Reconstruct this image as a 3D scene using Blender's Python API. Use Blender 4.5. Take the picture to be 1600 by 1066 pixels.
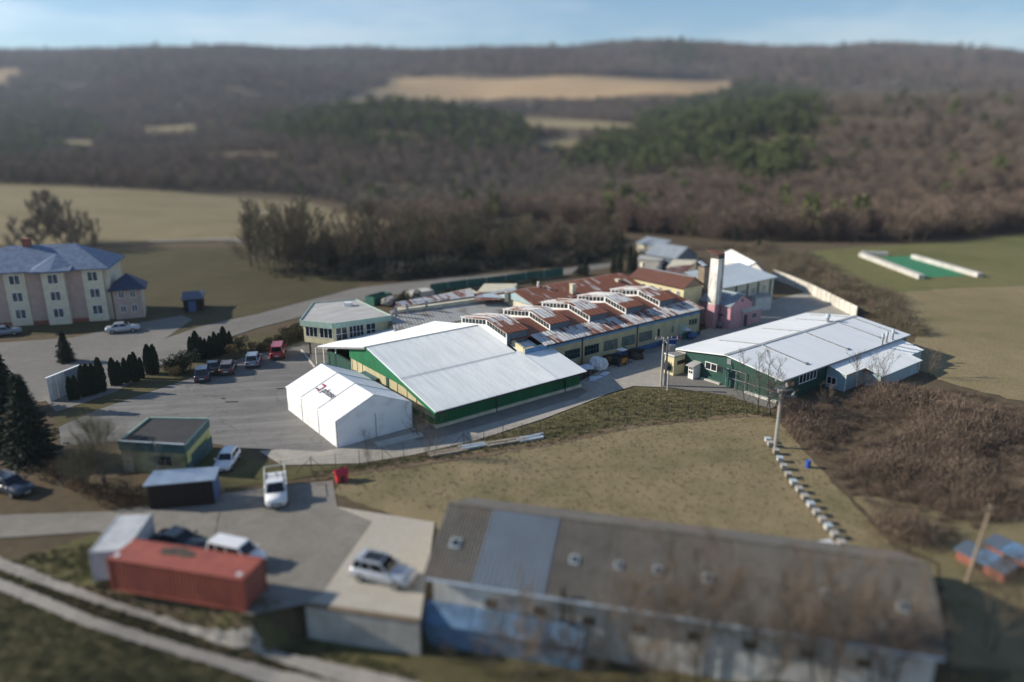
import bpy, bmesh, math, random
import numpy as np
from mathutils import Vector, Matrix
HAZE = 0.00010
random.seed(7); RNG = np.random.default_rng(7)
S = bpy.context.scene
for o in list(bpy.data.objects): bpy.data.objects.remove(o)
C = S.collection

# ------------------------------------------------------------------ camera, sky, sun, exposure
F_PX, CX, CY, CAM_H = 1130.0, 800.0, 533.0, 31.0
PITCH = math.atan((CY - 200.0) / F_PX)
cam = bpy.data.cameras.new('camera'); camo = bpy.data.objects.new('camera', cam); C.objects.link(camo)
camo.location = (0, 0, CAM_H); camo.rotation_euler = (math.pi/2 - PITCH, 0, 0)
cam.sensor_width = 36.0; cam.lens = 36.0 * F_PX / 1600.0
cam.clip_start = 0.5; cam.clip_end = 9000
cam.dof.use_dof = True; cam.dof.focus_distance = 89.0
cam.dof.aperture_fstop = cam.lens / 1000.0 / 1.02
S.camera = camo
SUN_EL, SUN_AZ = math.radians(25), math.radians(-84)      # sun low on the left, a little beyond the site
world = bpy.data.worlds.new('World'); S.world = world; world.use_nodes = True
wn = world.node_tree.nodes; wl = world.node_tree.links
sky = wn.new('ShaderNodeTexSky'); sky.sky_type = 'NISHITA'; sky.sun_disc = False
sky.sun_elevation = SUN_EL; sky.sun_rotation = SUN_AZ
sky.air_density = 1.2; sky.dust_density = 0.05; sky.ozone_density = 5.5; sky.altitude = 300
wn['Background'].inputs[1].default_value = 0.094
# faint high cloud veils: paler, less blue streaks of the same sky
tcw = wn.new('ShaderNodeTexCoord'); mpw = wn.new('ShaderNodeMapping'); mpw.inputs['Scale'].default_value = (1.6, 1.6, 9.0); wl.new(tcw.outputs['Generated'], mpw.inputs[0])
nw = wn.new('ShaderNodeTexNoise'); nw.inputs['Scale'].default_value = 2.2; nw.inputs['Detail'].default_value = 6; nw.inputs['Roughness'].default_value = .62; wl.new(mpw.outputs[0], nw.inputs['Vector'])
rw = wn.new('ShaderNodeValToRGB'); rw.color_ramp.elements[0].position = .42; rw.color_ramp.elements[1].position = .72; rw.color_ramp.elements[1].color = (.75, .75, .75, 1); wl.new(nw.outputs[0], rw.inputs[0])
hw = wn.new('ShaderNodeHueSaturation'); hw.inputs['Saturation'].default_value = .45; hw.inputs['Value'].default_value = 1.22; wl.new(sky.outputs[0], hw.inputs['Color'])
mw = wn.new('ShaderNodeMix'); mw.data_type = 'RGBA'; wl.new(rw.outputs[0], mw.inputs[0]); wl.new(sky.outputs[0], mw.inputs[6]); wl.new(hw.outputs[0], mw.inputs[7])
wl.new(mw.outputs[2], wn['Background'].inputs[0])
sl = bpy.data.lights.new('sun', 'SUN'); sl.energy = 4.8; sl.angle = math.radians(0.55); sl.color = (1.0, 0.91, 0.77)
so = bpy.data.objects.new('sun', sl); C.objects.link(so)
sd = Vector((math.sin(SUN_AZ)*math.cos(SUN_EL), math.cos(SUN_AZ)*math.cos(SUN_EL), math.sin(SUN_EL)))
so.rotation_euler = sd.to_track_quat('Z', 'Y').to_euler(); so.location = sd * 200
S.view_settings.view_transform = 'Standard'; S.view_settings.look = 'None'
S.view_settings.exposure = 0.50; S.view_settings.gamma = 1.0; S.view_settings.use_curve_mapping = False
S.cycles.max_bounces = 5; S.cycles.diffuse_bounces = 2; S.cycles.transparent_max_bounces = 6
S.cycles.volume_bounces = 0; S.cycles.use_denoising = True

# ------------------------------------------------------------------ survey helpers: measured picture points -> metres
def ray(x, y):
    dx = (x - CX) / F_PX; dy = -(y - CY) / F_PX
    return np.array([dx, math.cos(PITCH) + dy*math.sin(PITCH), -math.sin(PITCH) + dy*math.cos(PITCH)])
def W(x, y, z=0.0):
    r = ray(x, y); t = (z - CAM_H) / r[2]
    return np.array([r[0]*t, r[1]*t])
def onp(x, y, O, d):
    """where the sight line meets the upright plane through O along d: (metres along d, height)"""
    r = ray(x, y)
    t, s = np.linalg.solve(np.array([[r[0], -d[0]], [r[1], -d[1]]]), np.array(O, float))
    return s, CAM_H + t*r[2]
def project(P):
    Z = P[:, 2] - CAM_H; Y = P[:, 1]
    zc = Y*math.cos(PITCH) - Z*math.sin(PITCH); yc = Y*math.sin(PITCH) + Z*math.cos(PITCH)
    zc = np.where(zc < 1, 1, zc)
    return CX + F_PX*P[:, 0]/zc, CY - F_PX*yc/zc
def in_poly(px, py, poly):
    n = len(poly); ins = np.zeros(len(px), bool); j = n - 1
    for i in range(n):
        xi, yi = poly[i]; xj, yj = poly[j]
        c = ((yi > py) != (yj > py)) & (px < (xj-xi)*(py-yi)/((yj-yi) if yj != yi else 1e-9) + xi)
        ins ^= c; j = i
    return ins
def sstep(a, b, x):
    t = np.clip((x - a)/(b - a), 0, 1); return t*t*(3 - 2*t)
def unit(v):
    v = np.array(v, float); return v/np.linalg.norm(v)

# site frame: every factory building is parallel to these two directions
EV = unit((.79, .613)); VV = np.array([-EV[1], EV[0]]); ORG = W(680.5, 672)
def fr(a, b): return ORG + a*EV + b*VV
def fa(xy): q = np.array(xy) - ORG; return q@EV, q@VV

# ------------------------------------------------------------------ terrain
_cp = [(-300,85,2400),(0,88,2400),(400,80,2400),(800,82,2400),(1040,75,2400),(1400,78,2400),(1600,90,2400),(1900,88,2400),
 (-300,112,3000),(400,100,3000),(800,100,3000),(1400,100,3000),(1900,110,3000),
 (-200,122,1700),(0,118,1700),(300,118,1700),(600,124,1700),(850,122,1700),(1140,126,1700),(1400,125,1700),(1700,128,1700),
 (490,164,1350),(700,156,1350),(900,155,1350),(1140,150,1350),(1400,146,1300),(250,160,1300),(0,165,1300),
 (0,215,900),(200,212,900),(360,205,950),(600,182,850),(840,205,850),(450,215,800),(600,205,1050),(820,200,1080),
 (600,255,560),(400,262,560),(800,285,520),(1000,195,900),
 (1000,240,600),(1140,178,700),(1300,165,720),(1500,158,740),(1700,158,740),(1140,186,1050),(1500,182,1080),(1350,184,1080),
 (1250,265,430),(1500,262,430),(1000,300,420),(1250,385,235),(1600,368,240),(1750,370,240),(1000,375,250),(900,330,330),
 (800,372,240),(700,318,400),(0,382,205),(0,287,420),(-300,287,420),(240,296,410),(480,314,400),(480,402,190),(250,392,200),
 (0,262,560),(250,268,560),(-300,250,600)]
_P = []
for x, y, Y in _cp:
    r = ray(x, y); t = Y/r[1]; _P.append((r[0]*t/Y, math.log(Y), CAM_H + t*r[2]))
_P = np.array(_P)
def _phi(r2): return np.where(r2 > 1e-12, r2*np.log(np.maximum(r2, 1e-12)), 0)
def _uw(u, w): return np.stack([u*1.6, w*1.0], -1)
_X = _uw(_P[:, 0], _P[:, 1])
_n = len(_X); _K = _phi(((_X[:, None] - _X[None])**2).sum(-1)) + np.eye(_n)*0.02
_A = np.zeros((_n+3, _n+3)); _A[:_n, :_n] = _K; _A[:_n, _n:] = np.c_[np.ones(_n), _X]; _A[_n:, :_n] = _A[:_n, _n:].T
_w = np.linalg.solve(_A, np.r_[_P[:, 2], np.zeros(3)])
# edge where the yard drops to the lower track: container edge, retaining wall, farm building front
_EDGE = [W(-420, 835), W(-150, 845), W(0, 853), W(100, 882), W(183, 910), W(300, 940), W(395, 966), W(472, 935), W(655, 959)]
_fe0, _fe1 = W(668, 900, 2.0), W(1475, 1025, 2.0); _fed = unit(_fe1 - _fe0); _fen = np.array([-_fed[1], _fed[0]])
_EDGE += [_fe0 + _fed*.6 + _fen*.9, _fe1 + _fen*.9, _fe1 + _fed*12 + _fen*.9]
_EDGE = np.array(_EDGE)
def T(X, Y):
    X = np.atleast_1d(np.asarray(X, float)); Y = np.atleast_1d(np.asarray(Y, float))
    Yc = np.clip(Y, 120, 3000); u = np.clip(X/Yc, -1.05, 1.05)
    q = _uw(u, np.log(Yc)); z = np.empty(len(q))
    for i in range(0, len(q), 20000):
        qq = q[i:i+20000]
        z[i:i+20000] = _phi(((qq[:, None] - _X[None])**2).sum(-1))@_w[:_n] + _w[_n] + qq@_w[_n+1:]
    m = sstep(190, 300, Y + 0.12*np.abs(X))
    z = z*m + m*np.clip((Y-300)/900, 0, 1)*(5*np.sin(X/61.)*np.cos(Y/83.) + 9*np.sin(X/143. + 2)*np.cos(Y/171. + 1) + 13*np.sin(X/118. + Y/260. + .6)*np.clip((Y-500)/600, 0, 1)*(1-.75*np.clip((Y-1500)/600, 0, 1)))
    d = np.interp(X, _EDGE[:, 0], _EDGE[:, 1]) - Y
    return z - np.interp(X, [-36, -27, -15], [.45, .9, 2.6])*sstep(-.55, np.where(X < -14.5, 1.1, .35), d)*sstep(0, 30, 90 - Y)
def T1(x, y): return float(T(x, y)[0])
def R(px, py):
    """ground point under a picture point"""
    r = ray(px, py); t = np.geomspace(28, 4000, 900)
    P = np.outer(t, r); h = CAM_H + P[:, 2] - T(P[:, 0], P[:, 1])
    k = np.argmax(h < 0) if (h < 0).any() else len(t)-1
    if k == 0: return P[0, :2]
    f = h[k-1]/(h[k-1]-h[k]) if h[k-1] != h[k] else 0
    return P[k-1, :2]*(1-f) + P[k, :2]*f

# ------------------------------------------------------------------ materials
MATS = {}
def N(nt, t, **kw):
    n = nt.nodes.new(t)
    for k, v in kw.items():
        if k.startswith('i_'): n.inputs[k[2:].replace('_', ' ')].default_value = v
        else: setattr(n, k, v)
    return n
def ramp(nt, fac, stops):
    r = nt.nodes.new('ShaderNodeValToRGB'); cr = r.color_ramp
    while len(cr.elements) < len(stops): cr.elements.new(0.5)
    for e, (p, c) in zip(cr.elements, stops): e.position = p; e.color = (*c, 1)
    nt.links.new(fac, r.inputs[0]); return r.outputs[0]
def mixc(nt, fac, a, b):
    m = nt.nodes.new('ShaderNodeMix'); m.data_type = 'RGBA'
    if hasattr(fac, 'links'): nt.links.new(fac, m.inputs[0])
    else: m.inputs[0].default_value = fac
    for v, s in ((a, m.inputs[6]), (b, m.inputs[7])):
        if hasattr(v, 'links'): nt.links.new(v, s)
        else: s.default_value = (*v, 1)
    return m.outputs[2]
def noise(nt, vec, scale, detail=4, rough=.55, stretch=None, rot=0):
    if stretch or rot:
        mp = N(nt, 'ShaderNodeMapping'); mp.inputs['Scale'].default_value = stretch or (1, 1, 1); 
        mp.vector_type = 'POINT'
        if rot:
            m0 = N(nt, 'ShaderNodeMapping'); m0.inputs['Rotation'].default_value = (0, 0, rot)
            nt.links.new(vec, m0.inputs[0]); vec = m0.outputs[0]
        nt.links.new(vec, mp.inputs[0]); vec = mp.outputs[0]
    n = N(nt, 'ShaderNodeTexNoise'); n.inputs['Scale'].default_value = scale
    n.inputs['Detail'].default_value = detail; n.inputs['Roughness'].default_value = rough
    nt.links.new(vec, n.inputs['Vector']); return n.outputs[0]
def new_mat(name):
    m = bpy.data.materials.new(name); m.use_nodes = True; nt = m.node_tree
    b = nt.nodes['Principled BSDF']; tc = N(nt, 'ShaderNodeTexCoord')
    MATS[name] = m; return m, nt, b, tc.outputs['Object']
def bump(nt, b, h, strength, dist=.05):
    bp = N(nt, 'ShaderNodeBump'); bp.inputs['Strength'].default_value = strength; bp.inputs['Distance'].default_value = dist
    nt.links.new(h, bp.inputs['Height']); nt.links.new(bp.outputs[0], b.inputs['Normal'])
def plain(name, c, c2=None, scale=1.2, rough=.8, metal=0, stretch=None, rot=0, lo=.35, hi=.68, bmp=0, rnd=0, spec=None):
    """two tones of one surface mixed by weathering noise"""
    m, nt, b, vec = new_mat(name)
    c2 = c2 or tuple(x*.75 for x in c)
    n = noise(nt, vec, scale, 6, .6, stretch, rot)
    col = ramp(nt, n, [(lo, c2), (hi, c)])
    if rnd:
        oi = N(nt, 'ShaderNodeObjectInfo'); hs = N(nt, 'ShaderNodeHueSaturation')
        mr = N(nt, 'ShaderNodeMapRange'); mr.inputs['To Min'].default_value = 1-rnd; mr.inputs['To Max'].default_value = 1+rnd
        nt.links.new(oi.outputs['Random'], mr.inputs[0]); nt.links.new(mr.outputs[0], hs.inputs['Value']); nt.links.new(col, hs.inputs['Color']); col = hs.outputs[0]
    nt.links.new(col, b.inputs['Base Color'])
    b.inputs['Roughness'].default_value = rough; b.inputs['Metallic'].default_value = metal
    if spec is not None: b.inputs['Specular IOR Level'].default_value = spec
    if bmp: bump(nt, b, n, bmp)
    return m
ROT = -math.atan2(EV[1], EV[0])
def rusty(name, metal, rust, amount, sheet=.62, along_b=True, alt=None):
    """painted or galvanised sheets, each its own shade, streaked with rust down the slope"""
    m, nt, b, vec = new_mat(name)
    mp = N(nt, 'ShaderNodeMapping'); mp.inputs['Rotation'].default_value = (0, 0, ROT); nt.links.new(vec, mp.inputs[0])
    sp = N(nt, 'ShaderNodeSeparateXYZ'); nt.links.new(mp.outputs[0], sp.inputs[0])
    ax, ay = (sp.outputs[0], sp.outputs[1]) if along_b else (sp.outputs[1], sp.outputs[0])
    d = N(nt, 'ShaderNodeMath', operation='DIVIDE'); d.inputs[1].default_value = sheet; nt.links.new(ax, d.inputs[0])
    fl = N(nt, 'ShaderNodeMath', operation='FLOOR'); nt.links.new(d.outputs[0], fl.inputs[0])
    dy = N(nt, 'ShaderNodeMath', operation='DIVIDE'); dy.inputs[1].default_value = 2.1; nt.links.new(ay, dy.inputs[0])
    fy = N(nt, 'ShaderNodeMath', operation='FLOOR'); nt.links.new(dy.outputs[0], fy.inputs[0])
    cb = N(nt, 'ShaderNodeCombineXYZ'); nt.links.new(fl.outputs[0], cb.inputs[0]); nt.links.new(fy.outputs[0], cb.inputs[1])
    wn_ = N(nt, 'ShaderNodeTexWhiteNoise'); nt.links.new(cb.outputs[0], wn_.inputs['Vector'])
    streak = noise(nt, mp.outputs[0], 1.0, 5, .6, (2.2, .35, .35) if along_b else (.35, 2.2, .35))
    patch = noise(nt, mp.outputs[0], .28, 3, .5)
    a1 = N(nt, 'ShaderNodeMath', operation='MULTIPLY_ADD'); a1.inputs[1].default_value = .42; nt.links.new(wn_.outputs[0], a1.inputs[0]); nt.links.new(streak, a1.inputs[2])
    a2 = N(nt, 'ShaderNodeMath', operation='MULTIPLY_ADD'); a2.inputs[1].default_value = .9; nt.links.new(patch, a2.inputs[0]); nt.links.new(a1.outputs[0], a2.inputs[2])
    mr = N(nt, 'ShaderNodeMapRange'); mr.inputs['From Min'].default_value = 1.55 - amount; mr.inputs['From Max'].default_value = 1.75 - amount
    nt.links.new(a2.outputs[0], mr.inputs[0])
    fine = noise(nt, vec, 5, 4)
    rc = ramp(nt, fine, [(.3, tuple(x*.6 for x in rust)), (.7, rust)])
    mc = ramp(nt, wn_.outputs[0], [(0, alt or tuple(x*.72 for x in metal)), (1, metal)])
    nt.links.new(mixc(nt, mr.outputs[0], mc, rc), b.inputs['Base Color'])
    b.inputs['Roughness'].default_value = .6; b.inputs['Specular IOR Level'].default_value = .35
    return m
# walls and roofs
plain('white_sheet', (.80, .82, .81), (.72, .745, .745), .5, .45, stretch=(1.2, .25, 1), rot=ROT)
plain('hall_sheet', (.71, .745, .76), (.56, .60, .625), .7, .42, stretch=(2.5, .25, 1), rot=ROT, lo=.3, hi=.62)
plain('roof_strip', (.40, .42, .42), (.27, .28, .28), 1.5, .6)
plain('flashing', (.27, .29, .30), (.18, .19, .20), 2, .55)
plain('green_cladding', (.010, .165, .062), (.007, .115, .045), 1.0, .5, stretch=(1, 1, .4))
plain('dark_green_cladding', (.014, .070, .052), (.011, .052, .041), .8, .55, stretch=(1, 1, .4))
plain('yellow_plaster', (.50, .44, .27), (.39, .34, .215), .9, .9, stretch=(1, 1, .5))
plain('pale_yellow_plaster', (.70, .62, .37), (.56, .50, .30), .9, .9)
plain('cream_plaster', (.64, .59, .44), (.47, .43, .32), .8, .9, stretch=(1, 1, .5))
plain('pink_plaster', (.60, .33, .36), (.45, .25, .28), 1.0, .9, stretch=(1, 1, .5))
plain('white_plaster', (.72, .70, .66), (.50, .48, .45), .9, .9, stretch=(1, 1, .4))
plain('blue_paint', (.16, .33, .55), (.11, .24, .41), 1.5, .8, stretch=(1, 1, .5))
plain('blue_plinth', (.09, .19, .38), (.06, .13, .26), 1.5, .8)
plain('pale_blue_cladding', (.34, .45, .48), (.26, .36, .39), 1, .55, stretch=(1, 1, .4))
plain('shingle_blue_grey', (.13, .17, .22), (.07, .09, .12), 3, .8, stretch=(1, 1, 3))
plain('teal_trim', (.34, .47, .39), (.25, .36, .30), 2, .6)
plain('dark_teal', (.05, .125, .13), (.035, .085, .09), 2, .7)
plain('concrete', (.42, .40, .36), (.30, .285, .26), .8, .92, bmp=.2)
plain('pale_concrete', (.56, .54, .49), (.41, .395, .36), .6, .92, bmp=.2)
plain('panel_concrete', (.60, .57, .50), (.45, .42, .37), 1.2, .92, rnd=.12)
plain('brown_render', (.30, .24, .17), (.20, .155, .11), 1.3, .95)
plain('chimney_white', (.76, .74, .70), (.40, .36, .31), 1.0, .9, stretch=(1.4, 1.4, .35), lo=.36, hi=.56)
plain('soot', (.10, .085, .075), (.04, .035, .03), 2, .9)
plain('felt_roof', (.30, .29, .27), (.21, .205, .195), .5, .92, bmp=.1)
plain('pale_felt', (.46, .45, .43), (.34, .335, .32), .6, .92, stretch=(.4, 1, 1), rot=ROT)
plain('dark_felt', (.034, .035, .038), (.02, .02, .022), .8, .85)
plain('white_frame', (.80, .80, .78), (.66, .66, .64), 3, .5)
plain('glass', (.022, .03, .036), (.012, .016, .02), 2, .08)
plain('house_glass', (.11, .13, .16), (.04, .05, .065), 1.2, .12, lo=.4, hi=.6)
plain('curtain_glass', (.22, .24, .22), (.05, .07, .06), 6, .2, stretch=(2, 2, .15), lo=.4, hi=.55)
plain('dark_metal', (.045, .048, .05), (.03, .03, .032), 3, .5, .3)
plain('grey_metal', (.36, .37, .38), (.26, .27, .28), 3, .4, .4)
plain('pvc_white', (.80, .81, .82), (.62, .62, .60), .8, .5, lo=.26, hi=.5)
plain('print_dark', (.06, .065, .075), None, 3, .6)
plain('print_red', (.33, .03, .07), None, 3, .6)
plain('mould', (.42, .40, .33), (.60, .59, .54), 2.5, .8)
rusty('rust_roof', (.55, .53, .51), (.225, .085, .048), .88)
rusty('rust_white_roof', (.62, .63, .63), (.235, .09, .052), .43)
rusty('rust_patch_roof', (.55, .53, .51), (.225, .088, .052), .74)
rusty('rust_valley', (.48, .45, .43), (.205, .075, .045), .96)
rusty('rust_dark_roof', (.34, .25, .22), (.19, .085, .06), .82, .45, False)
rusty('eternit_roof', (.27, .25, .21), (.22, .15, .11), .55, 1.0, True, (.24, .22, .19))
rusty('eternit_grey', (.36, .36, .34), (.26, .23, .20), .35, 1.0, True, (.32, .32, .30))
plain('pale_grey_sheet', (.47, .53, .57), (.38, .44, .48), .4, .45, stretch=(.3, 1, 1), rot=ROT)
plain('grey_slate', (.25, .29, .33), (.18, .21, .24), 1.0, .6)
plain('blue_slate', (.14, .20, .30), (.085, .12, .19), 1.2, .6)
plain('navy_slate', (.030, .050, .105), (.02, .033, .07), 1.2, .6)
plain('apartment_pink', (.46, .345, .30), (.38, .28, .245), 1, .9)
plain('apartment_cream', (.68, .62, .48), (.56, .51, .40), 1, .9)
plain('brick_red', (.28, .10, .07), (.19, .07, .05), 3, .9)
# foreground farm building
m, nt, b, vec = new_mat('old_fibre_cement')
n1 = noise(nt, vec, .35, 6, .65); n2 = noise(nt, vec, 3.5, 5, .6); n3 = noise(nt, vec, .12, 3)
c1 = ramp(nt, n1, [(.3, (.10, .096, .084)), (.55, (.165, .157, .14)), (.75, (.22, .21, .19))])
c2 = ramp(nt, n2, [(.35, (.06, .052, .038)), (.65, (.15, .135, .115))])
c3 = mixc(nt, .45, c1, c2)
nt.links.new(mixc(nt, ramp(nt, n3, [(.5, (0, 0, 0)), (.7, (.5, .5, .5))]), c3, (.17, .105, .075)), b.inputs['Base Color']); b.inputs['Roughness'].default_value = .95
plain('slate_blue_sheet', (.105, .135, .17), (.085, .108, .138), .5, .5)
plain('blue_sheet', (.13, .235, .37), (.085, .15, .24), .7, .6, lo=.4, hi=.6)
plain('old_white_wall', (.68, .66, .62), (.42, .40, .37), .6, .92, stretch=(1, 1, .35))
plain('galvanised', (.50, .58, .66), (.38, .45, .52), .8, .38, .35)
plain('tarred_boards', (.030, .020, .015), (.015, .010, .008), 2, .9, stretch=(6, 6, .3))
plain('blue_tarp', (.06, .12, .27), (.04, .08, .19), 2, .6)
plain('olive_plaster', (.36, .34, .20), (.22, .20, .115), .9, .92, lo=.38, hi=.6)
plain('lime_plaster', (.50, .50, .20), (.39, .39, .155), .9, .9)
# vehicles and things
for nm, c in (('paint_red', (.36, .012, .018)), ('paint_white', (.74, .75, .76)), ('paint_silver', (.46, .49, .53)), ('paint_black', (.014, .016, .02)),
              ('paint_graphite', (.075, .085, .10)), ('paint_brown', (.10, .062, .05)), ('paint_navy', (.022, .032, .058)), ('paint_steel_blue', (.18, .22, .28))):
    m = plain(nm, c, tuple(x*.9 for x in c), 2, .28, .25 if 'silver' in nm or 'graph' in nm else 0)
    m.node_tree.nodes['Principled BSDF'].inputs['Coat Weight'].default_value = .5
plain('car_glass', (.012, .016, .02), None, 2, .06)
plain('tyre', (.018, .018, .018), None, 4, .85)
plain('rim', (.42, .43, .44), None, 4, .35, .7)
plain('headlamp', (.75, .77, .78), None, 4, .1)
plain('tail_lamp', (.30, .01, .01), None, 4, .2)
plain('plate_white', (.75, .75, .72), None, 4, .5)
plain('container_red', (.33, .082, .052), (.235, .055, .038), .9, .65, stretch=(1, 1, .4))
plain('rust_hole', (.085, .07, .05), (.03, .025, .02), 2.5, .95)
plain('container_grey', (.50, .52, .53), (.36, .37, .38), 1, .6)
plain('forklift_yellow', (.55, .22, .02), (.42, .16, .015), 2, .5)
plain('white_film', (.74, .74, .72), (.52, .53, .54), 2.0, .5, bmp=.5)
plain('foam_blue_white', (.62, .68, .76), (.46, .52, .60), 2, .7)
plain('pink_cloth', (.42, .13, .22), None, 3, .9)
plain('plastic_red', (.55, .03, .045), None, 3, .45)
plain('plastic_blue', (.03, .10, .42), None, 3, .45)
plain('timber', (.42, .36, .28), (.28, .23, .17), 3, .9)
plain('pallet_dark', (.085, .07, .06), (.04, .035, .03), 3, .95)
plain('pole_concrete', (.40, .38, .34), (.29, .275, .25), 2, .9)
plain('insulator', (.14, .065, .045), (.08, .04, .03), 4, .25)
plain('porcelain', (.50, .47, .45), None, 4, .3)
plain('green_bin', (.02, .12, .085), (.014, .085, .06), 2, .55)
plain('green_net', (.035, .13, .105), (.022, .085, .07), 1, .85)
plain('court_green', (.025, .20, .085), (.02, .16, .07), .4, .9)
plain('stone_heap', (.36, .34, .30), (.20, .19, .17), 2.5, .95, bmp=.6)
# ground covers
def ground_mat(name, cols, s1=.05, s2=.9, s3=6, bmp=.35, fine=.32):
    m, nt, b, vec = new_mat(name)
    a = noise(nt, vec, s1, 6, .6); c = noise(nt, vec, s2, 5, .6); d = noise(nt, vec, s3, 4, .6)
    ca = ramp(nt, a, [(.33, cols[0]), (.5, cols[1]), (.68, cols[2])])
    cb = ramp(nt, c, [(.35, cols[3]), (.66, cols[1])])
    cc = mixc(nt, .42, ca, cb)
    dd = ramp(nt, d, [(.3, (1-fine,)*3), (.7, (1+fine*.7,)*3)])
    mm = N(nt, 'ShaderNodeMix'); mm.data_type = 'RGBA'; mm.blend_type = 'MULTIPLY'; mm.inputs[0].default_value = .8
    nt.links.new(cc, mm.inputs[6]); nt.links.new(dd, mm.inputs[7])
    nt.links.new(mm.outputs[2], b.inputs['Base Color']); b.inputs['Roughness'].default_value = .95; b.inputs['Specular IOR Level'].default_value = .1
    bump(nt, b, d, bmp, .15); return m
ground_mat('leaf_litter', [(.085, .065, .042), (.125, .095, .06), (.15, .125, .075), (.06, .05, .032)], .03)
ground_mat('winter_meadow', [(.135, .122, .062), (.235, .188, .108), (.29, .225, .138), (.15, .135, .068)], .075, .30, 5, .2, .25)
ground_mat('olive_slope', [(.062, .056, .030), (.088, .076, .041), (.115, .096, .054), (.055, .054, .027)], .03, .25, 3)
ground_mat('hill_pasture', [(.175, .15, .075), (.245, .20, .115), (.30, .235, .145), (.15, .14, .065)], .02, .12, 2)
ground_mat('tan_field', [(.33, .23, .125), (.37, .265, .15), (.40, .29, .165), (.30, .215, .115)], .012, .06, 1)
ground_mat('valley_meadow', [(.20, .165, .085), (.26, .205, .12), (.30, .235, .145), (.17, .155, .07)], .03, .2, 3)
ground_mat('green_meadow', [(.12, .125, .045), (.165, .155, .065), (.20, .175, .085), (.09, .105, .035)], .03, .25, 3)
ground_mat('verge_grass', [(.09, .09, .038), (.135, .122, .058), (.17, .142, .08), (.08, .082, .032)], .15, .9, 7, .6)
ground_mat('dark_verge', [(.085, .078, .038), (.115, .102, .052), (.145, .122, .068), (.07, .066, .03)], .15, .9, 7, .6)
ground_mat('asphalt', [(.16, .156, .15), (.19, .185, .176), (.22, .213, .20), (.145, .142, .137)], .06, .5, 12, .1)
m_ = MATS['asphalt']; nt = m_.node_tree; b = nt.nodes['Principled BSDF']; tc = N(nt, 'ShaderNodeTexCoord').outputs['Object']
old = b.inputs['Base Color'].links[0].from_socket
vo = N(nt, 'ShaderNodeTexVoronoi', feature='DISTANCE_TO_EDGE'); vo.inputs['Scale'].default_value = .16
wv = N(nt, 'ShaderNodeVectorMath', operation='MULTIPLY_ADD'); nz_ = N(nt, 'ShaderNodeTexNoise'); nz_.inputs['Scale'].default_value = .5; nt.links.new(tc, nz_.inputs['Vector'])
nt.links.new(nz_.outputs['Color'], wv.inputs[0]); wv.inputs[1].default_value = (4, 4, 0); nt.links.new(tc, wv.inputs[2]); nt.links.new(wv.outputs[0], vo.inputs['Vector'])
crk = ramp(nt, vo.outputs['Distance'], [(.004, (.28, .28, .28)), (.012, (0, 0, 0))])
lane = noise(nt, tc, 1.0, 4, .6, (.05, .55, 1), ROT + .5); st = noise(nt, tc, .22, 4, .6)
c = mixc(nt, ramp(nt, lane, [(.48, (0, 0, 0)), (.62, (.55, .55, .55))]), old, (.26, .25, .232))
c = mixc(nt, ramp(nt, st, [(.60, (0, 0, 0)), (.74, (.45, .45, .45))]), c, (.11, .108, .105))
nt.links.new(mixc(nt, crk, c, (.05, .05, .05)), b.inputs['Base Color'])
ground_mat('worn_asphalt', [(.175, .168, .152), (.205, .196, .178), (.24, .228, .205), (.15, .144, .132)], .08, .6, 9, .1)
ground_mat('gravel', [(.30, .28, .24), (.38, .355, .31), (.44, .41, .36), (.25, .235, .20)], .1, .8, 9, .25)
ground_mat('yard_gravel', [(.19, .178, .155), (.245, .23, .20), (.29, .27, .24), (.15, .14, .12)], .1, .7, 9, .25)
ground_mat('slab_concrete', [(.37, .345, .29), (.42, .395, .34), (.45, .425, .37), (.35, .31, .25)], .12, .5, 7, .08)
ground_mat('track_gravel', [(.30, .28, .25), (.345, .32, .285), (.38, .355, .32), (.25, .235, .205)], .2, .9, 7, .15, .2)
ground_mat('bank_soil', [(.16, .115, .075), (.21, .155, .10), (.26, .20, .135), (.11, .085, .05)], .2, 1.2, 6, .6)
# plants
plain('bark', (.105, .088, .070), (.06, .05, .04), 2, .95)
plain('birch_bark', (.42, .39, .34), (.20, .17, .14), 3, .9)
plain('twig_brown', (.20, .150, .105), (.125, .092, .062), .7, .95, rnd=.42)
plain('twig_grey', (.185, .155, .122), (.12, .10, .078), .7, .95, rnd=.42)
plain('twig_red', (.18, .128, .095), (.112, .08, .06), .7, .95, rnd=.40)
plain('twig_olive', (.155, .14, .085), (.10, .09, .055), .7, .95, rnd=.25)
plain('dead_leaf', (.16, .098, .048), (.09, .06, .03), 2, .95, rnd=.25)
plain('spruce', (.020, .036, .017), (.010, .019, .010), 1.5, .9, rnd=.25)
plain('pine', (.135, .155, .045), (.08, .10, .03), .6, .9, rnd=.30)
plain('thuja', (.022, .042, .018), (.011, .022, .010), 2, .9, rnd=.2)
plain('ivy', (.024, .030, .014), (.012, .016, .008), 2, .9, rnd=.2)  # ivy bushes; also stands for shade in the belt scrub
plain('hedge_olive', (.070, .066, .030), (.035, .034, .016), 2, .95, rnd=.2)
plain('tuft', (.23, .19, .11), (.17, .15, .075), 1, .95, rnd=.2)
plain('tuft_green', (.13, .13, .05), (.09, .095, .035), 1, .95, rnd=.25)
plain('hedge_amber', (.17, .115, .05), (.09, .065, .03), 2, .95, rnd=.2)

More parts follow.
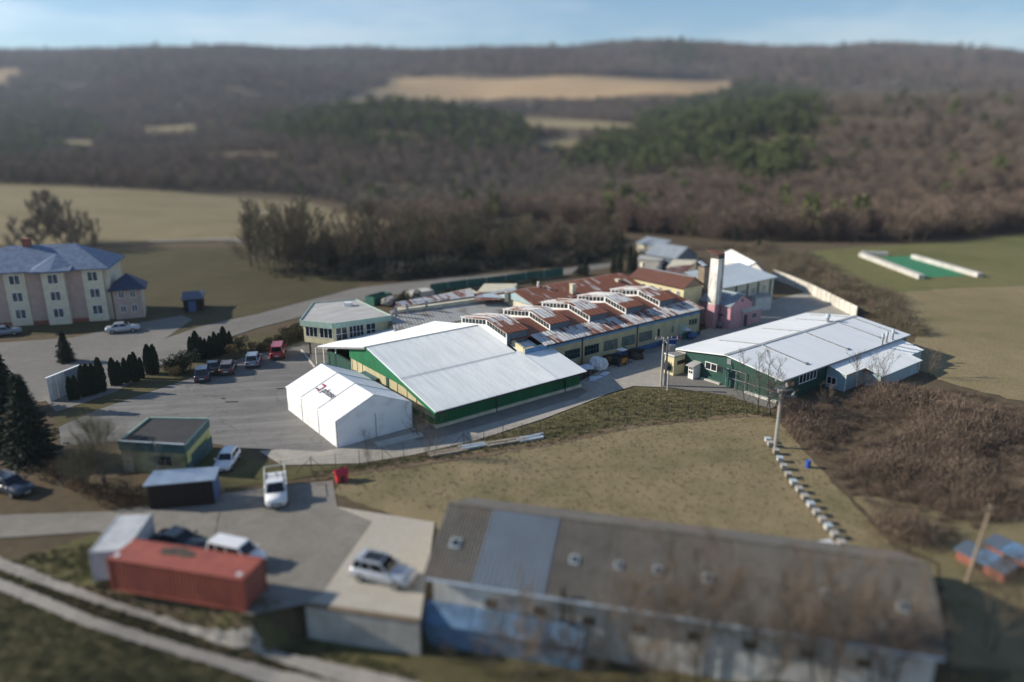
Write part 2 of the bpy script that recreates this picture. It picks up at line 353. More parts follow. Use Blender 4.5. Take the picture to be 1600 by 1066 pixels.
# ------------------------------------------------------------------ mesh + object helpers
class MB:
    def __init__(s): s.v = []; s.f = []
    def add(s, vs, fs):
        k = len(s.v); s.v += [tuple(map(float, p)) for p in vs]; s.f += [tuple(i+k for i in f) for f in fs]; return s
    def hexa(s, p):     # p: 4 bottom ccw + 4 top
        return s.add(p, [(3,2,1,0), (4,5,6,7), (0,1,5,4), (1,2,6,5), (2,3,7,6), (3,0,4,7)])
    def box(s, x0, x1, y0, y1, z0, z1):
        return s.hexa([(x0,y0,z0),(x1,y0,z0),(x1,y1,z0),(x0,y1,z0),(x0,y0,z1),(x1,y0,z1),(x1,y1,z1),(x0,y1,z1)])
    def fbox(s, a0, a1, b0, b1, z0, z1, F=None):
        F = F or fr; q = [F(a0,b0), F(a1,b0), F(a1,b1), F(a0,b1)]
        return s.hexa([(*p, z0) for p in q] + [(*p, z1) for p in q])
    def prism(s, poly, z0, z1):
        n = len(poly); z0 = z0 if hasattr(z0, '__len__') else [z0]*n; z1 = z1 if hasattr(z1, '__len__') else [z1]*n
        ar = sum(poly[i][0]*poly[(i+1)%n][1] - poly[(i+1)%n][0]*poly[i][1] for i in range(n))
        if ar < 0: poly = poly[::-1]; z0 = z0[::-1]; z1 = z1[::-1]
        vs = [(p[0], p[1], z) for p, z in zip(poly, z0)] + [(p[0], p[1], z) for p, z in zip(poly, z1)]
        return s.add(vs, [tuple(range(n-1, -1, -1)), tuple(range(n, 2*n))] + [(i, (i+1)%n, n+(i+1)%n, n+i) for i in range(n)])
    def slab(s, pts, t):   # planar polygon thickened downwards
        n = len(pts); nz = sum(pts[i][0]*pts[(i+1)%n][1] - pts[(i+1)%n][0]*pts[i][1] for i in range(n))
        if nz < 0: pts = pts[::-1]
        vs = [tuple(p) for p in pts] + [(p[0], p[1], p[2]-t) for p in pts]
        return s.add(vs, [tuple(range(n)), tuple(range(2*n-1, n-1, -1))] + [(i, n+i, n+(i+1)%n, (i+1)%n) for i in range(n)])
    def tube(s, p0, p1, r0, r1=None, n=6, cap=True):
        p0 = Vector(p0); p1 = Vector(p1); r1 = r0 if r1 is None else r1
        d = (p1-p0); 
        if d.length < 1e-6: return s
        d.normalize(); x = d.orthogonal().normalized(); y = d.cross(x)
        vs = []
        for p, r in ((p0, r0), (p1, r1)):
            for i in range(n):
                a = 2*math.pi*i/n; vs.append(p + x*(r*math.cos(a)) + y*(r*math.sin(a)))
        fs = [(i, (i+1)%n, n+(i+1)%n, n+i) for i in range(n)]
        if cap: fs += [tuple(range(n-1, -1, -1)), tuple(range(n, 2*n))]
        return s.add(vs, fs)
    def ball(s, c, r, n=8, m=5, sz=1, jit=0, rnd=None):
        vs = [(c[0], c[1], c[2]-r*sz)]; rnd = rnd or random
        for j in range(1, m):
            t = math.pi*j/m
            for i in range(n):
                k = 1 + jit*(rnd.random()-.5); a = 2*math.pi*i/n
                vs.append((c[0]+r*k*math.sin(t)*math.cos(a), c[1]+r*k*math.sin(t)*math.sin(a), c[2]-r*k*sz*math.cos(t)))
        vs.append((c[0], c[1], c[2]+r*sz)); L = len(vs)-1
        fs = [(0, 1+(i+1)%n, 1+i) for i in range(n)]
        for j in range(m-2):
            b0 = 1+j*n; fs += [(b0+i, b0+(i+1)%n, b0+n+(i+1)%n, b0+n+i) for i in range(n)]
        b0 = 1+(m-2)*n; fs += [(b0+i, b0+(i+1)%n, L) for i in range(n)]
        return s.add(vs, fs)
    def mesh(s, name, smooth=False, off=(0,0,0)):
        me = bpy.data.meshes.new(name)
        v = s.v if off == (0,0,0) else [(p[0]-off[0], p[1]-off[1], p[2]-off[2]) for p in s.v]
        me.from_pydata(v, [], s.f); me.update()
        if smooth: me.polygons.foreach_set('use_smooth', [True]*len(me.polygons))
        return me
    def build(s, name, mat, parent=None, smooth=False, bevel=0):
        off = (0,0,0)
        if parent is not None:
            r = parent
            while r.parent: r = r.parent
            off = tuple(r['_o']) if '_o' in r else (0,0,0)
        me = s.mesh(name, smooth, off); me.materials.append(MATS[mat])
        if bevel:
            bm = bmesh.new(); bm.from_mesh(me)
            bmesh.ops.bevel(bm, geom=list(bm.edges), offset=bevel, segments=2, affect='EDGES', profile=.6)
            bm.to_mesh(me); bm.free()
        return link(name, me, parent)
def link(name, me, parent=None):
    o = bpy.data.objects.new(name, me); C.objects.link(o)
    if parent is not None: o.parent = parent
    return o
def tag(o, label, cat, group=None, kind=None):
    if label: o['label'] = label
    if cat: o['category'] = cat
    if group: o['group'] = group
    if kind: o['kind'] = kind
    return o
def thing(name, label, cat, loc=(0,0,0), rz=0, group=None, local=False):
    o = bpy.data.objects.new(name, None); C.objects.link(o); o.empty_display_size = .3
    o.location = loc; o.rotation_euler = (0, 0, rz)
    if not local: o['_o'] = tuple(map(float, loc))
    return tag(o, label, cat, group)
def kids(o): return [c for c in o.children]
def copy_tree(o, parent=None, loc=None, rz=None, label=None, scale=None):
    c = o.copy(); C.objects.link(c)
    if parent is not None: c.parent = parent
    if loc is not None: c.location = loc
    if rz is not None: c.rotation_euler = (0, 0, rz)
    if scale is not None: c.scale = scale if hasattr(scale, '__len__') else (scale,)*3
    if label: c['label'] = label
    for ch in kids(o): copy_tree(ch, c)
    return c
def structure(o, label=None):
    o['kind'] = 'structure'
    if label: o['label'] = label
    return o
def wall_window(par, O, d, s0, s1, z0, z1, nx=2, ny=1, frame='white_frame', pane='glass', fw=.07, out=1, name='window', label=None, proud=.05):
    """a window on the wall through O along d; out = +1 when outward is to the right of d"""
    d = unit(d); n = np.array([d[1], -d[0]])*out; O = np.array(O, float)
    if s1 < s0: s0, s1 = s1, s0
    def bar(m, a0, a1, h0, h1, p0, p1):
        q = [O+d*a0+n*p0, O+d*a1+n*p0, O+d*a1+n*p1, O+d*a0+n*p1]
        m.hexa([(*p, h0) for p in q] + [(*p, h1) for p in q])
    m = MB()
    bar(m, s0, s1, z0, z0+fw, -.04, proud); bar(m, s0, s1, z1-fw, z1, -.04, proud)
    for i in range(nx+1):
        c = s0 + (s1-s0-fw)*i/nx; bar(m, c, c+fw, z0+fw, z1-fw, -.04, proud-.004)
    for j in range(1, ny):
        h = z0 + (z1-z0-fw)*j/ny; bar(m, s0+fw, s1-fw, h, h+fw*.8, -.04, proud-.012)
    w = m.build(name, frame, par)
    if label: w['label'] = label
    p = MB(); bar(p, s0+fw*.5, s1-fw*.5, z0+fw*.5, z1-fw*.5, -.03, .015); p.build('pane', pane, w)
    return w
def flat_window(par, quad, th, mat, name='pane'):
    """thin plate over an arbitrary planar quad, proud of it along its normal"""
    q = [Vector(p) for p in quad]; n = (q[1]-q[0]).cross(q[3]-q[0]).normalized()
    m = MB(); m.hexa([p - n*.01 for p in q] + [p + n*th for p in q]); return m.build(name, mat, par)
def ribbed(m, A, B, Cc, D, n, h, duty=.5, t=.04):
    """trapezoid-rib sheet on the quad A B (eave) C D (ridge, above B and A); ribs run from eave to ridge"""
    A, B, Cc, D = (Vector(p) for p in (A, B, Cc, D)); nz = (B-A).cross(D-A).normalized()
    if nz.z < 0: nz = -nz
    lo = []; hi = []
    for i in range(n):
        for k, (f, u) in enumerate(((0, 0), (.5-duty*.5, 0), (.5-duty*.32, 1), (.5+duty*.32, 1), (.5+duty*.5, 0))):
            s = (i+f)/n
            lo.append(A.lerp(B, s) + nz*(h*u)); hi.append(D.lerp(Cc, s) + nz*(h*u))
    lo.append(B); hi.append(Cc); k = len(lo)
    vs = lo + hi + [A - nz*t, B - nz*t, Cc - nz*t, D - nz*t]
    fs = [(i, i+1, k+i+1, k+i) for i in range(k-1)]
    b0 = 2*k; fs += [(b0+3, b0+2, b0+1, b0), (0, b0, b0+1, k-1), (k, 2*k-1, b0+2, b0+3), (0, k, b0+3, b0), (k-1, b0+1, b0+2, 2*k-1)]
    return m.add(vs, fs)
# ------------------------------------------------------------------ the setting
def sheet(name, poly, z, mat):
    m = MB(); n = len(poly)
    ar = sum(poly[i][0]*poly[(i+1)%n][1] - poly[(i+1)%n][0]*poly[i][1] for i in range(n))
    if ar < 0: poly = poly[::-1]
    m.add([(p[0], p[1], z) for p in poly], [tuple(range(n))])
    return structure(m.build(name, mat))
def px(*pts, z=0.0): return [W(x, y, z) for x, y in pts]
def pr(*pts): return [R(x, y) for x, y in pts]
def drape(name, poly, res, dz, mat, wob=0):
    poly = np.array(poly); x0, y0 = poly.min(0) - res; x1, y1 = poly.max(0) + res
    nx = int((x1-x0)/res)+1; ny = int((y1-y0)/res)+1
    gx, gy = np.meshgrid(x0+res*np.arange(nx+1), y0+res*np.arange(ny+1), indexing='ij')
    cx_ = (gx[:-1, :-1]+res/2).ravel(); cy_ = (gy[:-1, :-1]+res/2).ravel()
    ins = in_poly(cx_, cy_, [tuple(p) for p in poly]).reshape(nx, ny)
    cnt = np.zeros((nx+1, ny+1), int)
    for a in (0, 1):
        for b_ in (0, 1): cnt[a:nx+a, b_:ny+b_] += ins
    V = np.stack([gx, gy], -1).reshape(-1, 2).copy(); bd = ((cnt > 0) & (cnt < 4)).ravel()
    q = V[bd]; best = np.full(len(q), 1e18); bp = q.copy()
    for i in range(len(poly)):
        a = poly[i]; b_ = poly[(i+1) % len(poly)]; ab = b_-a; L = ab@ab
        t = np.clip(((q-a)@ab)/max(L, 1e-9), 0, 1); c = a + t[:, None]*ab; d = ((q-c)**2).sum(1)
        k = d < best; best[k] = d[k]; bp[k] = c[k]
    V[bd] = bp
    if wob: V[bd] += RNG.normal(0, wob, (bd.sum(), 2))
    used = cnt.ravel() > 0; idx = -np.ones(len(V), int); idx[used] = np.arange(used.sum()); V = V[used]
    Z = T(V[:, 0], V[:, 1]) + dz
    I, J = np.nonzero(ins); st = ny+1
    F = np.stack([idx[I*st+J], idx[(I+1)*st+J], idx[(I+1)*st+J+1], idx[I*st+J+1]], 1)
    me = bpy.data.meshes.new(name); me.from_pydata(np.c_[V, Z].tolist(), [], F.tolist()); me.update()
    me.polygons.foreach_set('use_smooth', [True]*len(me.polygons)); me.materials.append(MATS[mat])
    return structure(link(name, me))

# ground: one sheet from behind the camera to beyond the far ridge
rows = np.concatenate([np.arange(-30, 30, 6.0), np.arange(30, 66, 0.5), np.geomspace(66, 3200, 210)])
cols = np.linspace(-1, 1, 221)
gx = np.array([[c*(70 + 1.0*max(r, 0)) for c in cols] for r in rows]); gy = np.repeat(rows[:, None], len(cols), 1)
gz = T(gx.ravel(), gy.ravel())
vs = vs_ground = np.c_[gx.ravel(), gy.ravel(), gz]; nr, nc = gx.shape
i, j = np.meshgrid(np.arange(nr-1), np.arange(nc-1), indexing='ij'); a = (i*nc+j).ravel()
fs = np.stack([a, a+1, a+nc+1, a+nc], 1)
me = bpy.data.meshes.new('ground'); me.from_pydata(vs.tolist(), [], fs.tolist()); me.update()
me.polygons.foreach_set('use_smooth', [True]*len(me.polygons)); me.materials.append(MATS['leaf_litter'])
structure(link('ground', me))

# grassland laid over it
structure_meadow = drape('meadow', px((520,770),(560,728),(700,712),(848,690),(1000,660),(1165,646),(1215,655),(1260,710),(1400,860),(1465,885),(1470,1000),(690,830),(600,800)), 1.0, .03, 'winter_meadow', .1)
drape('verge', px((300,735),(330,700),(440,730),(560,727),(640,715),(740,692),(850,657),(950,618),(990,606),(1040,608),(1150,618),(1210,648),(1165,646),(1000,662),(848,694),(640,722),(487,745),(350,765)), .8, .046, 'verge_grass', .15)
drape('bank', px((487,741),(640,722),(700,711),(848,690),(1000,659),(1165,646),(1160,652),(1000,667),(848,699),(640,731),(487,752)), .35, .066, 'bank_soil', .12)
drape('verge', px((-60,905),(150,835),(345,862),(390,962),(480,945),(655,970),(655,1030),(480,985),(330,960),(200,905)), .8, .052, 'verge_grass', .1)
drape('lower_meadow', [R(-120,930), R(0,925), R(200,995), R(400,1066), R(560,1090), R(600,1200), R(-300,1200), R(-300,1000)], 1.0, .072, 'dark_verge')
drape('verge', [R(650,1000), R(1600,1050), R(1700,1200), R(600,1200), R(560,1085), R(600,1050)], 1.0, .058, 'dark_verge')
drape('side_meadow', px((1330,772),(1400,850),(1470,880),(1500,1150),(1900,1150),(1900,700),(1650,790),(1500,800)), 1.0, .034, 'winter_meadow', .1)
drape('hedge_strip', px((70,700),(95,640),(240,585),(330,535),(480,512),(495,528),(440,550),(380,558),(290,592),(230,614),(95,668)), .8, .040, 'dark_verge', .12)
drape('lawn', px((-330,540),(-330,400),(100,392),(250,388),(380,386),(440,402),(560,436),(560,450),(470,472),(400,490),(350,502),(310,512),(240,540),(120,520)), 1.5, .043, 'olive_slope', .2)
drape('hill_pasture', [R(-220,384), R(-220,292), R(0,288), R(240,298), R(480,316), R(620,350), R(600,372), R(480,398), R(430,392), R(380,378), R(250,378), R(100,384)], 3.0, .15, 'hill_pasture', .5)
drape('valley_meadow', px((1260,455),(1350,452),(1500,440),(1800,430),(2100,560),(1700,640),(1590,625),(1480,600),(1400,560),(1440,520),(1360,490)), 2.0, .04, 'valley_meadow', .3)
drape('court_meadow', pr((1210,400),(1320,388),(1600,366),(1760,366),(1850,440),(1500,450),(1330,462),(1270,450)), 2.0, .06, 'green_meadow', .3)
drape('far_field', pr((486,165),(600,156),(800,153),(960,152),(1080,150),(1142,143),(1140,127),(1000,124),(850,122),(700,122),(610,124),(605,135),(560,148)), 12, 1.0, 'tan_field', 2)
drape('far_field', pr((-60,112),(25,108),(40,122),(0,140),(-60,140)), 10, 1.0, 'tan_field', 2)
drape('far_field', pr((800,182),(880,188),(1000,196),(985,204),(900,202),(830,196)), 8, .8, 'hill_pasture', 1)
drape('far_field', pr((830,218),(905,216),(900,230),(850,232)), 6, .6, 'hill_pasture', 1)
drape('far_field', pr((215,200),(300,196),(325,206),(230,212)), 8, .8, 'hill_pasture', 1)
drape('far_field', pr((60,214),(150,222),(148,230),(70,228)), 6, .8, 'hill_pasture', 1)
drape('field_track', pr((230,377),(350,373.5),(416,379),(434,394),(427,400),(405,383),(350,377),(230,380)), 1.2, .28, 'yard_gravel', .2)

# paved ground
sheet('parking_yard', px((92,668),(150,642),(232,614),(290,594),(340,574),(385,557),(440,547),(485,528),(560,500),(640,520),(700,600),(655,668),(528,704),(500,708),(430,704),(372,700),(330,694),(250,700),(190,690),(95,698)), .05, 'asphalt')
sheet('gravel_road', px((405,706),(440,703),(500,707),(528,702),(650,664),(760,640),(905,598),(940,578),(1030,545),(1090,520),(1140,500),(1200,470),(1270,455),(1330,490),(1280,520),(1140,600),(1040,606),(990,604),(950,616),(905,634),(850,655),(740,690),(640,713),(560,725),(440,728)), .075, 'gravel')
sheet('gravel_apron', px((645,674),(760,648),(905,606),(918,612),(905,622),(760,664),(700,682),(650,690)), .10, 'yard_gravel')
sheet('back_road', px((88,645),(70,625),(160,560),(235,538),(310,512),(350,502),(400,492),(475,472),(560,450),(700,435),(880,421),(960,410),(960,417),(870,432),(760,445),(700,452),(610,462),(540,478),(470,496),(400,514),(330,537),(250,572),(180,614)), .08, 'worn_asphalt')
sheet('courtyard', px((-120,585),(-60,540),(115,528),(190,510),(285,493),(300,500),(250,535),(165,572),(70,628),(-60,640)), .055, 'worn_asphalt')
sheet('farm_yard', px((340,774),(430,760),(520,752),(527,792),(582,814),(500,930),(480,944),(390,962),(350,950),(330,870),(150,826),(170,800)), .05, 'yard_gravel')
sheet('farm_drive', px((-260,812),(0,806),(180,800),(345,790),(330,868),(150,832),(0,842),(-260,850)), .08, 'yard_gravel')
sheet('forecourt', px((1040,606),(1036,578),(1060,560),(1140,598),(1215,634),(1205,640),(1130,618)), .10, 'worn_asphalt')

# painted dashes and patches left on the asphalt
for q in (((352,629),(372,628.5)), ((346,623),(352,624)), ((432,608),(444,608))):
    a, b = W(*q[0]), W(*q[1]); d = unit(b-a)*.5; n = np.array([-d[1], d[0]])*.35
    sheet('asphalt_patch', [a-n, b-n, b+n, a+n], .07, 'dark_felt')
# lower track: two gravel ruts that join at the right
def strip(name, pts, w, dz, mat, z=-2.6):
    P = [R(*p) for p in pts]; L = []; Rr = []
    for i, p in enumerate(P):
        d = unit(P[min(i+1, len(P)-1)] - P[max(i-1, 0)]); n = np.array([-d[1], d[0]])
        ww = w[i] if hasattr(w, '__len__') else w
        L.append(p + n*ww/2); Rr.append(p - n*ww/2)
    return drape(name, L + Rr[::-1], .35, dz, mat, .05)
strip('track_rut', [(-120,838),(0,884),(60,907),(175,948),(260,976),(350,1003),(420,1024),(500,1046),(600,1076),(700,1110)], [1.0,1.0,.9,.7,.6,.6,.7,1.2,1.9,2.6], .20, 'track_gravel')
strip('track_rut', [(-120,872),(0,917),(75,948),(153,980),(230,1004),(306,1027),(380,1048),(450,1068),(560,1100),(680,1140)], [.9]*6+[1.1,1.4,1.8,2.4], .24, 'track_gravel')
# raised parking slab with its retaining wall
slab = px((528,792),(679,816),(657,966),(480,941),(502,928),(582,814), z=.12)
m = MB(); m.prism(slab, -.35, .12); structure(m.build('parking_slab', 'slab_concrete'))
t = thing('retaining_wall', 'stained concrete retaining wall below the pale parking slab', 'wall', (*W(568,953), -2.6))
a, b = W(480,942,.1), W(657,967,.1); d = unit(b-a); n = np.array([d[1], -d[0]])
L = np.linalg.norm(b-a); k = 5
for i in range(k):
    p0 = a + d*(L*i/k+.01); p1 = a + d*(L*(i+1)/k-.01)
    MB().prism([p0+n*.02, p1+n*.02, p1+n*.30, p0+n*.30], -3.2, .02 - .04*(i % 2)).build('wall_panel', 'concrete', t)
MB().prism([a+n*.0, b+n*.0, b+n*.36, a+n*.36], .03, .14).build('coping', 'bank_soil', t)
# kerb below the office
a, b, c = W(470,548), W(492,577), W(505,572)
MB().prism([a, b, b+np.array([.25, .05]), a+np.array([.25, .05])], .05, .19).build('kerb', 'pale_concrete')
structure(bpy.data.objects['kerb'])
MB().prism([b, c, c+np.array([.05, .25]), b+np.array([.27, .12])], .05, .188).build('kerb', 'pale_concrete'); structure(bpy.data.objects['kerb.001'])
sheet('office_terrace', [a+np.array([.3,.1]), b+np.array([.3,.15]), c+np.array([.2,.35]), W(560,560), W(540,535), W(490,538)], .16, 'worn_asphalt')
# ------------------------------------------------------------------ corrugated green hall
HZ, HS = 2.3, .2185                                    # eave height, roof slope
hall = thing('corrugated_hall', 'green industrial hall under a large pale corrugated roof, behind the white tent', 'building', (*fr(10, 7), 0))
def hz(b): return HZ + HS*b
def F3(a, b, z): p = fr(a, b); return (p[0], p[1], z)
m = MB(); m.fbox(.25, 21.2, .25, .45, .45, 2.2); m.build('long_wall', 'green_cladding', hall)
m = MB()                                                # ribs of the long wall
for i in range(92):
    a = .35 + i*.2265; m.fbox(a, a+.09, .195, .25, .47, 2.2)
m.build('wall_ribs', 'green_cladding', hall)['kind'] = 'stuff'
m = MB(); m.fbox(.1, 21.35, .05, .6, -.3, .45); m.build('plinth', 'cream_plaster', hall)
m = MB()                                                # gable: yellow wall below, green cladding in the triangle
q = [(.45, -.2), (20.5, -.2), (20.5, 3.1), (9, 3.1), (5.5, 2.95), (.45, 2.1)]
def profile(m, x0, x1, q):
    n = len(q); vs = [F3(x0, b, z) for b, z in q] + [F3(x1, b, z) for b, z in q]
    return m.add(vs, [tuple(range(n)), tuple(range(2*n-1, n-1, -1))] + [(i, n+i, n+(i+1) % n, (i+1) % n) for i in range(n)])
profile(m, .3, .55, q); m.build('gable_wall', 'yellow_plaster', hall)
for j, b in enumerate((2.2, 4.3, 6.4, 8.6, 10.6, 17.4, 18.9, 20.3)):
    m = MB(); m.fbox(.22, .3, b, b+(.6 if j == 4 else .14), 0, 2.2 if b < 3 else 2.85); m.build('pilaster', 'dark_green_cladding' if j == 4 else 'pale_yellow_plaster', hall)
m = MB(); m.fbox(.18, .30, .3, 5.6, .3, 1.0); m.build('gable_skirt', 'green_cladding', hall)
m = MB(); profile(m, .12, .29, [(.3, hz(.3)-.12), (.3, 2.0), (.94, 2.06), (5.5, 2.82), (8.5, 2.95), (20.6, 2.92), (20.6, 4.2), (15.1, 5.45)]); m.build('gable_cladding', 'green_cladding', hall)
m = MB(); m.slab([F3(-.22, -.3, hz(-.3)-.03), F3(.02, -.3, hz(-.3)-.03), F3(.02, 15.1, hz(15.1)-.03), F3(-.22, 15.1, hz(15.1)-.03)], .5); m.build('verge_board', 'green_cladding', hall)
# loading hatch
s, z = onp(585, 592, fr(.3, 0), VV)
m = MB(); m.fbox(.2, .32, 13.3, 15.0, 0, 1.95); m.build('loading_door', 'dark_metal', hall)
m = MB(); m.slab([F3(-.9, 13.0, 2.0), F3(.2, 13.0, 2.2), F3(.2, 16.6, 2.2), F3(-.9, 16.6, 2.0)], .12); m.build('door_canopy', 'dark_teal', hall)
m = MB(); m.fbox(.3, .6, 20.6, 28.0, 0, 2.2); m.build('open_bay', 'dark_green_cladding', hall)
# roof in three sheets
def roofsheet(name, a0, a1, b0, b1, n, h, mat, z=0, duty=.5):
    m = MB(); ribbed(m, F3(a0, b0, hz(b0)+z), F3(a1, b0, hz(b0)+z), F3(a1, b1, hz(b1)+z), F3(a0, b1, hz(b1)+z), n, h, duty); return m.build(name, mat, hall)
roofsheet('roof_sheet', -.25, 17.0, -.45, 7.2, 62, .085, 'hall_sheet')
roofsheet('roof_sheet', -.25, 16.4, 7.0, 15.2, 60, .085, 'hall_sheet', .05)
roofsheet('roof_sheet', 17.0, 21.75, -.45, 6.15, 17, .018, 'white_sheet')
roofsheet('roof_sheet', 17.0, 20.3, 6.15, 9.6, 12, .018, 'white_sheet', .002)
# far slope and its canopy over the yard
m = MB(); ribbed(m, F3(16.3, 30.0, 3.3), F3(-.25, 30.0, 2.2), F3(-.25, 15.15, 5.64), F3(16.3, 15.15, 5.64), 60, .06); m.build('far_roof_sheet', 'hall_sheet', hall)
m = MB(); m.slab([F3(-.4, 15.0, 5.74), F3(16.3, 15.0, 5.74), F3(16.3, 15.35, 5.70), F3(-.4, 15.35, 5.70)], .12); m.build('ridge_cap', 'flashing', hall)
m = MB(); m.fbox(.6, 16.2, 28.2, 28.5, -.2, 2.3); m.build('rear_wall', 'dark_green_cladding', hall)
for p, q in ((495.5,571),(508,577),(526.5,577)):
    a, b = fa(W(p, q)); z = 5.64 - (b-15.15)*.232
    m = MB(); m.fbox(a-.07, a+.07, b-.07, b+.07, 0, max(z-.05, 1.9)); m.build('canopy_post', 'white_frame', hall)
m = MB(); m.slab([F3(-.35, 15.2, 5.6), F3(-.15, 15.2, 5.6), F3(-.15, 30, 2.16), F3(-.35, 30, 2.16)], .22); m.build('canopy_beam', 'grey_metal', hall)
for a in (8.2, 18.6):
    m = MB(); m.tube(F3(a, .05, 0), F3(a, .05, 2.15), .07); m.build('downpipe', 'dark_metal', hall)
m = MB(); m.tube(F3(-.2, -.5, 2.12), F3(21.7, -.5, 2.12), .08); m.build('gutter', 'dark_metal', hall)

# ------------------------------------------------------------------ factory with roof lanterns
fac = thing('factory_hall', 'long yellow factory with blue bands and five glazed roof lanterns', 'building', (*fr(35, 12), 0))
FA0, FA1, FB, FZ, FS, RB = 17.2, 52.1, 6.2, 4.4, .22, 13.25
def fz(b): return FZ + FS*(b-FB) if b <= RB else FZ + FS*(RB-FB) - .20*(b-RB)
m = MB(); m.fbox(FA0, FA1, FB, FB+.4, -.2, 4.3); m.build('front_wall', 'yellow_plaster', fac)
q = [(FB+.4, -.2), (19.9, -.2), (19.9, fz(19.9)-.1), (RB, fz(RB)-.1), (FB+.4, fz(FB+.4)-.1)]
for a in (FA0, FA1-.3):
    m = MB(); n = 5; vs = [F3(a, b, z) for b, z in q] + [F3(a+.3, b, z) for b, z in q]
    m.add(vs, [tuple(range(n-1, -1, -1)), tuple(range(n, 2*n))] + [(i, (i+1) % n, n+(i+1) % n, n+i) for i in range(n)]); m.build('end_wall', 'pale_yellow_plaster', fac)
m = MB(); m.fbox(FA0, FA1+.02, FB-.05, FB, 3.62, 4.28); m.build('blue_band', 'blue_paint', fac)
m = MB(); m.fbox(31, FA1+.01, FB-.04, FB, -.1, .75); m.build('blue_plinth', 'blue_plinth', fac)
m = MB(); m.slab([F3(20.3, FB-.45, fz(FB)-.05), F3(FA1+.3, FB-.45, fz(FB)-.05), F3(FA1+.3, 8.9, fz(8.9)+.05), F3(20.3, 8.9, fz(8.9)+.05)], .12); m.build('eave_roof', 'rust_white_roof', fac)
m = MB(); m.slab([F3(17, 8.7, fz(8.7)), F3(FA1+.3, 8.7, fz(8.7)), F3(FA1+.3, RB, fz(RB)), F3(17, RB, fz(RB))], .12); m.build('front_roof', 'rust_valley', fac)
m = MB(); m.slab([F3(17, RB, fz(RB)), F3(FA1+.3, RB, fz(RB)), F3(FA1+.3, 20.2, fz(20.2)), F3(17, 20.2, fz(20.2))], .12); m.build('rear_roof', 'rust_patch_roof', fac)
m = MB()
for i in range(52):
    a = 20.6 + i*.62; m.slab([F3(a, FB-.42, fz(FB)), F3(a+.07, FB-.42, fz(FB)), F3(a+.07, 8.88, fz(8.88)+.13), F3(a, 8.88, fz(8.88)+.13)], .09)
m.build('standing_seams', 'rust_white_roof', fac)['kind'] = 'stuff'
m = MB(); m.tube(F3(20.4, FB-.5, fz(FB)-.2), F3(FA1+.3, FB-.5, fz(FB)-.2), .09); m.build('gutter', 'dark_metal', fac)
def wf(x, y): return onp(x, y, fr(0, FB), EV)
def c1(x, y): return 860+x/8., 500+y/8.
def c3(x, y): return 980+x/6.154, 370+y/6.154
for (tl, tr, bl, br, nx, pane) in (((175,393),(370,345),(180,505),(365,470),6,'glass'),((425,332),(608,288),(428,450),(603,402),5,'glass'),((668,270),(840,232),(665,392),(833,352),6,'curtain_glass'),
        ((893,215),(1057,180),(893,335),(1052,295),6,'curtain_glass'),((1112,163),(1270,130),(1108,280),(1265,240),6,'curtain_glass'),((1335,105),(1378,97),(1328,218),(1365,212),1,'glass'),((1512,65),(1552,55),(1505,172),(1540,160),1,'curtain_glass')):
    A, B, Cc, D = (wf(*c1(*q)) for q in (tl, tr, bl, br))
    wall_window(fac, fr(0, FB), EV, (A[0]+Cc[0])/2, (B[0]+D[0])/2, (Cc[1]+D[1])/2, (A[1]+B[1])/2, nx, 2 if nx > 1 else 1, 'dark_teal' if nx > 1 else 'pale_yellow_plaster', pane, .07)
for (x0, x1, y0, y1) in ((527,558,725,765),(602,634,715,752),(597,609,800,845),(625,638,795,840),(652,665,790,835)):
    A, D = wf(*c3(x0, y0)), wf(*c3(x1, y1)); B = wf(*c3(x1, y0-5)); 
    wall_window(fac, fr(0, FB), EV, A[0], D[0], min(wf(*c3(x0, y1))[1], D[1]), (A[1]+B[1])/2, 1, 1, 'dark_teal', 'glass', .05, proud=.09)
A, D = wf(*c3(497, 848)), wf(*c3(548, 955))
m = MB(); m.fbox(A[0], D[0], FB-.08, FB+.05, 0, A[1]); dr = m.build('door', 'teal_trim', fac)
m = MB(); m.fbox(A[0]+.1, A[0]+.18, FB-.13, FB-.08, .95, 1.15); m.build('handle', 'grey_metal', dr)
for x, y in (((395, 300)), ((1085, 100))):
    a = wf(*c1(x, y))[0]; m = MB(); m.tube(F3(a, FB-.12, .1), F3(a, FB-.12, 4.1), .07); m.tube(F3(a, FB-.12, 4.1), F3(a-.4, FB-.45, 4.3), .07); m.build('downpipe', 'dark_metal', fac)
m = MB(); m.tube(F3(FA1-.15, FB-.12, .1), F3(FA1-.15, FB-.12, 4.2), .07); m.build('downpipe', 'dark_metal', fac)
LB0, LB1, LH, LW = 8.9, 19.2, 1.0, 3.3
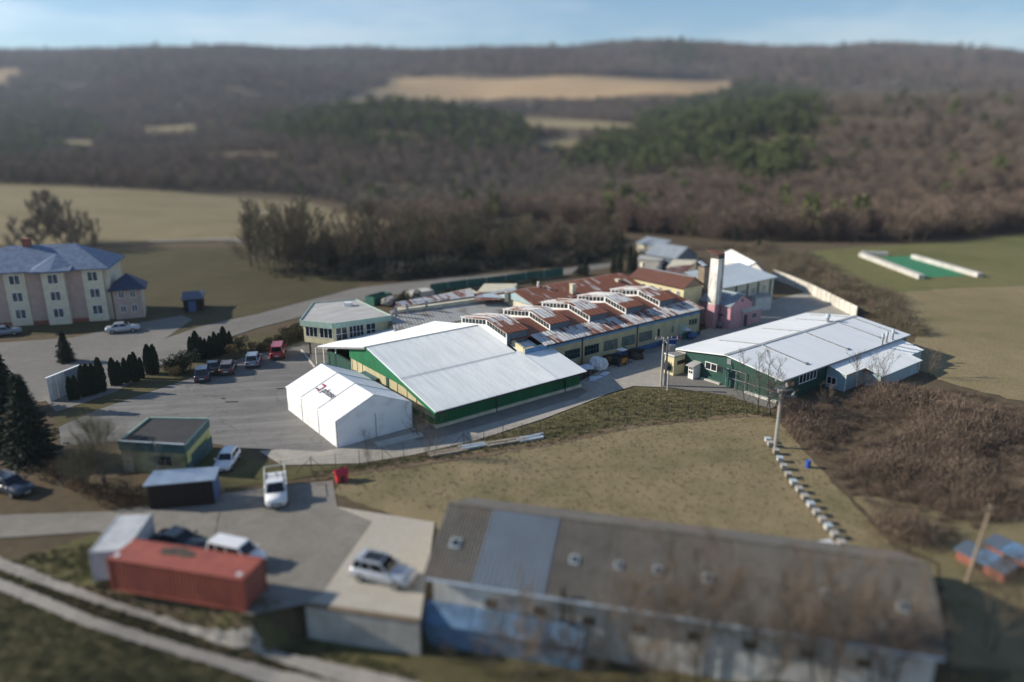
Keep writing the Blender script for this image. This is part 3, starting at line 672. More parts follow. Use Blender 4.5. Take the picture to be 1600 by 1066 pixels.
for i in range(5):
    a0 = 16.4 + 7.26*i
    A0, A1 = a0, a0+LW
    def lz(b): return (FZ + FS*(b-FB) if b <= RB else FZ + FS*(RB-FB) - .16*(b-RB))
    q = [(LB0, lz(LB0)-.7), (LB1, lz(LB1)-.7), (LB1, lz(LB1)+LH-.06), (RB, lz(RB)+LH-.06), (LB0, lz(LB0)+LH-.06)]
    for k, a in enumerate((A0, A1-.1)):
        m = MB(); n = 5; vs = [F3(a, b, z) for b, z in q] + [F3(a+.1, b, z) for b, z in q]
        m.add(vs, [tuple(range(n-1, -1, -1)), tuple(range(n, 2*n))] + [(r, (r+1) % n, n+(r+1) % n, n+r) for r in range(n)])
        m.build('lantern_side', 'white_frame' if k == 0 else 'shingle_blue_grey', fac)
    m = MB(); m.fbox(A0+.1, A1-.1, LB0+.02, LB0+.15, lz(LB0)-.7, lz(LB0)+LH-.1); m.build('lantern_front', 'shingle_blue_grey', fac)
    bs = RB - 2.2
    for nm, b0, b1, mt in (('lantern_roof', LB0-.2, bs-.6, 'rust_roof'), ('lantern_roof', bs-.58, RB, 'rust_white_roof'), ('lantern_roof', RB, LB1+.1, 'rust_white_roof')):
        m = MB(); m.slab([F3(A0-.12, b0, lz(b0)+LH+.02), F3(A1+.12, b0, lz(b0)+LH+.02), F3(A1+.12, b1, lz(b1)+LH+.02), F3(A0-.12, b1, lz(b1)+LH+.02)], .09); rf = m.build(nm, mt, fac)
        m = MB()
        for k in range(6):
            a = A0 - .1 + k*.68; m.slab([F3(a, b0, lz(b0)+LH+.08), F3(a+.06, b0, lz(b0)+LH+.08), F3(a+.06, b1, lz(b1)+LH+.08), F3(a, b1, lz(b1)+LH+.08)], .06)
        s_ = m.build('seams', mt, rf); s_['kind'] = 'stuff'
    for (b0, b1, n_) in ((LB0+.15, RB-.1, 7), (RB+.15, LB1-.2, 7)):
        for k in range(n_):
            p0 = b0 + (b1-b0)*(k+.12)/n_; p1 = b0 + (b1-b0)*(k+.88)/n_
            m = MB(); m.hexa([F3(A0-.05, p0, lz(p0)+.22), F3(A0-.05, p1, lz(p1)+.22), F3(A0+.02, p1, lz(p1)+.22), F3(A0+.02, p0, lz(p0)+.22),
                              F3(A0-.05, p0, lz(p0)+.80), F3(A0-.05, p1, lz(p1)+.80), F3(A0+.02, p1, lz(p1)+.80), F3(A0+.02, p0, lz(p0)+.80)])
            m.build('window_pane', 'glass', fac)
for (x, y0, y1) in ((894.5, 462, 444.5), (965, 446, 440)):
    a, b = fa(W(x, y0, 5.4)); m = MB(); m.fbox(a-.35, a+.35, b-.35, b+.35, 4.6, 7.2 if x < 900 else 6.4); m.fbox(a-.42, a+.42, b-.42, b+.42, 7.2 if x < 900 else 6.4, 7.32 if x < 900 else 6.5); m.build('chimney', 'cream_plaster', fac)

# ------------------------------------------------------------------ rust-roofed range behind the factory
rg = thing('rust_roofed_range', 'long low range with a rusty sheet roof directly behind the factory lanterns', 'building', (*fr(42, 25), 0))
m = MB(); m.fbox(30.6, 53.6, 20.5, 29.6, -.2, 5.3); m.build('wall', 'cream_plaster', rg)
m = MB(); vs = [F3(30.35, b, z) for b, z in ((20.3, 5.2), (25.1, 6.5), (29.9, 5.2))] + [F3(30.62, b, z) for b, z in ((20.3, 5.2), (25.1, 6.5), (29.9, 5.2))]
m.add(vs, [(0,1,2), (5,4,3), (0,3,4,1), (1,4,5,2), (2,5,3,0)]); m.build('gable', 'pale_blue_cladding', rg)
for q in (((30.1,20.1,5.45),(54.2,20.1,5.45),(54.2,25.1,6.75),(30.1,25.1,6.75)), ((30.1,25.1,6.75),(54.2,25.1,6.75),(54.2,30.2,5.45),(30.1,30.2,5.45))):
    m = MB(); m.slab([F3(*p) for p in q], .12); m.build('roof_slope', 'rust_patch_roof', rg)
m = MB()
for i in range(38):
    a = 30.3 + i*.63; m.slab([F3(a,20.1,5.52), F3(a+.07,20.1,5.52), F3(a+.07,25.05,6.82), F3(a,25.05,6.82)], .08)
m.build('standing_seams', 'rust_patch_roof', rg)['kind'] = 'stuff'
a, b = fa(W(841, 455.5, 6.0)); m = MB(); m.tube(F3(a, b, 5.2), F3(a, b, 7.6), .2, n=8); m.build('chimney', 'white_plaster', rg)

# low weathered roofs between office and factory
lw = thing('weathered_workshop', 'low workshop with weathered grey ribbed roofs between the office and factory', 'building', (*fr(20, 24), 0))
m = MB(); m.fbox(10.6, 30.0, 19.9, 33.0, -.2, 3.6); m.build('wall', 'cream_plaster', lw)
def flatpx(z, *pts): return [(*W(x, y, z), z) for x, y in pts]
def roofquad(par, name, mat, A, B, Cc, D, n=30, h=.022):    # each (x, y, z) picture point at a height
    m = MB(); P = [(*W(x, y, z), z) for x, y, z in (A, B, Cc, D)]; ribbed(m, *P, n, h); return m.build(name, mat, par)
roofquad(lw, 'roof_slope', 'eternit_grey', (617,521,3.75), (832,479,3.75), (800,461.5,4.6), (609,492,4.6), 46)
roofquad(lw, 'roof_slope', 'eternit_roof', (611,492,4.62), (726,474,4.62), (700,459,5.2), (618,477,5.2), 26)
m = MB(); q = [W(610,493,4.6), W(800,463,4.6), W(795,456,4.6), W(609,485,4.6)]; m.prism(q, 3.4, 4.55); m.build('valley_deck', 'flashing', lw)
roofquad(lw, 'roof_slope', 'rust_patch_roof', (727,473,4.64), (770,462,4.64), (752,454,5.0), (706,461,5.0), 12)
lm = thing('light_roofed_workshop', 'low workshop with streaked pale and rusty roof beside the back road', 'building', (*W(690,470), 0))
q = [W(618,483,4.9), W(742,463.5,4.9), W(783,468,4.9), W(795,462,4.9), W(740,452,4.9), W(612,472,4.9)]
m = MB(); m.prism([W(620,490,4.6), W(760,470,4.6), W(735,455,4.6), W(622,478,4.6)], -.2, 5.1); m.build('wall', 'cream_plaster', lm)
roofquad(lm, 'roof_slope', 'rust_white_roof', (618,480,5.3), (742,463,5.3), (737,451.5,5.8), (618,472,5.8), 34)
roofquad(lm, 'roof_slope', 'rust_patch_roof', (742,470,5.1), (785,468,5.1), (770,456,5.3), (740,459,5.3), 14)
for x, y in ((636.5,485),(666.5,480),(619,489)):
    a = W(x, y, 5.0); m = MB(); m.box(a[0]-.18, a[0]+.18, a[1]-.18, a[1]+.18, 4.4, 6.0); m.build('roof_vent', 'grey_metal', lm)
ls = thing('pale_roofed_store', 'small store with pale blue-grey roof against the rusty range', 'building', (*W(775,462), 0))
m = MB(); m.prism([W(745,466,4), W(800,464,4), W(808,452,4), W(757,452,4)], -.2, 5.0); m.build('wall', 'cream_plaster', ls)
roofquad(ls, 'roof_slope', 'pale_grey_sheet', (742,464,5.25), (808,467,5.25), (806,449,5.5), (755,459,5.5), 16)
a = W(791.5, 466, 5.3); m = MB(); m.box(a[0]-.3, a[0]+.3, a[1]-.3, a[1]+.3, 4.8, 6.3); m.build('chimney', 'cream_plaster', ls)

# ------------------------------------------------------------------ office with the slanted flat roof
of = thing('glazed_office', 'yellow first-floor office with wide windows and a flat five-sided roof', 'building', (*fr(5, 32), 0))
OZ = 5.0
P5 = [W(469.4,502,OZ), W(520,507,OZ), W(611,494.4,OZ), W(556,469,OZ), W(490,474.5,OZ)]
m = MB(); m.prism(P5, OZ-.55, OZ+.02); m.build('roof_deck', 'pale_felt', of)
for i in range(5):
    a, b = P5[i], P5[(i+1) % 5]; d = unit(b-a); n = np.array([d[1], -d[0]])
    m = MB(); m.prism([a-d*.02+n*.0, b+d*.0+n*.0, b+n*.14, a+n*.14], OZ-.62, OZ+.16); m.build('fascia', 'teal_trim', of)
def inset(k): c = sum(P5)/5; return [p + (c-p)*k for p in P5]
W5 = inset(.06); b5 = 2.0
m = MB(); m.prism([W5[0], W5[1], W5[2], W5[3], W5[4]], b5-.1, OZ-.56); m.build('wall', 'pale_yellow_plaster', of)
m = MB(); c = sum(W5)/5; m.prism([W5[1]+(c-W5[1])*.35, W5[2]+(c-W5[2])*.1, W5[3]+(c-W5[3])*.1, W5[4]+(c-W5[4])*.3, W5[0]+(c-W5[0])*.5], -.2, b5-.12); m.build('ground_floor', 'white_plaster', of)
p = W(485.5, 554); m = MB(); m.tube((*p, 0), (*p, b5-.1), .13, n=8); m.build('post', 'dark_metal', of)
p = W(497, 562); 
d = unit(W5[1]-W5[0]); L = np.linalg.norm(W5[1]-W5[0])
for s0, s1 in ((.06, .47), (.53, .96)): wall_window(of, W5[0], d, L*s0, L*s1, 2.75, 4.25, 3, 1, 'white_frame', 'glass', .07)
d = unit(W5[2]-W5[1]); L = np.linalg.norm(W5[2]-W5[1])
for s0, s1, k in ((.03, .24, 2), (.27, .54, 4), (.58, .76, 2)): wall_window(of, W5[1], d, L*s0, L*s1, 2.45, 4.32, k, 2, 'white_frame', 'glass', .07)
a = W(545, 478, OZ); m = MB(); m.box(a[0]-.6, a[0]+.5, a[1]-.5, a[1]+.5, OZ, OZ+.55); m.build('roof_hatch', 'white_frame', of)
a = W(559.5, 470, OZ); m = MB(); m.tube((*a, OZ-.2), (*a, OZ+1.6), .05); m.build('mast', 'grey_metal', of)

# ------------------------------------------------------------------ two-storey cream block, chimneys, boiler house
cb = thing('cream_block', 'two-storey cream block with dark rusty gabled roof beside the chimneys', 'building', (*fr(56, 17), 0))
m = MB(); m.fbox(54.0, 58.6, 11.3, 22.7, -.2, 6.3); m.build('wall', 'pale_yellow_plaster', cb)
for q in (((53.6,11.0,6.3),(56.3,11.0,7.9),(56.3,23.0,7.9),(53.6,23.0,6.3)), ((56.3,11.0,7.9),(59.0,11.0,6.3),(59.0,23.0,6.3),(56.3,23.0,7.9))):
    m = MB(); P = [F3(*p) for p in q]
    if q[0][0] < 54: ribbed(m, P[3], P[0], P[1], P[2], 26, .05)
    else: m.slab(P, .1)
    m.build('roof_slope', 'rust_dark_roof', cb)
for b in (11.15, 22.55):
    m = MB(); vs = [F3(a, b+o, z) for o in (0, .25) for a, z in ((54.0, 6.28), (58.6, 6.28), (56.3, 7.75))]; m.add(vs, [(0,1,2), (5,4,3), (0,3,4,1), (1,4,5,2), (2,5,3,0)]); m.build('gable', 'brown_render', cb)
m = MB(); m.slab([F3(56.1,11,7.98), F3(56.5,11,7.98), F3(56.5,23,7.98), F3(56.1,23,7.98)], .12); m.build('ridge_cap', 'grey_metal', cb)
for k in range(6):
    b = 12.0 + 1.85*k; wall_window(cb, fr(54.0, 0), VV, b, b+.75, 4.35, 5.75, 2, 1, 'white_frame', 'curtain_glass' if k < 3 else 'glass', .06, out=-1)
a, b = fa(W(1004.5, 416, 8)); m = MB(); m.fbox(56.1, 56.7, 22.2, 22.8, 7.6, 8.7); m.build('chimney', 'cream_plaster', cb)
def stack(name, label, corner, wa, wb, z0, z1, parts, cat='chimney'):
    t = thing(name, label, cat, (*fr(*corner), 0)); a0, b0 = corner
    for nm, zz0, zz1, g, mt in parts:
        m = MB(); m.fbox(a0-g, a0+wa+g, b0-g, b0+wb+g, zz0, zz1); m.build(nm, mt, t)
    return t, a0, b0
ch, ca, cb_ = stack('tall_chimney', 'tall square chimney, white above and pink below, with soot at its top', fa(W(1114, 514)), 1.5, 1.5, 0, 0,
    [('base', -.2, 3.9, .03, 'pink_plaster'), ('shaft', 3.9, 11.3, 0, 'chimney_white'), ('crown', 11.3, 12.0, .03, 'soot')])
p = [F3(ca-.6, cb_-.2, 12.15), F3(ca+1.2, cb_-.3, 12.1), F3(ca+1.2, cb_+1.9, 12.5), F3(ca-.6, cb_+1.9, 12.6)]
m = MB(); m.slab(p, .12); m.build('cap_plate', 'rust_roof', ch)
for k in range(4):
    x = (.1, 1.4)[k % 2]; y = (.1, 1.4)[k//2]; m = MB(); m.tube(F3(ca+x, cb_+y, 11.9), F3(ca+x, cb_+y, 12.3), .06); m.build('cap_leg', 'dark_metal', ch)
m = MB()
for k in range(26): m.tube(F3(ca+1.0, cb_-.12, .8+k*.42), F3(ca+1.38, cb_-.12, .8+k*.42), .02, n=4)
for x in (1.0, 1.38): m.tube(F3(ca+x, cb_-.12, .6), F3(ca+x, cb_-.12, 11.5), .025, n=4)
m.build('ladder', 'dark_metal', ch)
m = MB(); m.fbox(ca+.95, ca+1.6, cb_-.75, cb_, 2.2, 2.32); m.build('ladder_landing', 'dark_metal', ch)
sc_, a_, b_ = stack('stub_chimney', 'short brown rendered chimney behind the tall white one', fa(W(1099, 446, 5.8)), 1.35, 1.35, 0, 0, [('shaft', 0, 8.8, 0, 'brown_render'), ('crown', 8.8, 9.0, .05, 'soot')])
m = MB(); m.slab([F3(a_-.2, b_+.2, 9.1), F3(a_+.7, b_+.1, 9.1), F3(a_+.7, b_+1.3, 9.7), F3(a_-.2, b_+1.3, 9.7)], .08); m.build('cap_plate', 'white_sheet', sc_)

bo = thing('boiler_house', 'pink boiler house with slate-grey gabled roof behind the tall chimney', 'building', (*fr(61, 8), 0))
bc = fa(W(1141.7, 478, 4.0)); B0 = 5.2
s, zz = onp(1160.5, 460, fr(bc[0], bc[1]), EV); s2, z2 = onp(1180, 468, fr(bc[0], bc[1]), EV)
A0, A1 = bc[0], bc[0]+2*s; zr = zz; B0 = bc[1]; B1 = 11.2
m = MB(); m.fbox(A0+.15, A1-.15, B0+.05, B1, -.2, 3.85); m.build('wall', 'pink_plaster', bo)
m = MB(); vs = [F3(a, b, z) for b in (B0, B0+.2) for a, z in ((A0+.1, -.1), (A1-.1, -.1), (A1-.1, 3.8), ((A0+A1)/2, zr-.15), (A0+.1, 3.8))]
m.add(vs, [(0,1,2,3,4), (9,8,7,6,5)] + [(i, 5+i, 5+(i+1) % 5, (i+1) % 5) for i in range(5)]); m.build('gable', 'pink_plaster', bo)
am = (A0+A1)/2
for q in (((A0-.2,B0-.2,3.85),(am,B0-.2,zr),(am,B1+.2,zr),(A0-.2,B1+.2,3.85)), ((am,B0-.2,zr),(A1+.2,B0-.2,3.85),(A1+.2,B1+.2,3.85),(am,B1+.2,zr))):
    m = MB(); m.slab([F3(*p) for p in q], .1); m.build('roof_slope', 'grey_slate', bo)
m = MB(); m.slab([F3(am-.2,B0-.25,zr+.06), F3(am+.2,B0-.25,zr+.06), F3(am+.2,B1+.2,zr+.06), F3(am-.2,B1+.2,zr+.06)], .1); m.build('ridge_cap', 'pale_grey_sheet', bo)
m = MB(); m.tube(F3(am+.1, B0-.06, zr-1.0), F3(am+.1, B0+.02, zr-1.0), .22, n=12); m.build('vent', 'dark_metal', bo)
wall_window(bo, fr(A0+.15, 0), VV, 9.3, 9.9, 1.6, 3.0, 1, 1, 'dark_teal', 'glass', .05, out=-1)
an = thing('pink_annexe', 'small pink lean-to annexe with pale roof in front of the boiler house', 'building', (*fr(62, 3), 0))
ac = fa(W(1158.5, 511)); a0, b0 = ac; wdt = 5.2
m = MB(); m.fbox(a0, a0+wdt, b0, B0-.02, -.2, 2.35); m.build('wall', 'pink_plaster', an)
m = MB(); m.slab([F3(a0-.2, b0-.2, 2.4), F3(a0+wdt+.2, b0-.2, 2.4), F3(a0+wdt+.2, B0-.02, 3.0), F3(a0-.2, B0-.02, 3.0)], .12); m.build('roof', 'pale_felt', an)
wall_window(an, fr(0, b0), EV, a0+2.6, a0+3.9, 1.0, 1.9, 2, 1, 'white_frame', 'glass', .06)
m = MB(); m.fbox(a0+.5, a0+1.3, b0-.05, b0+.02, 0, 1.9); m.build('door', 'dark_metal', an)
sh = thing('small_white_shed', 'small white shed with flat grey roof between annexe and cream hall', 'shed', (*W(1195,485), 0))
q = [W(1181,466,2.5), W(1207,463,2.5), W(1196,457,2.5), W(1166,461,2.5)]
m = MB(); m.prism([p + (sum(q)/4-p)*.06 for p in q], -.2, 2.4); m.build('wall', 'white_plaster', sh)
m = MB(); m.prism(q, 2.4, 2.55); m.build('roof', 'pale_felt', sh)

ck = thing('cream_hall', 'cream hall with wide pale grey sheet roof behind the boiler house', 'building', (*fr(72, 15), 0))
J = [(64.3, 11.4, 5.0), (80.0, 11.4, 5.0), (80.0, 19.2, 6.5), (64.3, 19.2, 6.5)]
m = MB(); m.fbox(64.5, 79.8, 11.6, 19.0, -.2, 4.9); m.build('wall', 'cream_plaster', ck)
m = MB(); ribbed(m, *[F3(a + (-.3, .3, .3, -.3)[i], b + (-.3, -.3, .3, .3)[i], z) for i, (a, b, z) in enumerate(J)], 40, .02, .3); m.build('roof', 'pale_grey_sheet', ck)
m = MB(); m.prism([fr(64.5, 19.0), fr(79.8, 19.0), fr(79.8, 11.6), fr(64.5, 11.6)][::-1], 4.9, [4.98, 4.98, 6.3, 6.3]); m.build('wall_top', 'cream_plaster', ck)
for a in (65.2, 68.3, 71.6, 74.8, 78.6): m = MB(); m.fbox(a, a+.35, 11.48, 11.6, 0, 4.85); m.build('pilaster', 'dark_teal', ck)
for a in (66.4, 70.0, 73.0, 76.2): wall_window(ck, fr(0, 11.6), EV, a, a+1.3, 2.7, 3.9, 2, 1, 'white_frame', 'curtain_glass', .07)
wall_window(ck, fr(79.8, 0), VV, 13.2, 14.4, 1.6, 3.2, 2, 1, 'white_frame', 'glass', .07)
wt = thing('white_store_hall', 'white gabled store hall with blue trim at the far end of the site', 'building', (*W(1165,415), 0))
Q = [W(1163,418,4.0), W(1181.5,410.5,5.6), W(1142.5,390,5.6), W(1128,394,4.0)]
e2 = unit(Q[1]-Q[0]); l2 = Q[2]-Q[1]; Q5 = Q[1] + (Q[1]-Q[0]); 
m = MB(); m.prism([Q[0], Q5, Q5+l2, Q[0]+l2], -.2, 3.9); m.build('wall', 'white_plaster', wt)
for A, B, Cc, D in (((*Q[0], 4.0), (*Q[1], 5.6), (*(Q[1]+l2), 5.6), (*(Q[0]+l2), 4.0)), ((*Q[1], 5.6), (*Q5, 4.0), (*(Q5+l2), 4.0), (*(Q[1]+l2), 5.6))):
    m = MB(); m.slab([A, B, Cc, D], .1); m.build('roof_slope', 'white_sheet', wt)
nn = unit(-l2)*.08
m = MB(); vs = [(*(p+o), z) for o in (nn, nn*2) for p, z in ((Q[0], 3.7), (Q5, 3.7), (Q[1], 5.45))]; m.add(vs, [(0,1,2), (5,4,3), (0,3,4,1), (1,4,5,2), (2,5,3,0)]); m.build('gable', 'white_plaster', wt)
for A, B in (((Q[0], 3.95), (Q[1], 5.55)), ((Q[1], 5.55), (Q5, 3.95))):
    m = MB(); m.tube((*(A[0]+nn*2.5), A[1]), (*(B[0]+nn*2.5), B[1]), .16, n=4); m.build('gable_trim', 'navy_slate', wt)
# grey barns and sheds at the back
def barn(name, label, pts, z_e, z_r, wall, roof):     # pts: picture eave-front-left, eave-front-right, ridge-left, ridge-right ; ridge parallel to the eave
    a, b = W(*pts[0], z_e), W(*pts[1], z_e); c, d_ = W(*pts[2], z_r), W(*pts[3], z_r)
    c2, d2 = c + (c-a), d_ + (d_-b)
    t = thing(name, label, 'barn', (*((a+b)/2), 0))
    m = MB(); m.prism([a+(c-a)*.08, b+(d_-b)*.08, d2-(d_-b)*.08, c2-(c-a)*.08], -.2, z_e-.05); m.build('wall', wall, t)
    for q in (((*a, z_e), (*b, z_e), (*d_, z_r), (*c, z_r)), ((*c, z_r), (*d_, z_r), (*d2, z_e), (*c2, z_e))):
        m = MB(); m.slab(list(q), .12); m.build('roof_slope', roof, t)
    for p0, p1, p2 in ((a+(c-a)*.08, c, c2-(c-a)*.08), (b+(d_-b)*.08, d_, d2-(d_-b)*.08)):
        i_ = unit(b-a)*.25*(1 if p0 is p0 and np.allclose(p1, c) else -1)
        m = MB(); vs = [(*(p+o), z) for o in (i_*.2, i_) for p, z in ((p0, z_e-.06), (p2, z_e-.06), (p1, z_r-.12))]; m.add(vs, [(0,1,2), (5,4,3), (0,3,4,1), (1,4,5,2), (2,5,3,0)]); m.build('gable', wall, t)
    return t
bn = barn('grey_barn', 'grey gabled barn with slate roof behind the brown stub chimney', ((1057,402),(1071,387),(1047,399),(1086,382)), 3.2, 5.6, 'shingle_blue_grey', 'grey_slate') if False else None
t = thing('grey_barn', 'grey gabled barn at the back with its end wall in shade', 'barn', (*W(1075,405), 0))
A, B, D = W(1057,402,3.2), W(1085,383,5.4), W(1103,397,3.2)       # eave front, ridge front, far eave
l = unit(W(1057,402,3.2) - W(1040,394,3.2)); A = W(1046,399,3.0); G = W(1056,404,3.0)
e1 = EV; b0 = G; 
w_, dp = 7.5, 9.0
def fb(a, b): return b0 + a*EV + b*VV
m = MB(); m.prism([fb(.2,.2), fb(w_-.2,.2), fb(w_-.2,dp), fb(.2,dp)], -.2, 2.95); m.build('wall', 'shingle_blue_grey', t)
m = MB(); vs = [(*fb(a, b), z) for b in (.15, .4) for a, z in ((.2, 2.9), (w_-.2, 2.9), (w_/2, 5.0))]; m.add(vs, [(0,1,2), (5,4,3), (0,3,4,1), (1,4,5,2), (2,5,3,0)]); m.build('gable', 'shingle_blue_grey', t)
for q in (((-.2,-.2,3.0),(w_/2,-.2,5.2),(w_/2,dp,5.2),(-.2,dp,3.0)), ((w_/2,-.2,5.2),(w_+.2,-.2,3.0),(w_+.2,dp,3.0),(w_/2,dp,5.2))):
    m = MB(); m.slab([(*fb(a, b), z) for a, b, z in q], .12); m.build('roof_slope', 'grey_slate', t)
t = thing('cream_barn', 'small cream barn with grey roof left of the grey barn', 'barn', (*W(1035,405), 0))
b0 = W(1030,407,0); w_, dp = 3.6, 7.5
m = MB(); m.prism([fb(.1,.1), fb(w_,.1), fb(w_,dp), fb(.1,dp)], -.2, 3.3); m.build('wall', 'cream_plaster', t)
m = MB(); m.slab([(*fb(-.3,-.3), 3.4), (*fb(w_+.3,-.3), 4.6), (*fb(w_+.3,dp+.3), 4.6), (*fb(-.3,dp+.3), 3.4)], .14); m.build('roof', 'grey_slate', t)
m = MB(); m.prism([fb(.8,.02), fb(2.4,.02), fb(2.4,.1), fb(.8,.1)], 0, 2.2); m.build('door', 'timber', t)
t = thing('flat_garage', 'flat-roofed grey garage with dark open door near the back conifers', 'garage', (*W(1022,415), 0))
q = [W(996,405,2.3), W(1034,408,2.3), W(1040,402,2.3), W(1000,399,2.3)]
m = MB(); m.prism([p+(sum(q)/4-p)*.05 for p in q], -.2, 2.2); m.build('wall', 'pale_concrete', t)
m = MB(); m.prism(q, 2.2, 2.4); m.build('roof', 'pale_felt', t)
a, b = W(1016.5,417), W(1029,418); d = unit(b-a); n = np.array([d[1], -d[0]])
m = MB(); m.prism([a-n*.02, b-n*.02, b+n*.1, a+n*.1], 0, 1.75); m.build('door', 'dark_metal', t)
t = thing('rust_roofed_outbuilding', 'low outbuilding with rusty roof behind the cream block', 'building', (*W(1065,420), 0))
m = MB(); m.prism([W(1040,428,3), W(1075,428,3), W(1088,416,3), W(1052,415,3)], -.2, 4.3); m.build('wall', 'cream_plaster', t)
roofquad(t, 'roof', 'rust_patch_roof', (1038,426,4.6), (1068,427,4.6), (1088,413,5.0), (1046,417,5.0), 16)
m = MB(); rr = random.Random(3)
for k in range(16):
    p = W(1040+k*2.8, 411.5-1.0*math.sin(k*.2), 0); m.ball((*p, .9), 1.3+rr.random()*.5, 7, 4, .75, .4, rr)
tag(m.build('rubble_heap', 'stone_heap'), 'long rubble heap behind the cream block', 'heap')
m = MB()
for k in range(16):
    p = W(1041+k*2.7, 409.5-1.0*math.sin(k*.2), 1.6); m.ball((*p, 1.7), .8+rr.random()*.3, 7, 4, .35, .5, rr)
tag(m.build('white_sheeting', 'white_film'), 'crumpled white sheeting lying along the rubble heap', 'tarpaulin')

# ------------------------------------------------------------------ right green hall with white roof
rh = thing('white_roofed_hall', 'dark green hall under a smooth white roof with grey strips', 'building', (*fr(50, -10), 0))
RA, RBb = fa(W(1217.5, 632)); RL, RWd, RE, RR = 31.0, 15.4, 3.1, 4.2
def rz(b): return RE + (RR-RE)*(b-RBb)/7.7 if b <= RBb+7.7 else RR - (RR-RE)*(b-RBb-7.7)/7.7
q = [(RBb+.1, -.2), (RBb+RWd-.1, -.2), (RBb+RWd-.1, RE-.1), (RBb+7.7, RR-.1), (RBb+.1, RE-.1)]
m = MB(); vs = [F3(a, b, z) for a in (RA+.1, RA+.35) for b, z in q]; m.add(vs, [(0,1,2,3,4), (9,8,7,6,5)] + [(i, 5+i, 5+(i+1) % 5, (i+1) % 5) for i in range(5)]); m.build('gable_wall', 'dark_green_cladding', rh)
m = MB(); m.fbox(RA+.35, RA+RL, RBb+.1, RBb+.35, -.2, RE-.1); m.build('long_wall', 'dark_green_cladding', rh)
m = MB(); m.fbox(RA+.35, RA+RL, RBb+RWd-.35, RBb+RWd-.1, -.2, RE-.1); m.build('rear_wall', 'dark_green_cladding', rh)
m = MB(); m.fbox(RA+RL-.2, RA+RL+.05, RBb+.2, RBb+RWd-.2, -.2, RE-.05); m.build('end_wall', 'dark_green_cladding', rh)
for k, (b0, b1) in enumerate(((RBb-.3, RBb+7.7), (RBb+7.7, RBb+RWd+.3))):
    m = MB(); q = [F3(RA-.25, b0, rz(b0)), F3(RA+RL+.3, b0, rz(b0)), F3(RA+RL+.3, b1, rz(b1)), F3(RA-.25, b1, rz(b1))]
    m.slab(q, .13); m.build('roof_slope', 'white_sheet', rh)
m = MB(); m.slab([F3(RA-.3, RBb+7.45, RR+.04), F3(RA+RL+.3, RBb+7.45, RR+.04), F3(RA+RL+.3, RBb+7.95, RR+.04), F3(RA-.3, RBb+7.95, RR+.04)], .08); m.build('ridge_strip', 'roof_strip', rh)
for x, y in ((1186, 538), (1256, 519), (1301.5, 502), (1331, 496.5)):
    a = fa(W(x, y, RR))[0]
    m = MB(); m.slab([F3(a-.2, RBb+1.2, rz(RBb+1.2)+.05), F3(a+.2, RBb+1.2, rz(RBb+1.2)+.05), F3(a+.2, RBb+7.44, RR+.04), F3(a-.2, RBb+7.44, RR+.04)], .08); m.build('roof_strip', 'roof_strip', rh)
    m = MB(); m.slab([F3(a-.2, RBb+14.0, rz(RBb+14.0)+.05), F3(a+.2, RBb+14.0, rz(RBb+14.0)+.05), F3(a+.2, RBb+7.96, RR+.04), F3(a-.2, RBb+7.96, RR+.04)], .08); m.build('roof_strip', 'roof_strip', rh)
    m = MB(); m.fbox(a-.32, a+.32, RBb+1.0, RBb+1.35, rz(RBb+1.2)-.02, rz(RBb+1.2)+.14); m.build('strip_end', 'flashing', rh)
m = MB(); m.tube(F3(RA-.2, RBb-.36, RE-.1), F3(RA+RL+.2, RBb-.36, RE-.1), .09); m.build('gutter', 'flashing', rh)
def vent(x, y, z, h, r, cap):
    p = W(x, y, z); t = m = MB(); m.tube((*p, z-.1), (*p, z+h), r, r*.9, 10); v = m.build('roof_vent', 'grey_metal', rh)
    m = MB(); m.tube((*p, z+h-.1), (*p, z+h+.45), cap, cap*.8, 10); m.build('vent_cowl', 'pale_grey_sheet', v)
vent(1292.5, 504, 4.0, .85, .26, .36)
for x, y in ((1378, 537.5), (1384.5, 534), (1394, 530)): vent(x, y, 3.2, 1.0, .15, .2)
def wr(x, y): return onp(x, y, fr(RA+.1, RBb), VV)
def c2(x, y): return 1030+x/8., 520+y/8.
for x0, x1, y0, y1, n_, fm in ((578, 720, 360, 490, 2, 'white_frame'), (725, 785, 400, 515, 1, 'dark_metal')):
    A, D = wr(*c2(x0, y0)), wr(*c2(x1, y1)); B = wr(*c2(x1, y0+28)); Cc = wr(*c2(x0, y1-35))
    wall_window(rh, fr(RA+.1, RBb), VV, A[0], D[0], (Cc[1]+D[1])/2, (A[1]+B[1])/2, n_, 1, fm, 'glass', .1, out=-1)
A = wr(*c2(878, 360)); m = MB(); m.fbox(RA+.02, RA+.1, RBb+A[0]-.3, RBb+A[0]+.3, A[1]-.35, A[1]+.35); m.build('wall_vent', 'grey_metal', rh)
# steel tube frame standing against the gable
A, B = wr(*c2(862, 440)), wr(*c2(1100, 510)); Cc = wr(*c2(845, 640))
m = MB()
for s in (A[0], (A[0]+B[0])/2, B[0]): m.tube(F3(RA-.12, RBb+s, 0), F3(RA-.12, RBb+s, A[1]), .05)
for z in (A[1], A[1]*.55): m.tube(F3(RA-.12, RBb+A[0], z), F3(RA-.12, RBb+B[0], z), .05)
m.build('wall_frame', 'grey_metal', rh)
m = MB(); m.tube(F3(RA+.0, RBb+1.0, 1.35), F3(RA+.0, RBb+B[0], 1.35), .04); m.build('wall_pipe', 'grey_metal', rh)
m = MB(); m.fbox(RA-.25, RA+.1, RBb+.3, RBb+4.6, -.1, .35); m.build('plinth', 'pale_concrete', rh)
m = MB(); m.fbox(RA-.25, RA+.1, RBb+8.3, RBb+11.2, -.1, .3); m.build('plinth', 'pale_concrete', rh)
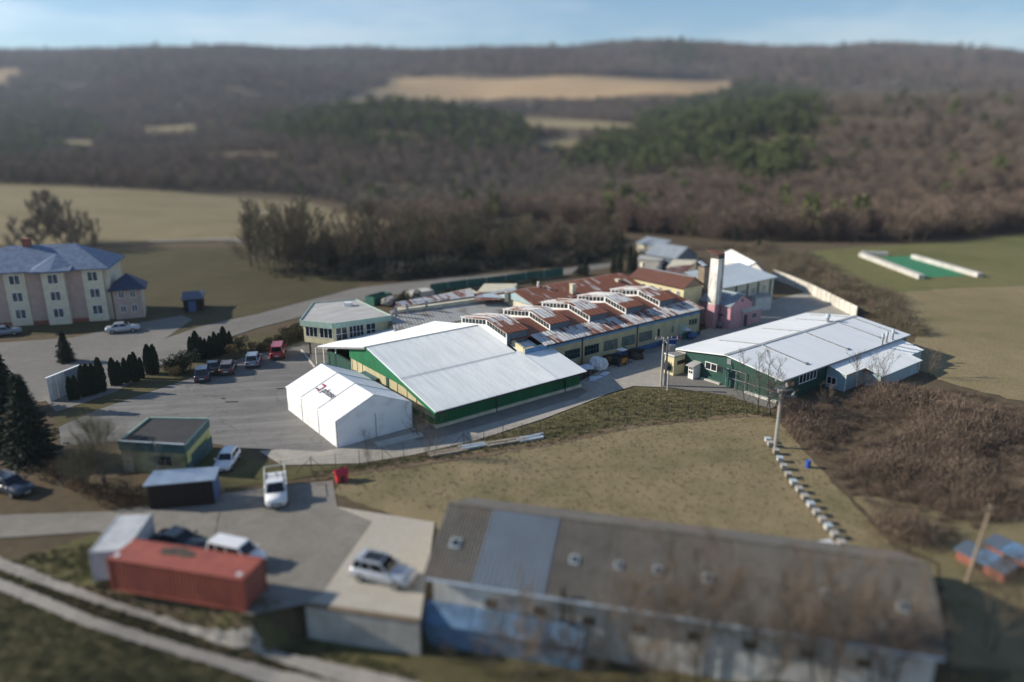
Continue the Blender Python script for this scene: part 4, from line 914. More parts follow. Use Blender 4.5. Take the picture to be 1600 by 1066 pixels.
def wl_(x, y): return onp(x, y, fr(RA, RBb+.1), EV)
def c4(x, y): return 1190+x/10.66, 560+y/10.66
A, D = wl_(*c4(622, 290)), wl_(*c4(905, 330)); B = wl_(*c4(905, 185)); Cc = wl_(*c4(612, 435))
wall_window(rh, fr(RA, RBb+.1), EV, Cc[0], D[0], (Cc[1]+D[1])/2, (A[1]+B[1])/2, 5, 1, 'white_frame', 'glass', .1)
# pale blue extension, stepped
ex = thing('pale_blue_extension', 'pale blue stepped extension with white roof against the green hall', 'building', (*W(1340,600), 0))
E0 = fa(W(1318, 612)); ez = onp(1319.5, 585.5, fr(*E0), EV)[1]
ea0 = E0[0]; eb0 = E0[1]; ea1 = fa(W(1357.8, 575, ez))[0]; D_ = fa(W(1378, 581, ez)); ea2 = fa(W(1441, 556.5, ez))[0]; eb2 = D_[1]
ea1 = D_[0]
top = RE-.25
def exz(b): return top - (top-ez)*(RBb-b)/(RBb-eb0)
m = MB(); m.fbox(ea0, ea1, eb0, RBb+.05, -.3, ez-.06); m.build('wall', 'pale_blue_cladding', ex)
m = MB(); m.fbox(ea1, ea2, eb2, RBb+.05, -.3, exz(eb2)-.08); m.build('wall', 'pale_blue_cladding', ex)
vs = [(eb0, ez-.08), (RBb, ez-.08), (RBb, top-.08)]
m = MB(); m.add([F3(a, b, z) for a in (ea0+.002, ea0+.2) for b, z in vs], [(0,1,2), (5,4,3), (0,3,4,1), (1,4,5,2), (2,5,3,0)]); m.build('wall_top', 'pale_blue_cladding', ex)
m = MB(); ribbed(m, F3(ea0-.2, eb0-.2, exz(eb0-.2)), F3(ea1, eb0-.2, exz(eb0-.2)), F3(ea1, RBb-.1, top), F3(ea0-.2, RBb-.1, top), 14, .03); m.build('roof', 'white_sheet', ex)
E3 = fa(W(1441, 543, ez+.1)); ea3, eb3 = E3[0], max(E3[1], eb2+.6)
if ea3 > ea2 + .5:
    m = MB(); m.fbox(ea2+.01, ea3, eb3, RBb+.05, -.3, exz(eb3)-.08); m.build('wall', 'pale_blue_cladding', ex)
    m = MB(); ribbed(m, F3(ea2+.21, eb3-.2, exz(eb3-.2)), F3(ea3+.2, eb3-.2, exz(eb3-.2)), F3(ea3+.2, RBb-.1, top), F3(ea2+.21, RBb-.1, top), 12, .03); m.build('roof', 'white_sheet', ex)
m = MB(); ribbed(m, F3(ea1+.01, eb2-.2, exz(eb2-.2)), F3(ea2+.2, eb2-.2, exz(eb2-.2)), F3(ea2+.2, RBb-.1, top), F3(ea1+.01, RBb-.1, top), 24, .03); m.build('roof', 'white_sheet', ex)
for a, b in ((ea0, eb0-.08), (ea1+.3, eb2-.08), (ea2-.3, eb2-.08)):
    m = MB(); m.tube(F3(a, b, 0), F3(a, b, exz(b)-.15), .06); m.build('downpipe', 'white_frame', ex)
m = MB(); m.tube(F3(ea0, eb0-.27, exz(eb0)-.12), F3(ea1, eb0-.27, exz(eb0)-.12), .07); m.build('gutter', 'brown_render', ex)
A = onp(*c4(1092, 285), fr(ea0, eb0), VV); D = onp(*c4(1240, 455), fr(ea0, eb0), VV); B = onp(*c4(1240, 318), fr(ea0, eb0), VV); Cc = onp(*c4(1085, 420), fr(ea0, eb0), VV)
wall_window(ex, fr(ea0, eb0), VV, A[0], D[0], (Cc[1]+D[1])/2, (A[1]+B[1])/2, 2, 1, 'white_frame', 'glass', .1, out=-1)
# kiosk and white booth before the gable
kk = thing('transformer_kiosk', 'small flat-roofed cream kiosk with dark switchgear on its face, beside the green gable', 'kiosk', (*W(1060,585), 0))
k0 = W(1051.5, 588.5); dl = unit(W(1038,584)-k0); dr = unit(W(1077,580)-k0)
ka, kb = -VV*0, None
def fk(a, b): return k0 + a*EV + b*VV
wl2 = np.linalg.norm(W(1038,583.5)-k0); kz = onp(1053.5, 557, k0, EV)[1]
kd = 2.6
m = MB(); m.prism([fk(0,0), fk(kd,0), fk(kd,wl2), fk(0,wl2)], -.1, kz-.15); m.build('wall', 'pale_yellow_plaster', kk)
m = MB(); m.prism([fk(-.12,-.12), fk(kd+.1,-.12), fk(kd+.1,wl2+.1), fk(-.12,wl2+.1)], kz-.15, kz-.02); m.build('roof', 'felt_roof', kk)
m = MB(); m.prism([fk(kd-.5,-.1), fk(kd+.08,-.1), fk(kd+.08,wl2+.1), fk(kd-.5,wl2+.1)], kz-.02, kz+.12); m.build('parapet', 'pale_concrete', kk)
m = MB(); m.prism([fk(-.10,-.10), fk(.05,-.10), fk(.05,wl2+.1), fk(-.10,wl2+.1)], kz-.02, kz+.10); m.build('parapet', 'white_frame', kk)
m = MB(); m.prism([fk(.7,-.05), fk(2.1,-.05), fk(2.1,0), fk(.7,0)], 1.45, 1.95); m.build('vent_grille', 'dark_metal', kk)
m = MB(); m.prism([fk(-.45,.5), fk(-.02,.5), fk(-.02,1.35), fk(-.45,1.35)], .75, 1.6); sw = m.build('switch_box', 'dark_metal', kk)
for i in range(3): m = MB(); p = fk(-.25, .62+.3*i); m.tube((*p, 1.6), (*p, 1.95), .07, .04, 6); m.build('bushing', 'insulator', sw)
bt = thing('white_booth', 'narrow white booth with sloped roof and lattice window at the hall entrance', 'booth', (*W(1083,590), 0))
b0 = W(1082.5, 594.5); wl2 = np.linalg.norm(W(1074,592)-b0); bz = onp(1084, 573, b0, EV)[1]
def fk(a, b): return b0 + a*EV + b*VV
kd = 1.7
m = MB(); m.prism([fk(0,0), fk(kd,0), fk(kd,wl2), fk(0,wl2)], -.1, bz); m.build('wall', 'white_frame', bt)
m = MB(); m.slab([(*fk(-.35,-.2), bz+.05), (*fk(kd+.2,-.2), bz+.45), (*fk(kd+.2,wl2+.2), bz+.45), (*fk(-.35,wl2+.2), bz+.05)], .1); m.build('roof', 'pale_felt', bt)
for z0, z1 in ((bz-1.05, bz-.62), (bz-.55, bz-.15)): wall_window(bt, b0, VV, .08, wl2-.08, z0, z1, 2, 1, 'white_frame', 'glass', .05, out=-1)

# ------------------------------------------------------------------ tent
TN, TE, TL = W(527.5,700.8), W(644.6,668), W(451.6,640)
te = unit(TE-TN); tv = np.array([-te[1], te[0]]); TW, TLn, TZ, TR_ = 8.7, 13.1, 2.9, 4.75
tn = thing('event_tent', 'large white marquee tent with dark printed lettering on its roof', 'tent', (*(TN+te*TW/2+tv*TLn/2), 0))
def ft(a, b): return TN + a*te + b*tv
def T3(a, b, z): p = ft(a, b); return (p[0], p[1], z)
for k in range(3):
    b0, b1 = TLn*k/3, TLn*(k+1)/3
    for s in (0, 1):
        m = MB(); a0 = 0 if s == 0 else TW; dd = -.04 if s == 0 else .04
        # slightly billowing side sheet
        nb, nz = 8, 5; vs = []
        for i in range(nb+1):
            for j in range(nz+1):
                bl = .07*math.sin(math.pi*i/nb)*math.sin(math.pi*j/nz)*(1 if s else -1) + .012*math.sin(i*2.1+j*1.7+k)
                vs.append(T3(a0 + bl + dd*.2, b0+.02+(b1-b0-.04)*i/nb, .05 + (TZ-.05)*j/nz))
        fs_ = [(i*(nz+1)+j, i*(nz+1)+j+1, (i+1)*(nz+1)+j+1, (i+1)*(nz+1)+j) for i in range(nb) for j in range(nz)]
        m.add(vs, fs_); m.build('wall_panel', 'pvc_white', tn, True)
        m = MB(); vs = []; na, nb = 8, 8
        for i in range(na+1):
            for j in range(nb+1):
                u_ = i/na; a = -.12 + (TW/2+.12)*u_; a = a if s == 0 else TW-a
                z = TZ-.05 + (TR_-TZ+.05)*u_ - .05*math.sin(math.pi*u_)*math.sin(math.pi*j/nb)
                vs.append(T3(a, b0+.015+(b1-b0-.03)*j/nb, z))
        fs_ = [(i*(nb+1)+j, (i+1)*(nb+1)+j, (i+1)*(nb+1)+j+1, i*(nb+1)+j+1) if s == 0 else (i*(nb+1)+j, i*(nb+1)+j+1, (i+1)*(nb+1)+j+1, (i+1)*(nb+1)+j) for i in range(na) for j in range(nb)]
        m.add(vs, fs_); m.build('roof_panel', 'pvc_white', tn, True)
for b in (0, TLn/3, 2*TLn/3, TLn):
    m = MB()
    for p, q in ((T3(0,b,0), T3(0,b,TZ)), (T3(0,b,TZ), T3(TW/2,b,TR_)), (T3(TW/2,b,TR_), T3(TW,b,TZ)), (T3(TW,b,TZ), T3(TW,b,0))): m.tube(p, q, .055, n=5)
    m.build('frame_arch', 'grey_metal', tn)
for b in (-.03, TLn+.03):
    b_ = b + (.03 if b > 1 else -.03)
    m = MB(); m.add([T3(.05,b,.03), T3(TW/2-.02,b,.03), T3(TW/2-.02,b,TZ-.12), T3(.05,b,TZ-.12)], [(0,1,2,3)]); m.build('gable_curtain', 'pvc_white', tn)
    m = MB(); m.add([T3(TW/2+.02,b,.03), T3(TW-.05,b,.03), T3(TW-.05,b,TZ-.12), T3(TW/2+.02,b,TZ-.12)], [(0,1,2,3)]); m.build('gable_curtain', 'pvc_white', tn)
    m = MB(); m.add([T3(0,b_,TZ-.16), T3(TW,b_,TZ-.16), T3(TW,b_,TZ), T3(TW/2,b_,TR_-.02), T3(0,b_,TZ)], [(0,1,2,3,4)]); m.build('gable_top', 'pvc_white', tn)
m = MB(); m.tube(T3(TW/2,-.06,.1), T3(TW/2,-.06,TZ-.2), .04); m.build('gable_zip', 'grey_metal', tn)
# printed mark and word on the roof facing the yard
sl_ = math.hypot(TW/2, TR_-TZ); rx = Vector((-tv[0], -tv[1], 0)); ry = Vector((te[0]*(TW/2)/sl_, te[1]*(TW/2)/sl_, (TR_-TZ)/sl_)); rn = rx.cross(ry)
def onroof(x, y, O):   # picture point on the roof plane -> reading coordinates
    r = Vector(ray(x, y)); t_ = (Vector(O) - Vector((0, 0, CAM_H))).dot(rn)/r.dot(rn); p = Vector((0, 0, CAM_H)) + r*t_ - Vector(O); return p.dot(rx), p.dot(ry)
O_ = Vector(T3(0, TLn, TZ)); O_.freeze()
def roofpt(u_, v_, h=.035): return O_ + rx*u_ + ry*v_ + rn*h
cu = bpy.data.curves.new('print_font', 'FONT'); cu.body = 'phase'; cu.size = 1.32; cu.shear = .10; cu.extrude = .006; cu.space_character = 1.02; cu.offset = .012
tmp = bpy.data.objects.new('print_font', cu); C.objects.link(tmp); bpy.context.view_layer.update()
dg = bpy.context.evaluated_depsgraph_get(); me = bpy.data.meshes.new_from_object(tmp.evaluated_get(dg)); bpy.data.objects.remove(tmp)
t0_, t1_ = onroof(502.6, 611.0, O_), onroof(522.8, 621.2, O_); bs0 = onroof(512.4, 619.2, O_)[1]; at_ = onroof(512.9, 606.4, O_)[1]
xs_ = [v.co.x for v in me.vertices]; x0_, x1_ = min(xs_), max(xs_); ym_ = max(v.co.y for v in me.vertices)
for v in me.vertices:
    q = roofpt(t0_[0] + (v.co.x-x0_)*(t1_[0]-t0_[0])/(x1_-x0_), bs0 + v.co.y*(at_-bs0)/ym_, .03); v.co = q + rn*v.co.z - Vector(tn['_o'])
me.materials.clear(); me.materials.append(MATS['print_dark']); link('lettering', me, tn)
def plate(u0, u1, v0, v1, mat, nm):
    m = MB(); m.hexa([tuple(roofpt(u_, v_, .012)) for u_, v_ in ((u0,v0),(u1,v0),(u1,v1),(u0,v1))] + [tuple(roofpt(u_, v_, .03)) for u_, v_ in ((u0,v0),(u1,v0),(u1,v1),(u0,v1))]); m.build(nm, mat, tn)
q1, q2, q3_, q4 = onroof(503.2, 601.2, O_), onroof(510.4, 603.0, O_), onroof(500.6, 614.4, O_), onroof(493.4, 607.2, O_); q5 = onroof(498.6, 609.6, O_)
plate(q1[0], q2[0], q2[1]-.22, q2[1], 'print_red', 'printed_bar'); plate(q2[0]-.2, q2[0], min(q3_[1], q2[1]-1.0), q2[1]-.225, 'print_red', 'printed_bar'); plate(q4[0], q5[0], q5[1]-.1, q5[1]+.1, 'print_dark', 'printed_bar')

# grime streak near the eave
m = MB(); rr = random.Random(5)
t = thing('timber_ramp', 'low grey timber ramp lying along the shaded end of the tent', 'ramp', (*W(640,690), 0))
a, b = W(585,694), W(655,677); d = unit(b-a); n = np.array([d[1], -d[0]])
for i in range(4):
    m = MB(); m.prism([a+n*(.02+i*.3), b+n*(.02+i*.3), b+n*(.29+i*.3), a+n*(.29+i*.3)], .08, .2+.02*(i % 2)); m.build('plank', 'pale_concrete', t)
# ------------------------------------------------------------------ gatehouse and blue-roofed shed
gh = thing('gatehouse', 'small olive-yellow gatehouse with black flat roof and teal fascia', 'building', (*W(245,720), 0))
g0 = W(291, 745)                                        # front right corner on the ground
gz = onp(288, 697, g0, np.array([1, 0]))[1]
G4 = [W(184,690,gz), W(287.5,696,gz), W(326,654,gz), W(232,652.5,gz)]
gc = sum(G4)/4
def gi(k): return [p + (gc-p)*k for p in G4]
m = MB(); m.prism(gi(.03), -.2, gz-.75); m.build('wall', 'olive_plaster', gh)
q = gi(.03); e_ = unit(q[2]-q[1]); n_ = np.array([e_[1], -e_[0]])
m = MB(); m.prism([q[1]+n_*.02, q[2]+n_*.02, q[2]+n_*.06, q[1]+n_*.06], 1.0, gz-.76); m.build('side_wall', 'lime_plaster', gh)
m = MB(); m.prism([q[1]+n_*.02, q[2]+n_*.02, q[2]+n_*.07, q[1]+n_*.07], -.1, .98); m.build('side_plinth', 'dark_teal', gh)
m = MB(); m.prism(gi(.02), gz-.74, gz-.12); m.build('roof', 'dark_felt', gh)
for i in range(4):
    a, b = G4[i], G4[(i+1) % 4]; d = unit(b-a); n = np.array([d[1], -d[0]])
    m = MB(); m.prism([a-n*.12, b-n*.12, b+n*.03, a+n*.03], gz-.85, gz+(.05 if i != 1 else -.1)); m.build('fascia', ('dark_teal', 'dark_teal', 'teal_trim', 'teal_trim')[i], gh)
a, b = G4[0], G4[1]; d = unit(b-a); n = np.array([d[1], -d[0]])
m = MB(); m.prism([a-n*.14, b-n*.14, b+n*.06, a+n*.06], gz+.055, gz+.10); m.build('coping', 'pale_grey_sheet', gh)
s0, z1 = onp(241, 712, q[0], unit(q[1]-q[0])); s1, z0 = onp(269, 728, q[0], unit(q[1]-q[0]))
wall_window(gh, q[0], unit(q[1]-q[0]), s0, s1, z0, z1, 3, 1, 'dark_teal', 'glass', .06)
s0 = onp(195, 712, q[0], unit(q[1]-q[0]))[0]
m = MB(); dd = unit(q[1]-q[0]); nn = np.array([dd[1], -dd[0]]); m.prism([q[0]+dd*s0, q[0]+dd*(s0+.8), q[0]+dd*(s0+.8)+nn*.05, q[0]+dd*s0+nn*.05], 0, 1.95); m.build('door', 'timber', gh)
m = MB(); p = q[1]+n_*.1; m.tube((*p, 0), (*p, gz-.8), .05); m.build('downpipe', 'dark_metal', gh)
tf = thing('teal_fence', 'short teal metal fence beside the gatehouse and white car', 'fence', (*W(322,715), 0))
a, b = W(300,735), W(333,704); d = unit(b-a); L = np.linalg.norm(b-a); n = np.array([d[1], -d[0]])
k = 9
for i in range(k): m = MB(); m.prism([a+d*(L*i/k+.03), a+d*(L*(i+1)/k-.03), a+d*(L*(i+1)/k-.03)+n*.05, a+d*(L*i/k+.03)+n*.05], .1, 1.55); m.build('board', 'dark_teal', tf)
for i in (0, 4, 9): m = MB(); p = a+d*L*i/k-n*.05; m.tube((*p, 0), (*p, 1.6), .05); m.build('post', 'dark_metal', tf)
bs = thing('blue_roofed_shed', 'dark tarred timber shed under a pale blue sheet roof', 'shed', (*W(285,780), 0))
f0, f1 = W(228,800), W(334,795); sz0 = onp(222.5,761,f0,unit(f1-f0))[1]
A, B = W(222.5,760,sz0), W(336,750,sz0); D, Cc = W(240,736,sz0+.35), W(344,729,sz0+.35)
m = MB(); ribbed(m, (*A,sz0), (*B,sz0), (*Cc,sz0+.35), (*D,sz0+.35), 26, .03); m.build('roof', 'galvanised', bs)
m = MB(); i_ = [A+(Cc-A)*.05, B+(D-B)*.05, Cc+(A-Cc)*.05, D+(B-D)*.05]; m.prism(i_, -.1, [sz0-.1, sz0-.1, sz0+.2, sz0+.2]); m.build('wall', 'tarred_boards', bs)
d = unit(i_[1]-i_[0]); n = np.array([d[1], -d[0]]); L = np.linalg.norm(i_[1]-i_[0])
for i in range(22):
    p0 = i_[0]+d*(L*i/22+.01)+n*.01; p1 = i_[0]+d*(L*(i+1)/22-.012)+n*.01; t_ = .02+.015*((i*7) % 3)
    m = MB(); m.prism([p0, p1, p1+n*t_, p0+n*t_], 0, sz0-.13); m.build('board', 'tarred_boards', bs)
d = unit(i_[2]-i_[1]); n = np.array([d[1], -d[0]])
m = MB(); m.prism([i_[1]+n*.02, i_[2]+n*.02, i_[2]+n*.06, i_[1]+n*.06], .2, sz0-.1); m.build('side_tarp', 'blue_tarp', bs)
for k in range(3):
    p = W(342+4*k, 767+2*k); m = MB(); m.tube((*p, 0), (p[0]-.3, p[1]+.4, 1.5), .04, n=5); tag(m.build('timber_pole', 'timber'), ('leaning timber pole nearest the blue-roofed shed', 'middle of the three leaning timber poles by the shed', 'leaning timber pole farthest from the blue-roofed shed')[k], 'pole', 'poles leaning by the shed')

# ------------------------------------------------------------------ long farm building in front
fb_ = thing('farm_building', 'long white farm building under an old grey fibre-cement roof with a blue-grey patch', 'building', (*W(1050,960), -2.6))
FE, FR = 2.0, 4.5
A, B = W(668,900,FE), W(1475,1025,FE); D, Cc = W(688,785,FR), W(1455,874,FR)
fd = unit(B-A); fn_ = np.array([-fd[1], fd[0]]); LL = (B-A)@fd; RW = (D-A)@fn_
def g3(s, r, z=None): p = A + fd*s + fn_*r; return (p[0], p[1], FE+(FR-FE)*r/RW if z is None else z)
c0 = (D-A)@fd; 
m = MB(); m.prism([g3(.25,.35)[:2], g3(LL-.2,.35)[:2], g3(LL-.2,2*RW-.35)[:2], g3(.25,2*RW-.35)[:2]], -2.9, FE-.15); m.build('wall', 'old_white_wall', fb_)
for s in (.2, LL-.2):
    m = MB(); vs = [g3(s+o, r, z) for o in (0, .25 if s < 1 else -.25) for r, z in ((.35, FE-.16), (2*RW-.35, FE-.16), (RW, FR-.2))]; m.add(vs, [(0,1,2), (5,4,3), (0,3,4,1), (1,4,5,2), (2,5,3,0)]); m.build('gable', 'old_white_wall', fb_)
nb = 17; sp = [(D-A)@fd, 0]
s_a, s_b = 2.6, 7.6
def rng(s0, s1, nm, mat, dz, n, h):
    m = MB(); P = [Vector(g3(s0, -.15)), Vector(g3(s1, -.15)), Vector(g3(s1, RW)), Vector(g3(s0, RW))]
    for p in P: p.z += dz
    ribbed(m, *P, n, h, .7); return m.build(nm, mat, fb_)
s_a = (W(735,917,FE)-A)@fd; s_b = (W(850,934,FE)-A)@fd
rng(-.35, s_a-.02, 'roof_sheet', 'old_fibre_cement', 0, 14, .05)
rng(s_a, s_b, 'roof_sheet', 'slate_blue_sheet', .07, 14, .03)['label'] = 'smooth blue-grey metal roof patch'
k = 6
for i in range(k):
    a = s_b + (LL+.35-s_b)*i/k; b = s_b + (LL+.35-s_b)*(i+1)/k; rng(a+.015, b-.005, 'roof_sheet', 'old_fibre_cement', .012*(i % 2), 22, .05)
m = MB(); m.slab([g3(-.35, RW+.0), g3(LL+.35, RW+.0), g3(LL+.35, 2*RW+.2, FE), g3(-.35, 2*RW+.2, FE)], .1); m.build('far_roof_slope', 'old_fibre_cement', fb_)
m = MB(); m.tube(g3(-.3, RW, FR+.06), g3(LL+.3, RW, FR+.06), .14, n=6); m.build('ridge_cap', 'old_fibre_cement', fb_)
for i in range(7):
    m = MB(); m.tube(g3(LL*i/7+.02, -.25, FE-.08), g3(LL*(i+1)/7-.02, -.25, FE-.08), .09, n=8); m.build('gutter', 'galvanised', fb_)
for x, y, sc_ in ((712,850,1.15),(898,876,1),(966,885,.8),(1028,893,1),(1106,905,1),(1410,950,.95),(1290,930,.8)):
    # sight line meets the roof plane
    r = Vector(ray(x, y)); nz = (Vector(g3(1,0))-Vector(g3(0,0))).cross(Vector(g3(0,1))-Vector(g3(0,0))).normalized()
    t_ = (Vector(g3(0,0))-Vector((0,0,CAM_H))).dot(nz)/r.dot(nz); p = Vector((0,0,CAM_H)) + r*t_; s = (np.array(p[:2])-A)@fd; rr_ = (np.array(p[:2])-A)@fn_
    w = .30*sc_; m = MB(); P = [Vector(g3(s+a*w, rr_+b*w)) for a, b in ((-1,-1),(1,-1),(1,1),(-1,1))]
    m.hexa([tuple(p_-nz*.05) for p_ in P] + [tuple(p_+nz*.16) for p_ in P]); sk = m.build('skylight', 'pale_grey_sheet', fb_)
    P = [Vector(g3(s+a*w*.72, rr_+b*w*.72)) for a, b in ((-1,-1),(1,-1),(1,1),(-1,1))]
    m = MB(); m.hexa([tuple(p_+nz*.1) for p_ in P] + [tuple(p_+nz*.185) for p_ in P]); m.build('pane', 'glass', sk)
Of = np.array(g3(0, .35)[:2])
for x, y in ((768,943),(843,955),(920,970),(1000,982),(1084,995),(1172,1008),(1262,1022),(1350,1036)):
    s, z = onp(x, y, Of, fd); wall_window(fb_, Of, fd, s-.42, s+.42, z-.34, z+.34, 2, 1, 'brown_render', 'glass', .07, proud=.06)
for x in (808,):
    s, z = onp(x-10, 940, Of, fd); m = MB(); p = Of+fd*s; n = np.array([fd[1], -fd[0]]); m.tube((*(p-n*.05), z), (*(p+n*.15), z), .14, n=8); m.build('wall_vent', 'grey_metal', fb_)
s, z = onp(880, 955, Of, fd); p = Of + fd*s + np.array([fd[1], -fd[0]])*.5
m = MB(); m.tube((*p, z-.4), (*p, z+2.1), .11, n=8); m.tube((*p, z-.4), (*(p-np.array([fd[1], -fd[0]])*.55), z-.6), .11, n=8); m.build('flue_pipe', 'dark_metal', fb_)
for x in (948, 1100, 1128):
    s, z = onp(x, 985, Of, fd); p = Of + fd*s + np.array([fd[1], -fd[0]])*.08; m = MB(); m.tube((*p, -2.6), (*p, FE-.2), .06); m.build('downpipe', 'galvanised', fb_)
# blue lean-to against it
lt = thing('blue_lean_to', 'low lean-to of patched blue sheets against the white farm wall', 'lean-to', (*W(780,980), -2.6))
n = np.array([fd[1], -fd[0]]); s0 = onp(656, 938, Of, fd)[0]; s1 = onp(916, 975, Of, fd)[0]; zt = onp(700, 942, Of, fd)[1]
kk_ = 6
for i in range(kk_):
    a = s0 + (s1-s0)*i/kk_; b = s0 + (s1-s0)*(i+1)/kk_
    m = MB(); q = [Of+fd*a+n*1.5, Of+fd*(b+.05)+n*1.5, Of+fd*(b+.05)+n*.02, Of+fd*a+n*.02]; dz = .03*(i % 2)
    ribbed(m, (*q[0], zt-.75+dz), (*q[1], zt-.75+dz), (*q[2], zt+dz), (*q[3], zt+dz), 8, .04); m.build('roof_sheet', 'blue_sheet', lt)
    m = MB(); q0, q1 = Of+fd*(a+.01)+n*1.38, Of+fd*(b-.01)+n*1.38
    m.prism([q0, q1, q1-n*.06, q0-n*.06], -2.8, zt-.8+dz-.1*(i % 3 == 1)); m.build('wall_sheet', 'blue_sheet', lt)
for s in (s0+.05, s1-.05):
    m = MB(); q0 = Of+fd*s; m.prism([q0+n*.05, q0+n*1.36, q0+n*1.36+fd*.05, q0+n*.05+fd*.05], -2.8, [zt-.1, zt-.8, zt-.8, zt-.1]); m.build('side_sheet', 'blue_sheet', lt)

# ------------------------------------------------------------------ apartment house on the left
ap = thing('apartment_house', 'three-storey pink and cream apartment house with blue-grey hipped roof', 'building', (*W(80,505), 0))
a0, a1 = W(-8, 512), W(166, 501); ad = unit(a1-a0); an_ = np.array([ad[1], -ad[0]]); AL = np.linalg.norm(a1-a0)
AZ = onp(100, 421, a0, ad)[1]; dep = 11.0
def fp(s, r): return a0 + ad*s - an_*r
def q3(s, r, z): p = fp(s, r); return (p[0], p[1], z)
m = MB(); m.prism([fp(-6,0), fp(AL,0), fp(AL,dep), fp(-6,dep)], -.3, AZ); m.build('wall', 'apartment_pink', ap)
m = MB(); m.prism([fp(-6.05,-.06), fp(AL+.05,-.06), fp(AL+.05,dep), fp(-6.05,dep)], -.3, .7); m.build('plinth', 'brick_red', ap)
def sa(x, y): return onp(x, y, a0, ad)
for cols_, w_, proj_ in (((28,465),1.5,.12), ((88,452),1.6,.9), ((150,465),1.5,.12), ((-35,470),1.5,.12)):
    s = sa(*cols_)[0]
    m = MB(); m.prism([fp(s-w_,-proj_), fp(s+w_,-proj_), fp(s+w_,.05), fp(s-w_,.05)], -.2, AZ-.05); m.build('bay', 'apartment_cream', ap)
    for z in (1.2, 4.0, 6.8): wall_window(ap, fp(0, -proj_), ad, s-.8, s+.8, z, z+1.6, 2, 1, 'white_frame', 'house_glass', .1)
s = sa(180, 480)[0]
m = MB(); m.prism([fp(AL-.02,.6), fp(AL+1.2,.6), fp(AL+1.2,dep-1), fp(AL-.02,dep-1)], -.3, AZ-.3); m.build('side_wing', 'apartment_cream', ap)
RZ = AZ + 3.4; ov = .8
rl, rr_ = 2.0, AL-4.2
E4 = [q3(-6.8,-ov,AZ), q3(AL+ov+1,-ov,AZ), q3(AL+ov+1,dep+ov,AZ), q3(-6.8,dep+ov,AZ)]; R2 = [q3(rl,dep/2,RZ), q3(rr_,dep/2,RZ)]
for q in ((E4[0], E4[1], R2[1], R2[0]), (E4[1], E4[2], R2[1]), (E4[2], E4[3], R2[0], R2[1]), (E4[3], E4[0], R2[0])):
    m = MB(); m.slab(list(q), .18); m.build('roof_slope', 'blue_slate', ap)
s = sa(88, 452)[0]
for sg in (-1, 1):
    m = MB(); m.slab([q3(s, -1.9, AZ+.05), q3(s+sg*2.9, -1.7, AZ-.02), q3(s+sg*2.9, .5, AZ+.62), q3(s, 3.2, AZ+2.2)], .15); m.build('bay_roof', 'blue_slate', ap)
m = MB(); m.slab([q3(s-2.9, -1.75, AZ+.06), q3(s+2.9, -1.75, AZ+.06), q3(s+2.9, .2, AZ+.5), q3(s-2.9, .2, AZ+.5)], .3); m.build('bay_eave', 'blue_slate', ap)
m = MB(); p = fp(rl+3, dep/2); m.box(p[0]-.5, p[0]+.5, p[1]-.5, p[1]+.5, RZ-.6, RZ+1.1); m.build('chimney', 'brick_red', ap)
ax_ = thing('apartment_annexe', 'two-storey pink annexe with dark navy pyramid roof beside the apartment house', 'building', (*W(210,495), 0))
b0, b1 = W(182,500), W(226,496); bd = unit(b1-b0); bn_ = np.array([bd[1], -bd[0]]); BL = np.linalg.norm(b1-b0)
BZ = onp(182, 453, b0, bd)[1]
m = MB(); m.prism([b0, b1, b1-bn_*5, b0-bn_*5], -.3, BZ); m.build('wall', 'apartment_pink', ax_)
m = MB(); m.prism([b1+bd*.02, b1+bd*.1, b1+bd*.1-bn_*5, b1+bd*.02-bn_*5], -.3, BZ-.05); m.build('side_wall', 'apartment_cream', ax_)
q = [b0+bn_*.6-bd*.6, b1+bn_*.6+bd*.9, b1-bn_*5.6+bd*.9, b0-bn_*5.6-bd*.6]; c = sum(q)/4
for i in range(4): m = MB(); m.slab([(*q[i], BZ), (*q[(i+1) % 4], BZ), (*c, BZ+2.3)], .15); m.build('roof_slope', 'navy_slate', ax_)
for s_, z in ((.3, 1.2), (.7, 1.2), (.3, 3.6), (.7, 3.6)): wall_window(ax_, b0, bd, BL*s_-.45, BL*s_+.45, z, z+1.2, 2, 1, 'white_frame', 'house_glass', .08)
ds = thing('dark_garden_shed', 'dark garden shed by the lane right of the apartment house', 'shed', (*W(300,483), 0))
q = [W(288,489), W(318,486), W(320,478), W(290,480)]
m = MB(); m.prism(q, -.1, 2.2); m.build('wall', 'tarred_boards', ds)
qc = sum(q)/4; q2 = [p+(p-qc)*.15 for p in q]; m = MB(); m.prism(q2, [2.2]*4, [2.35,2.35,2.8,2.8]); m.build('roof', 'navy_slate', ds)
m = MB(); d = unit(q[1]-q[0]); n = np.array([d[1],-d[0]]); m.prism([q[0]+d*.8, q[0]+d*2, q[0]+d*2+n*.05, q[0]+d*.8+n*.05], 0, 1.9); m.build('door', 'blue_tarp', ds)
ww = thing('white_boundary_wall', 'pale slatted boundary wall with white coping beside the tall spruce', 'wall', (*W(105,615), 0))
a, b = W(78,629), W(131,606); d = unit(b-a); n = np.array([d[1],-d[0]]); L = np.linalg.norm(b-a); hz_ = onp(128,568,b,d)[1]
for i in range(4): m = MB(); m.prism([a+d*(L*i/4+.02), a+d*(L*(i+1)/4-.02), a+d*(L*(i+1)/4-.02)+n*.12, a+d*(L*i/4+.02)+n*.12], 0, hz_-.12); m.build('wall_panel', ('white_plaster' if i < 2 else 'grey_slate'), ww)
m = MB(); m.prism([a-n*.1, b-n*.1, b+n*.22, a+n*.22], hz_-.11, hz_); m.build('coping', 'white_sheet', ww)

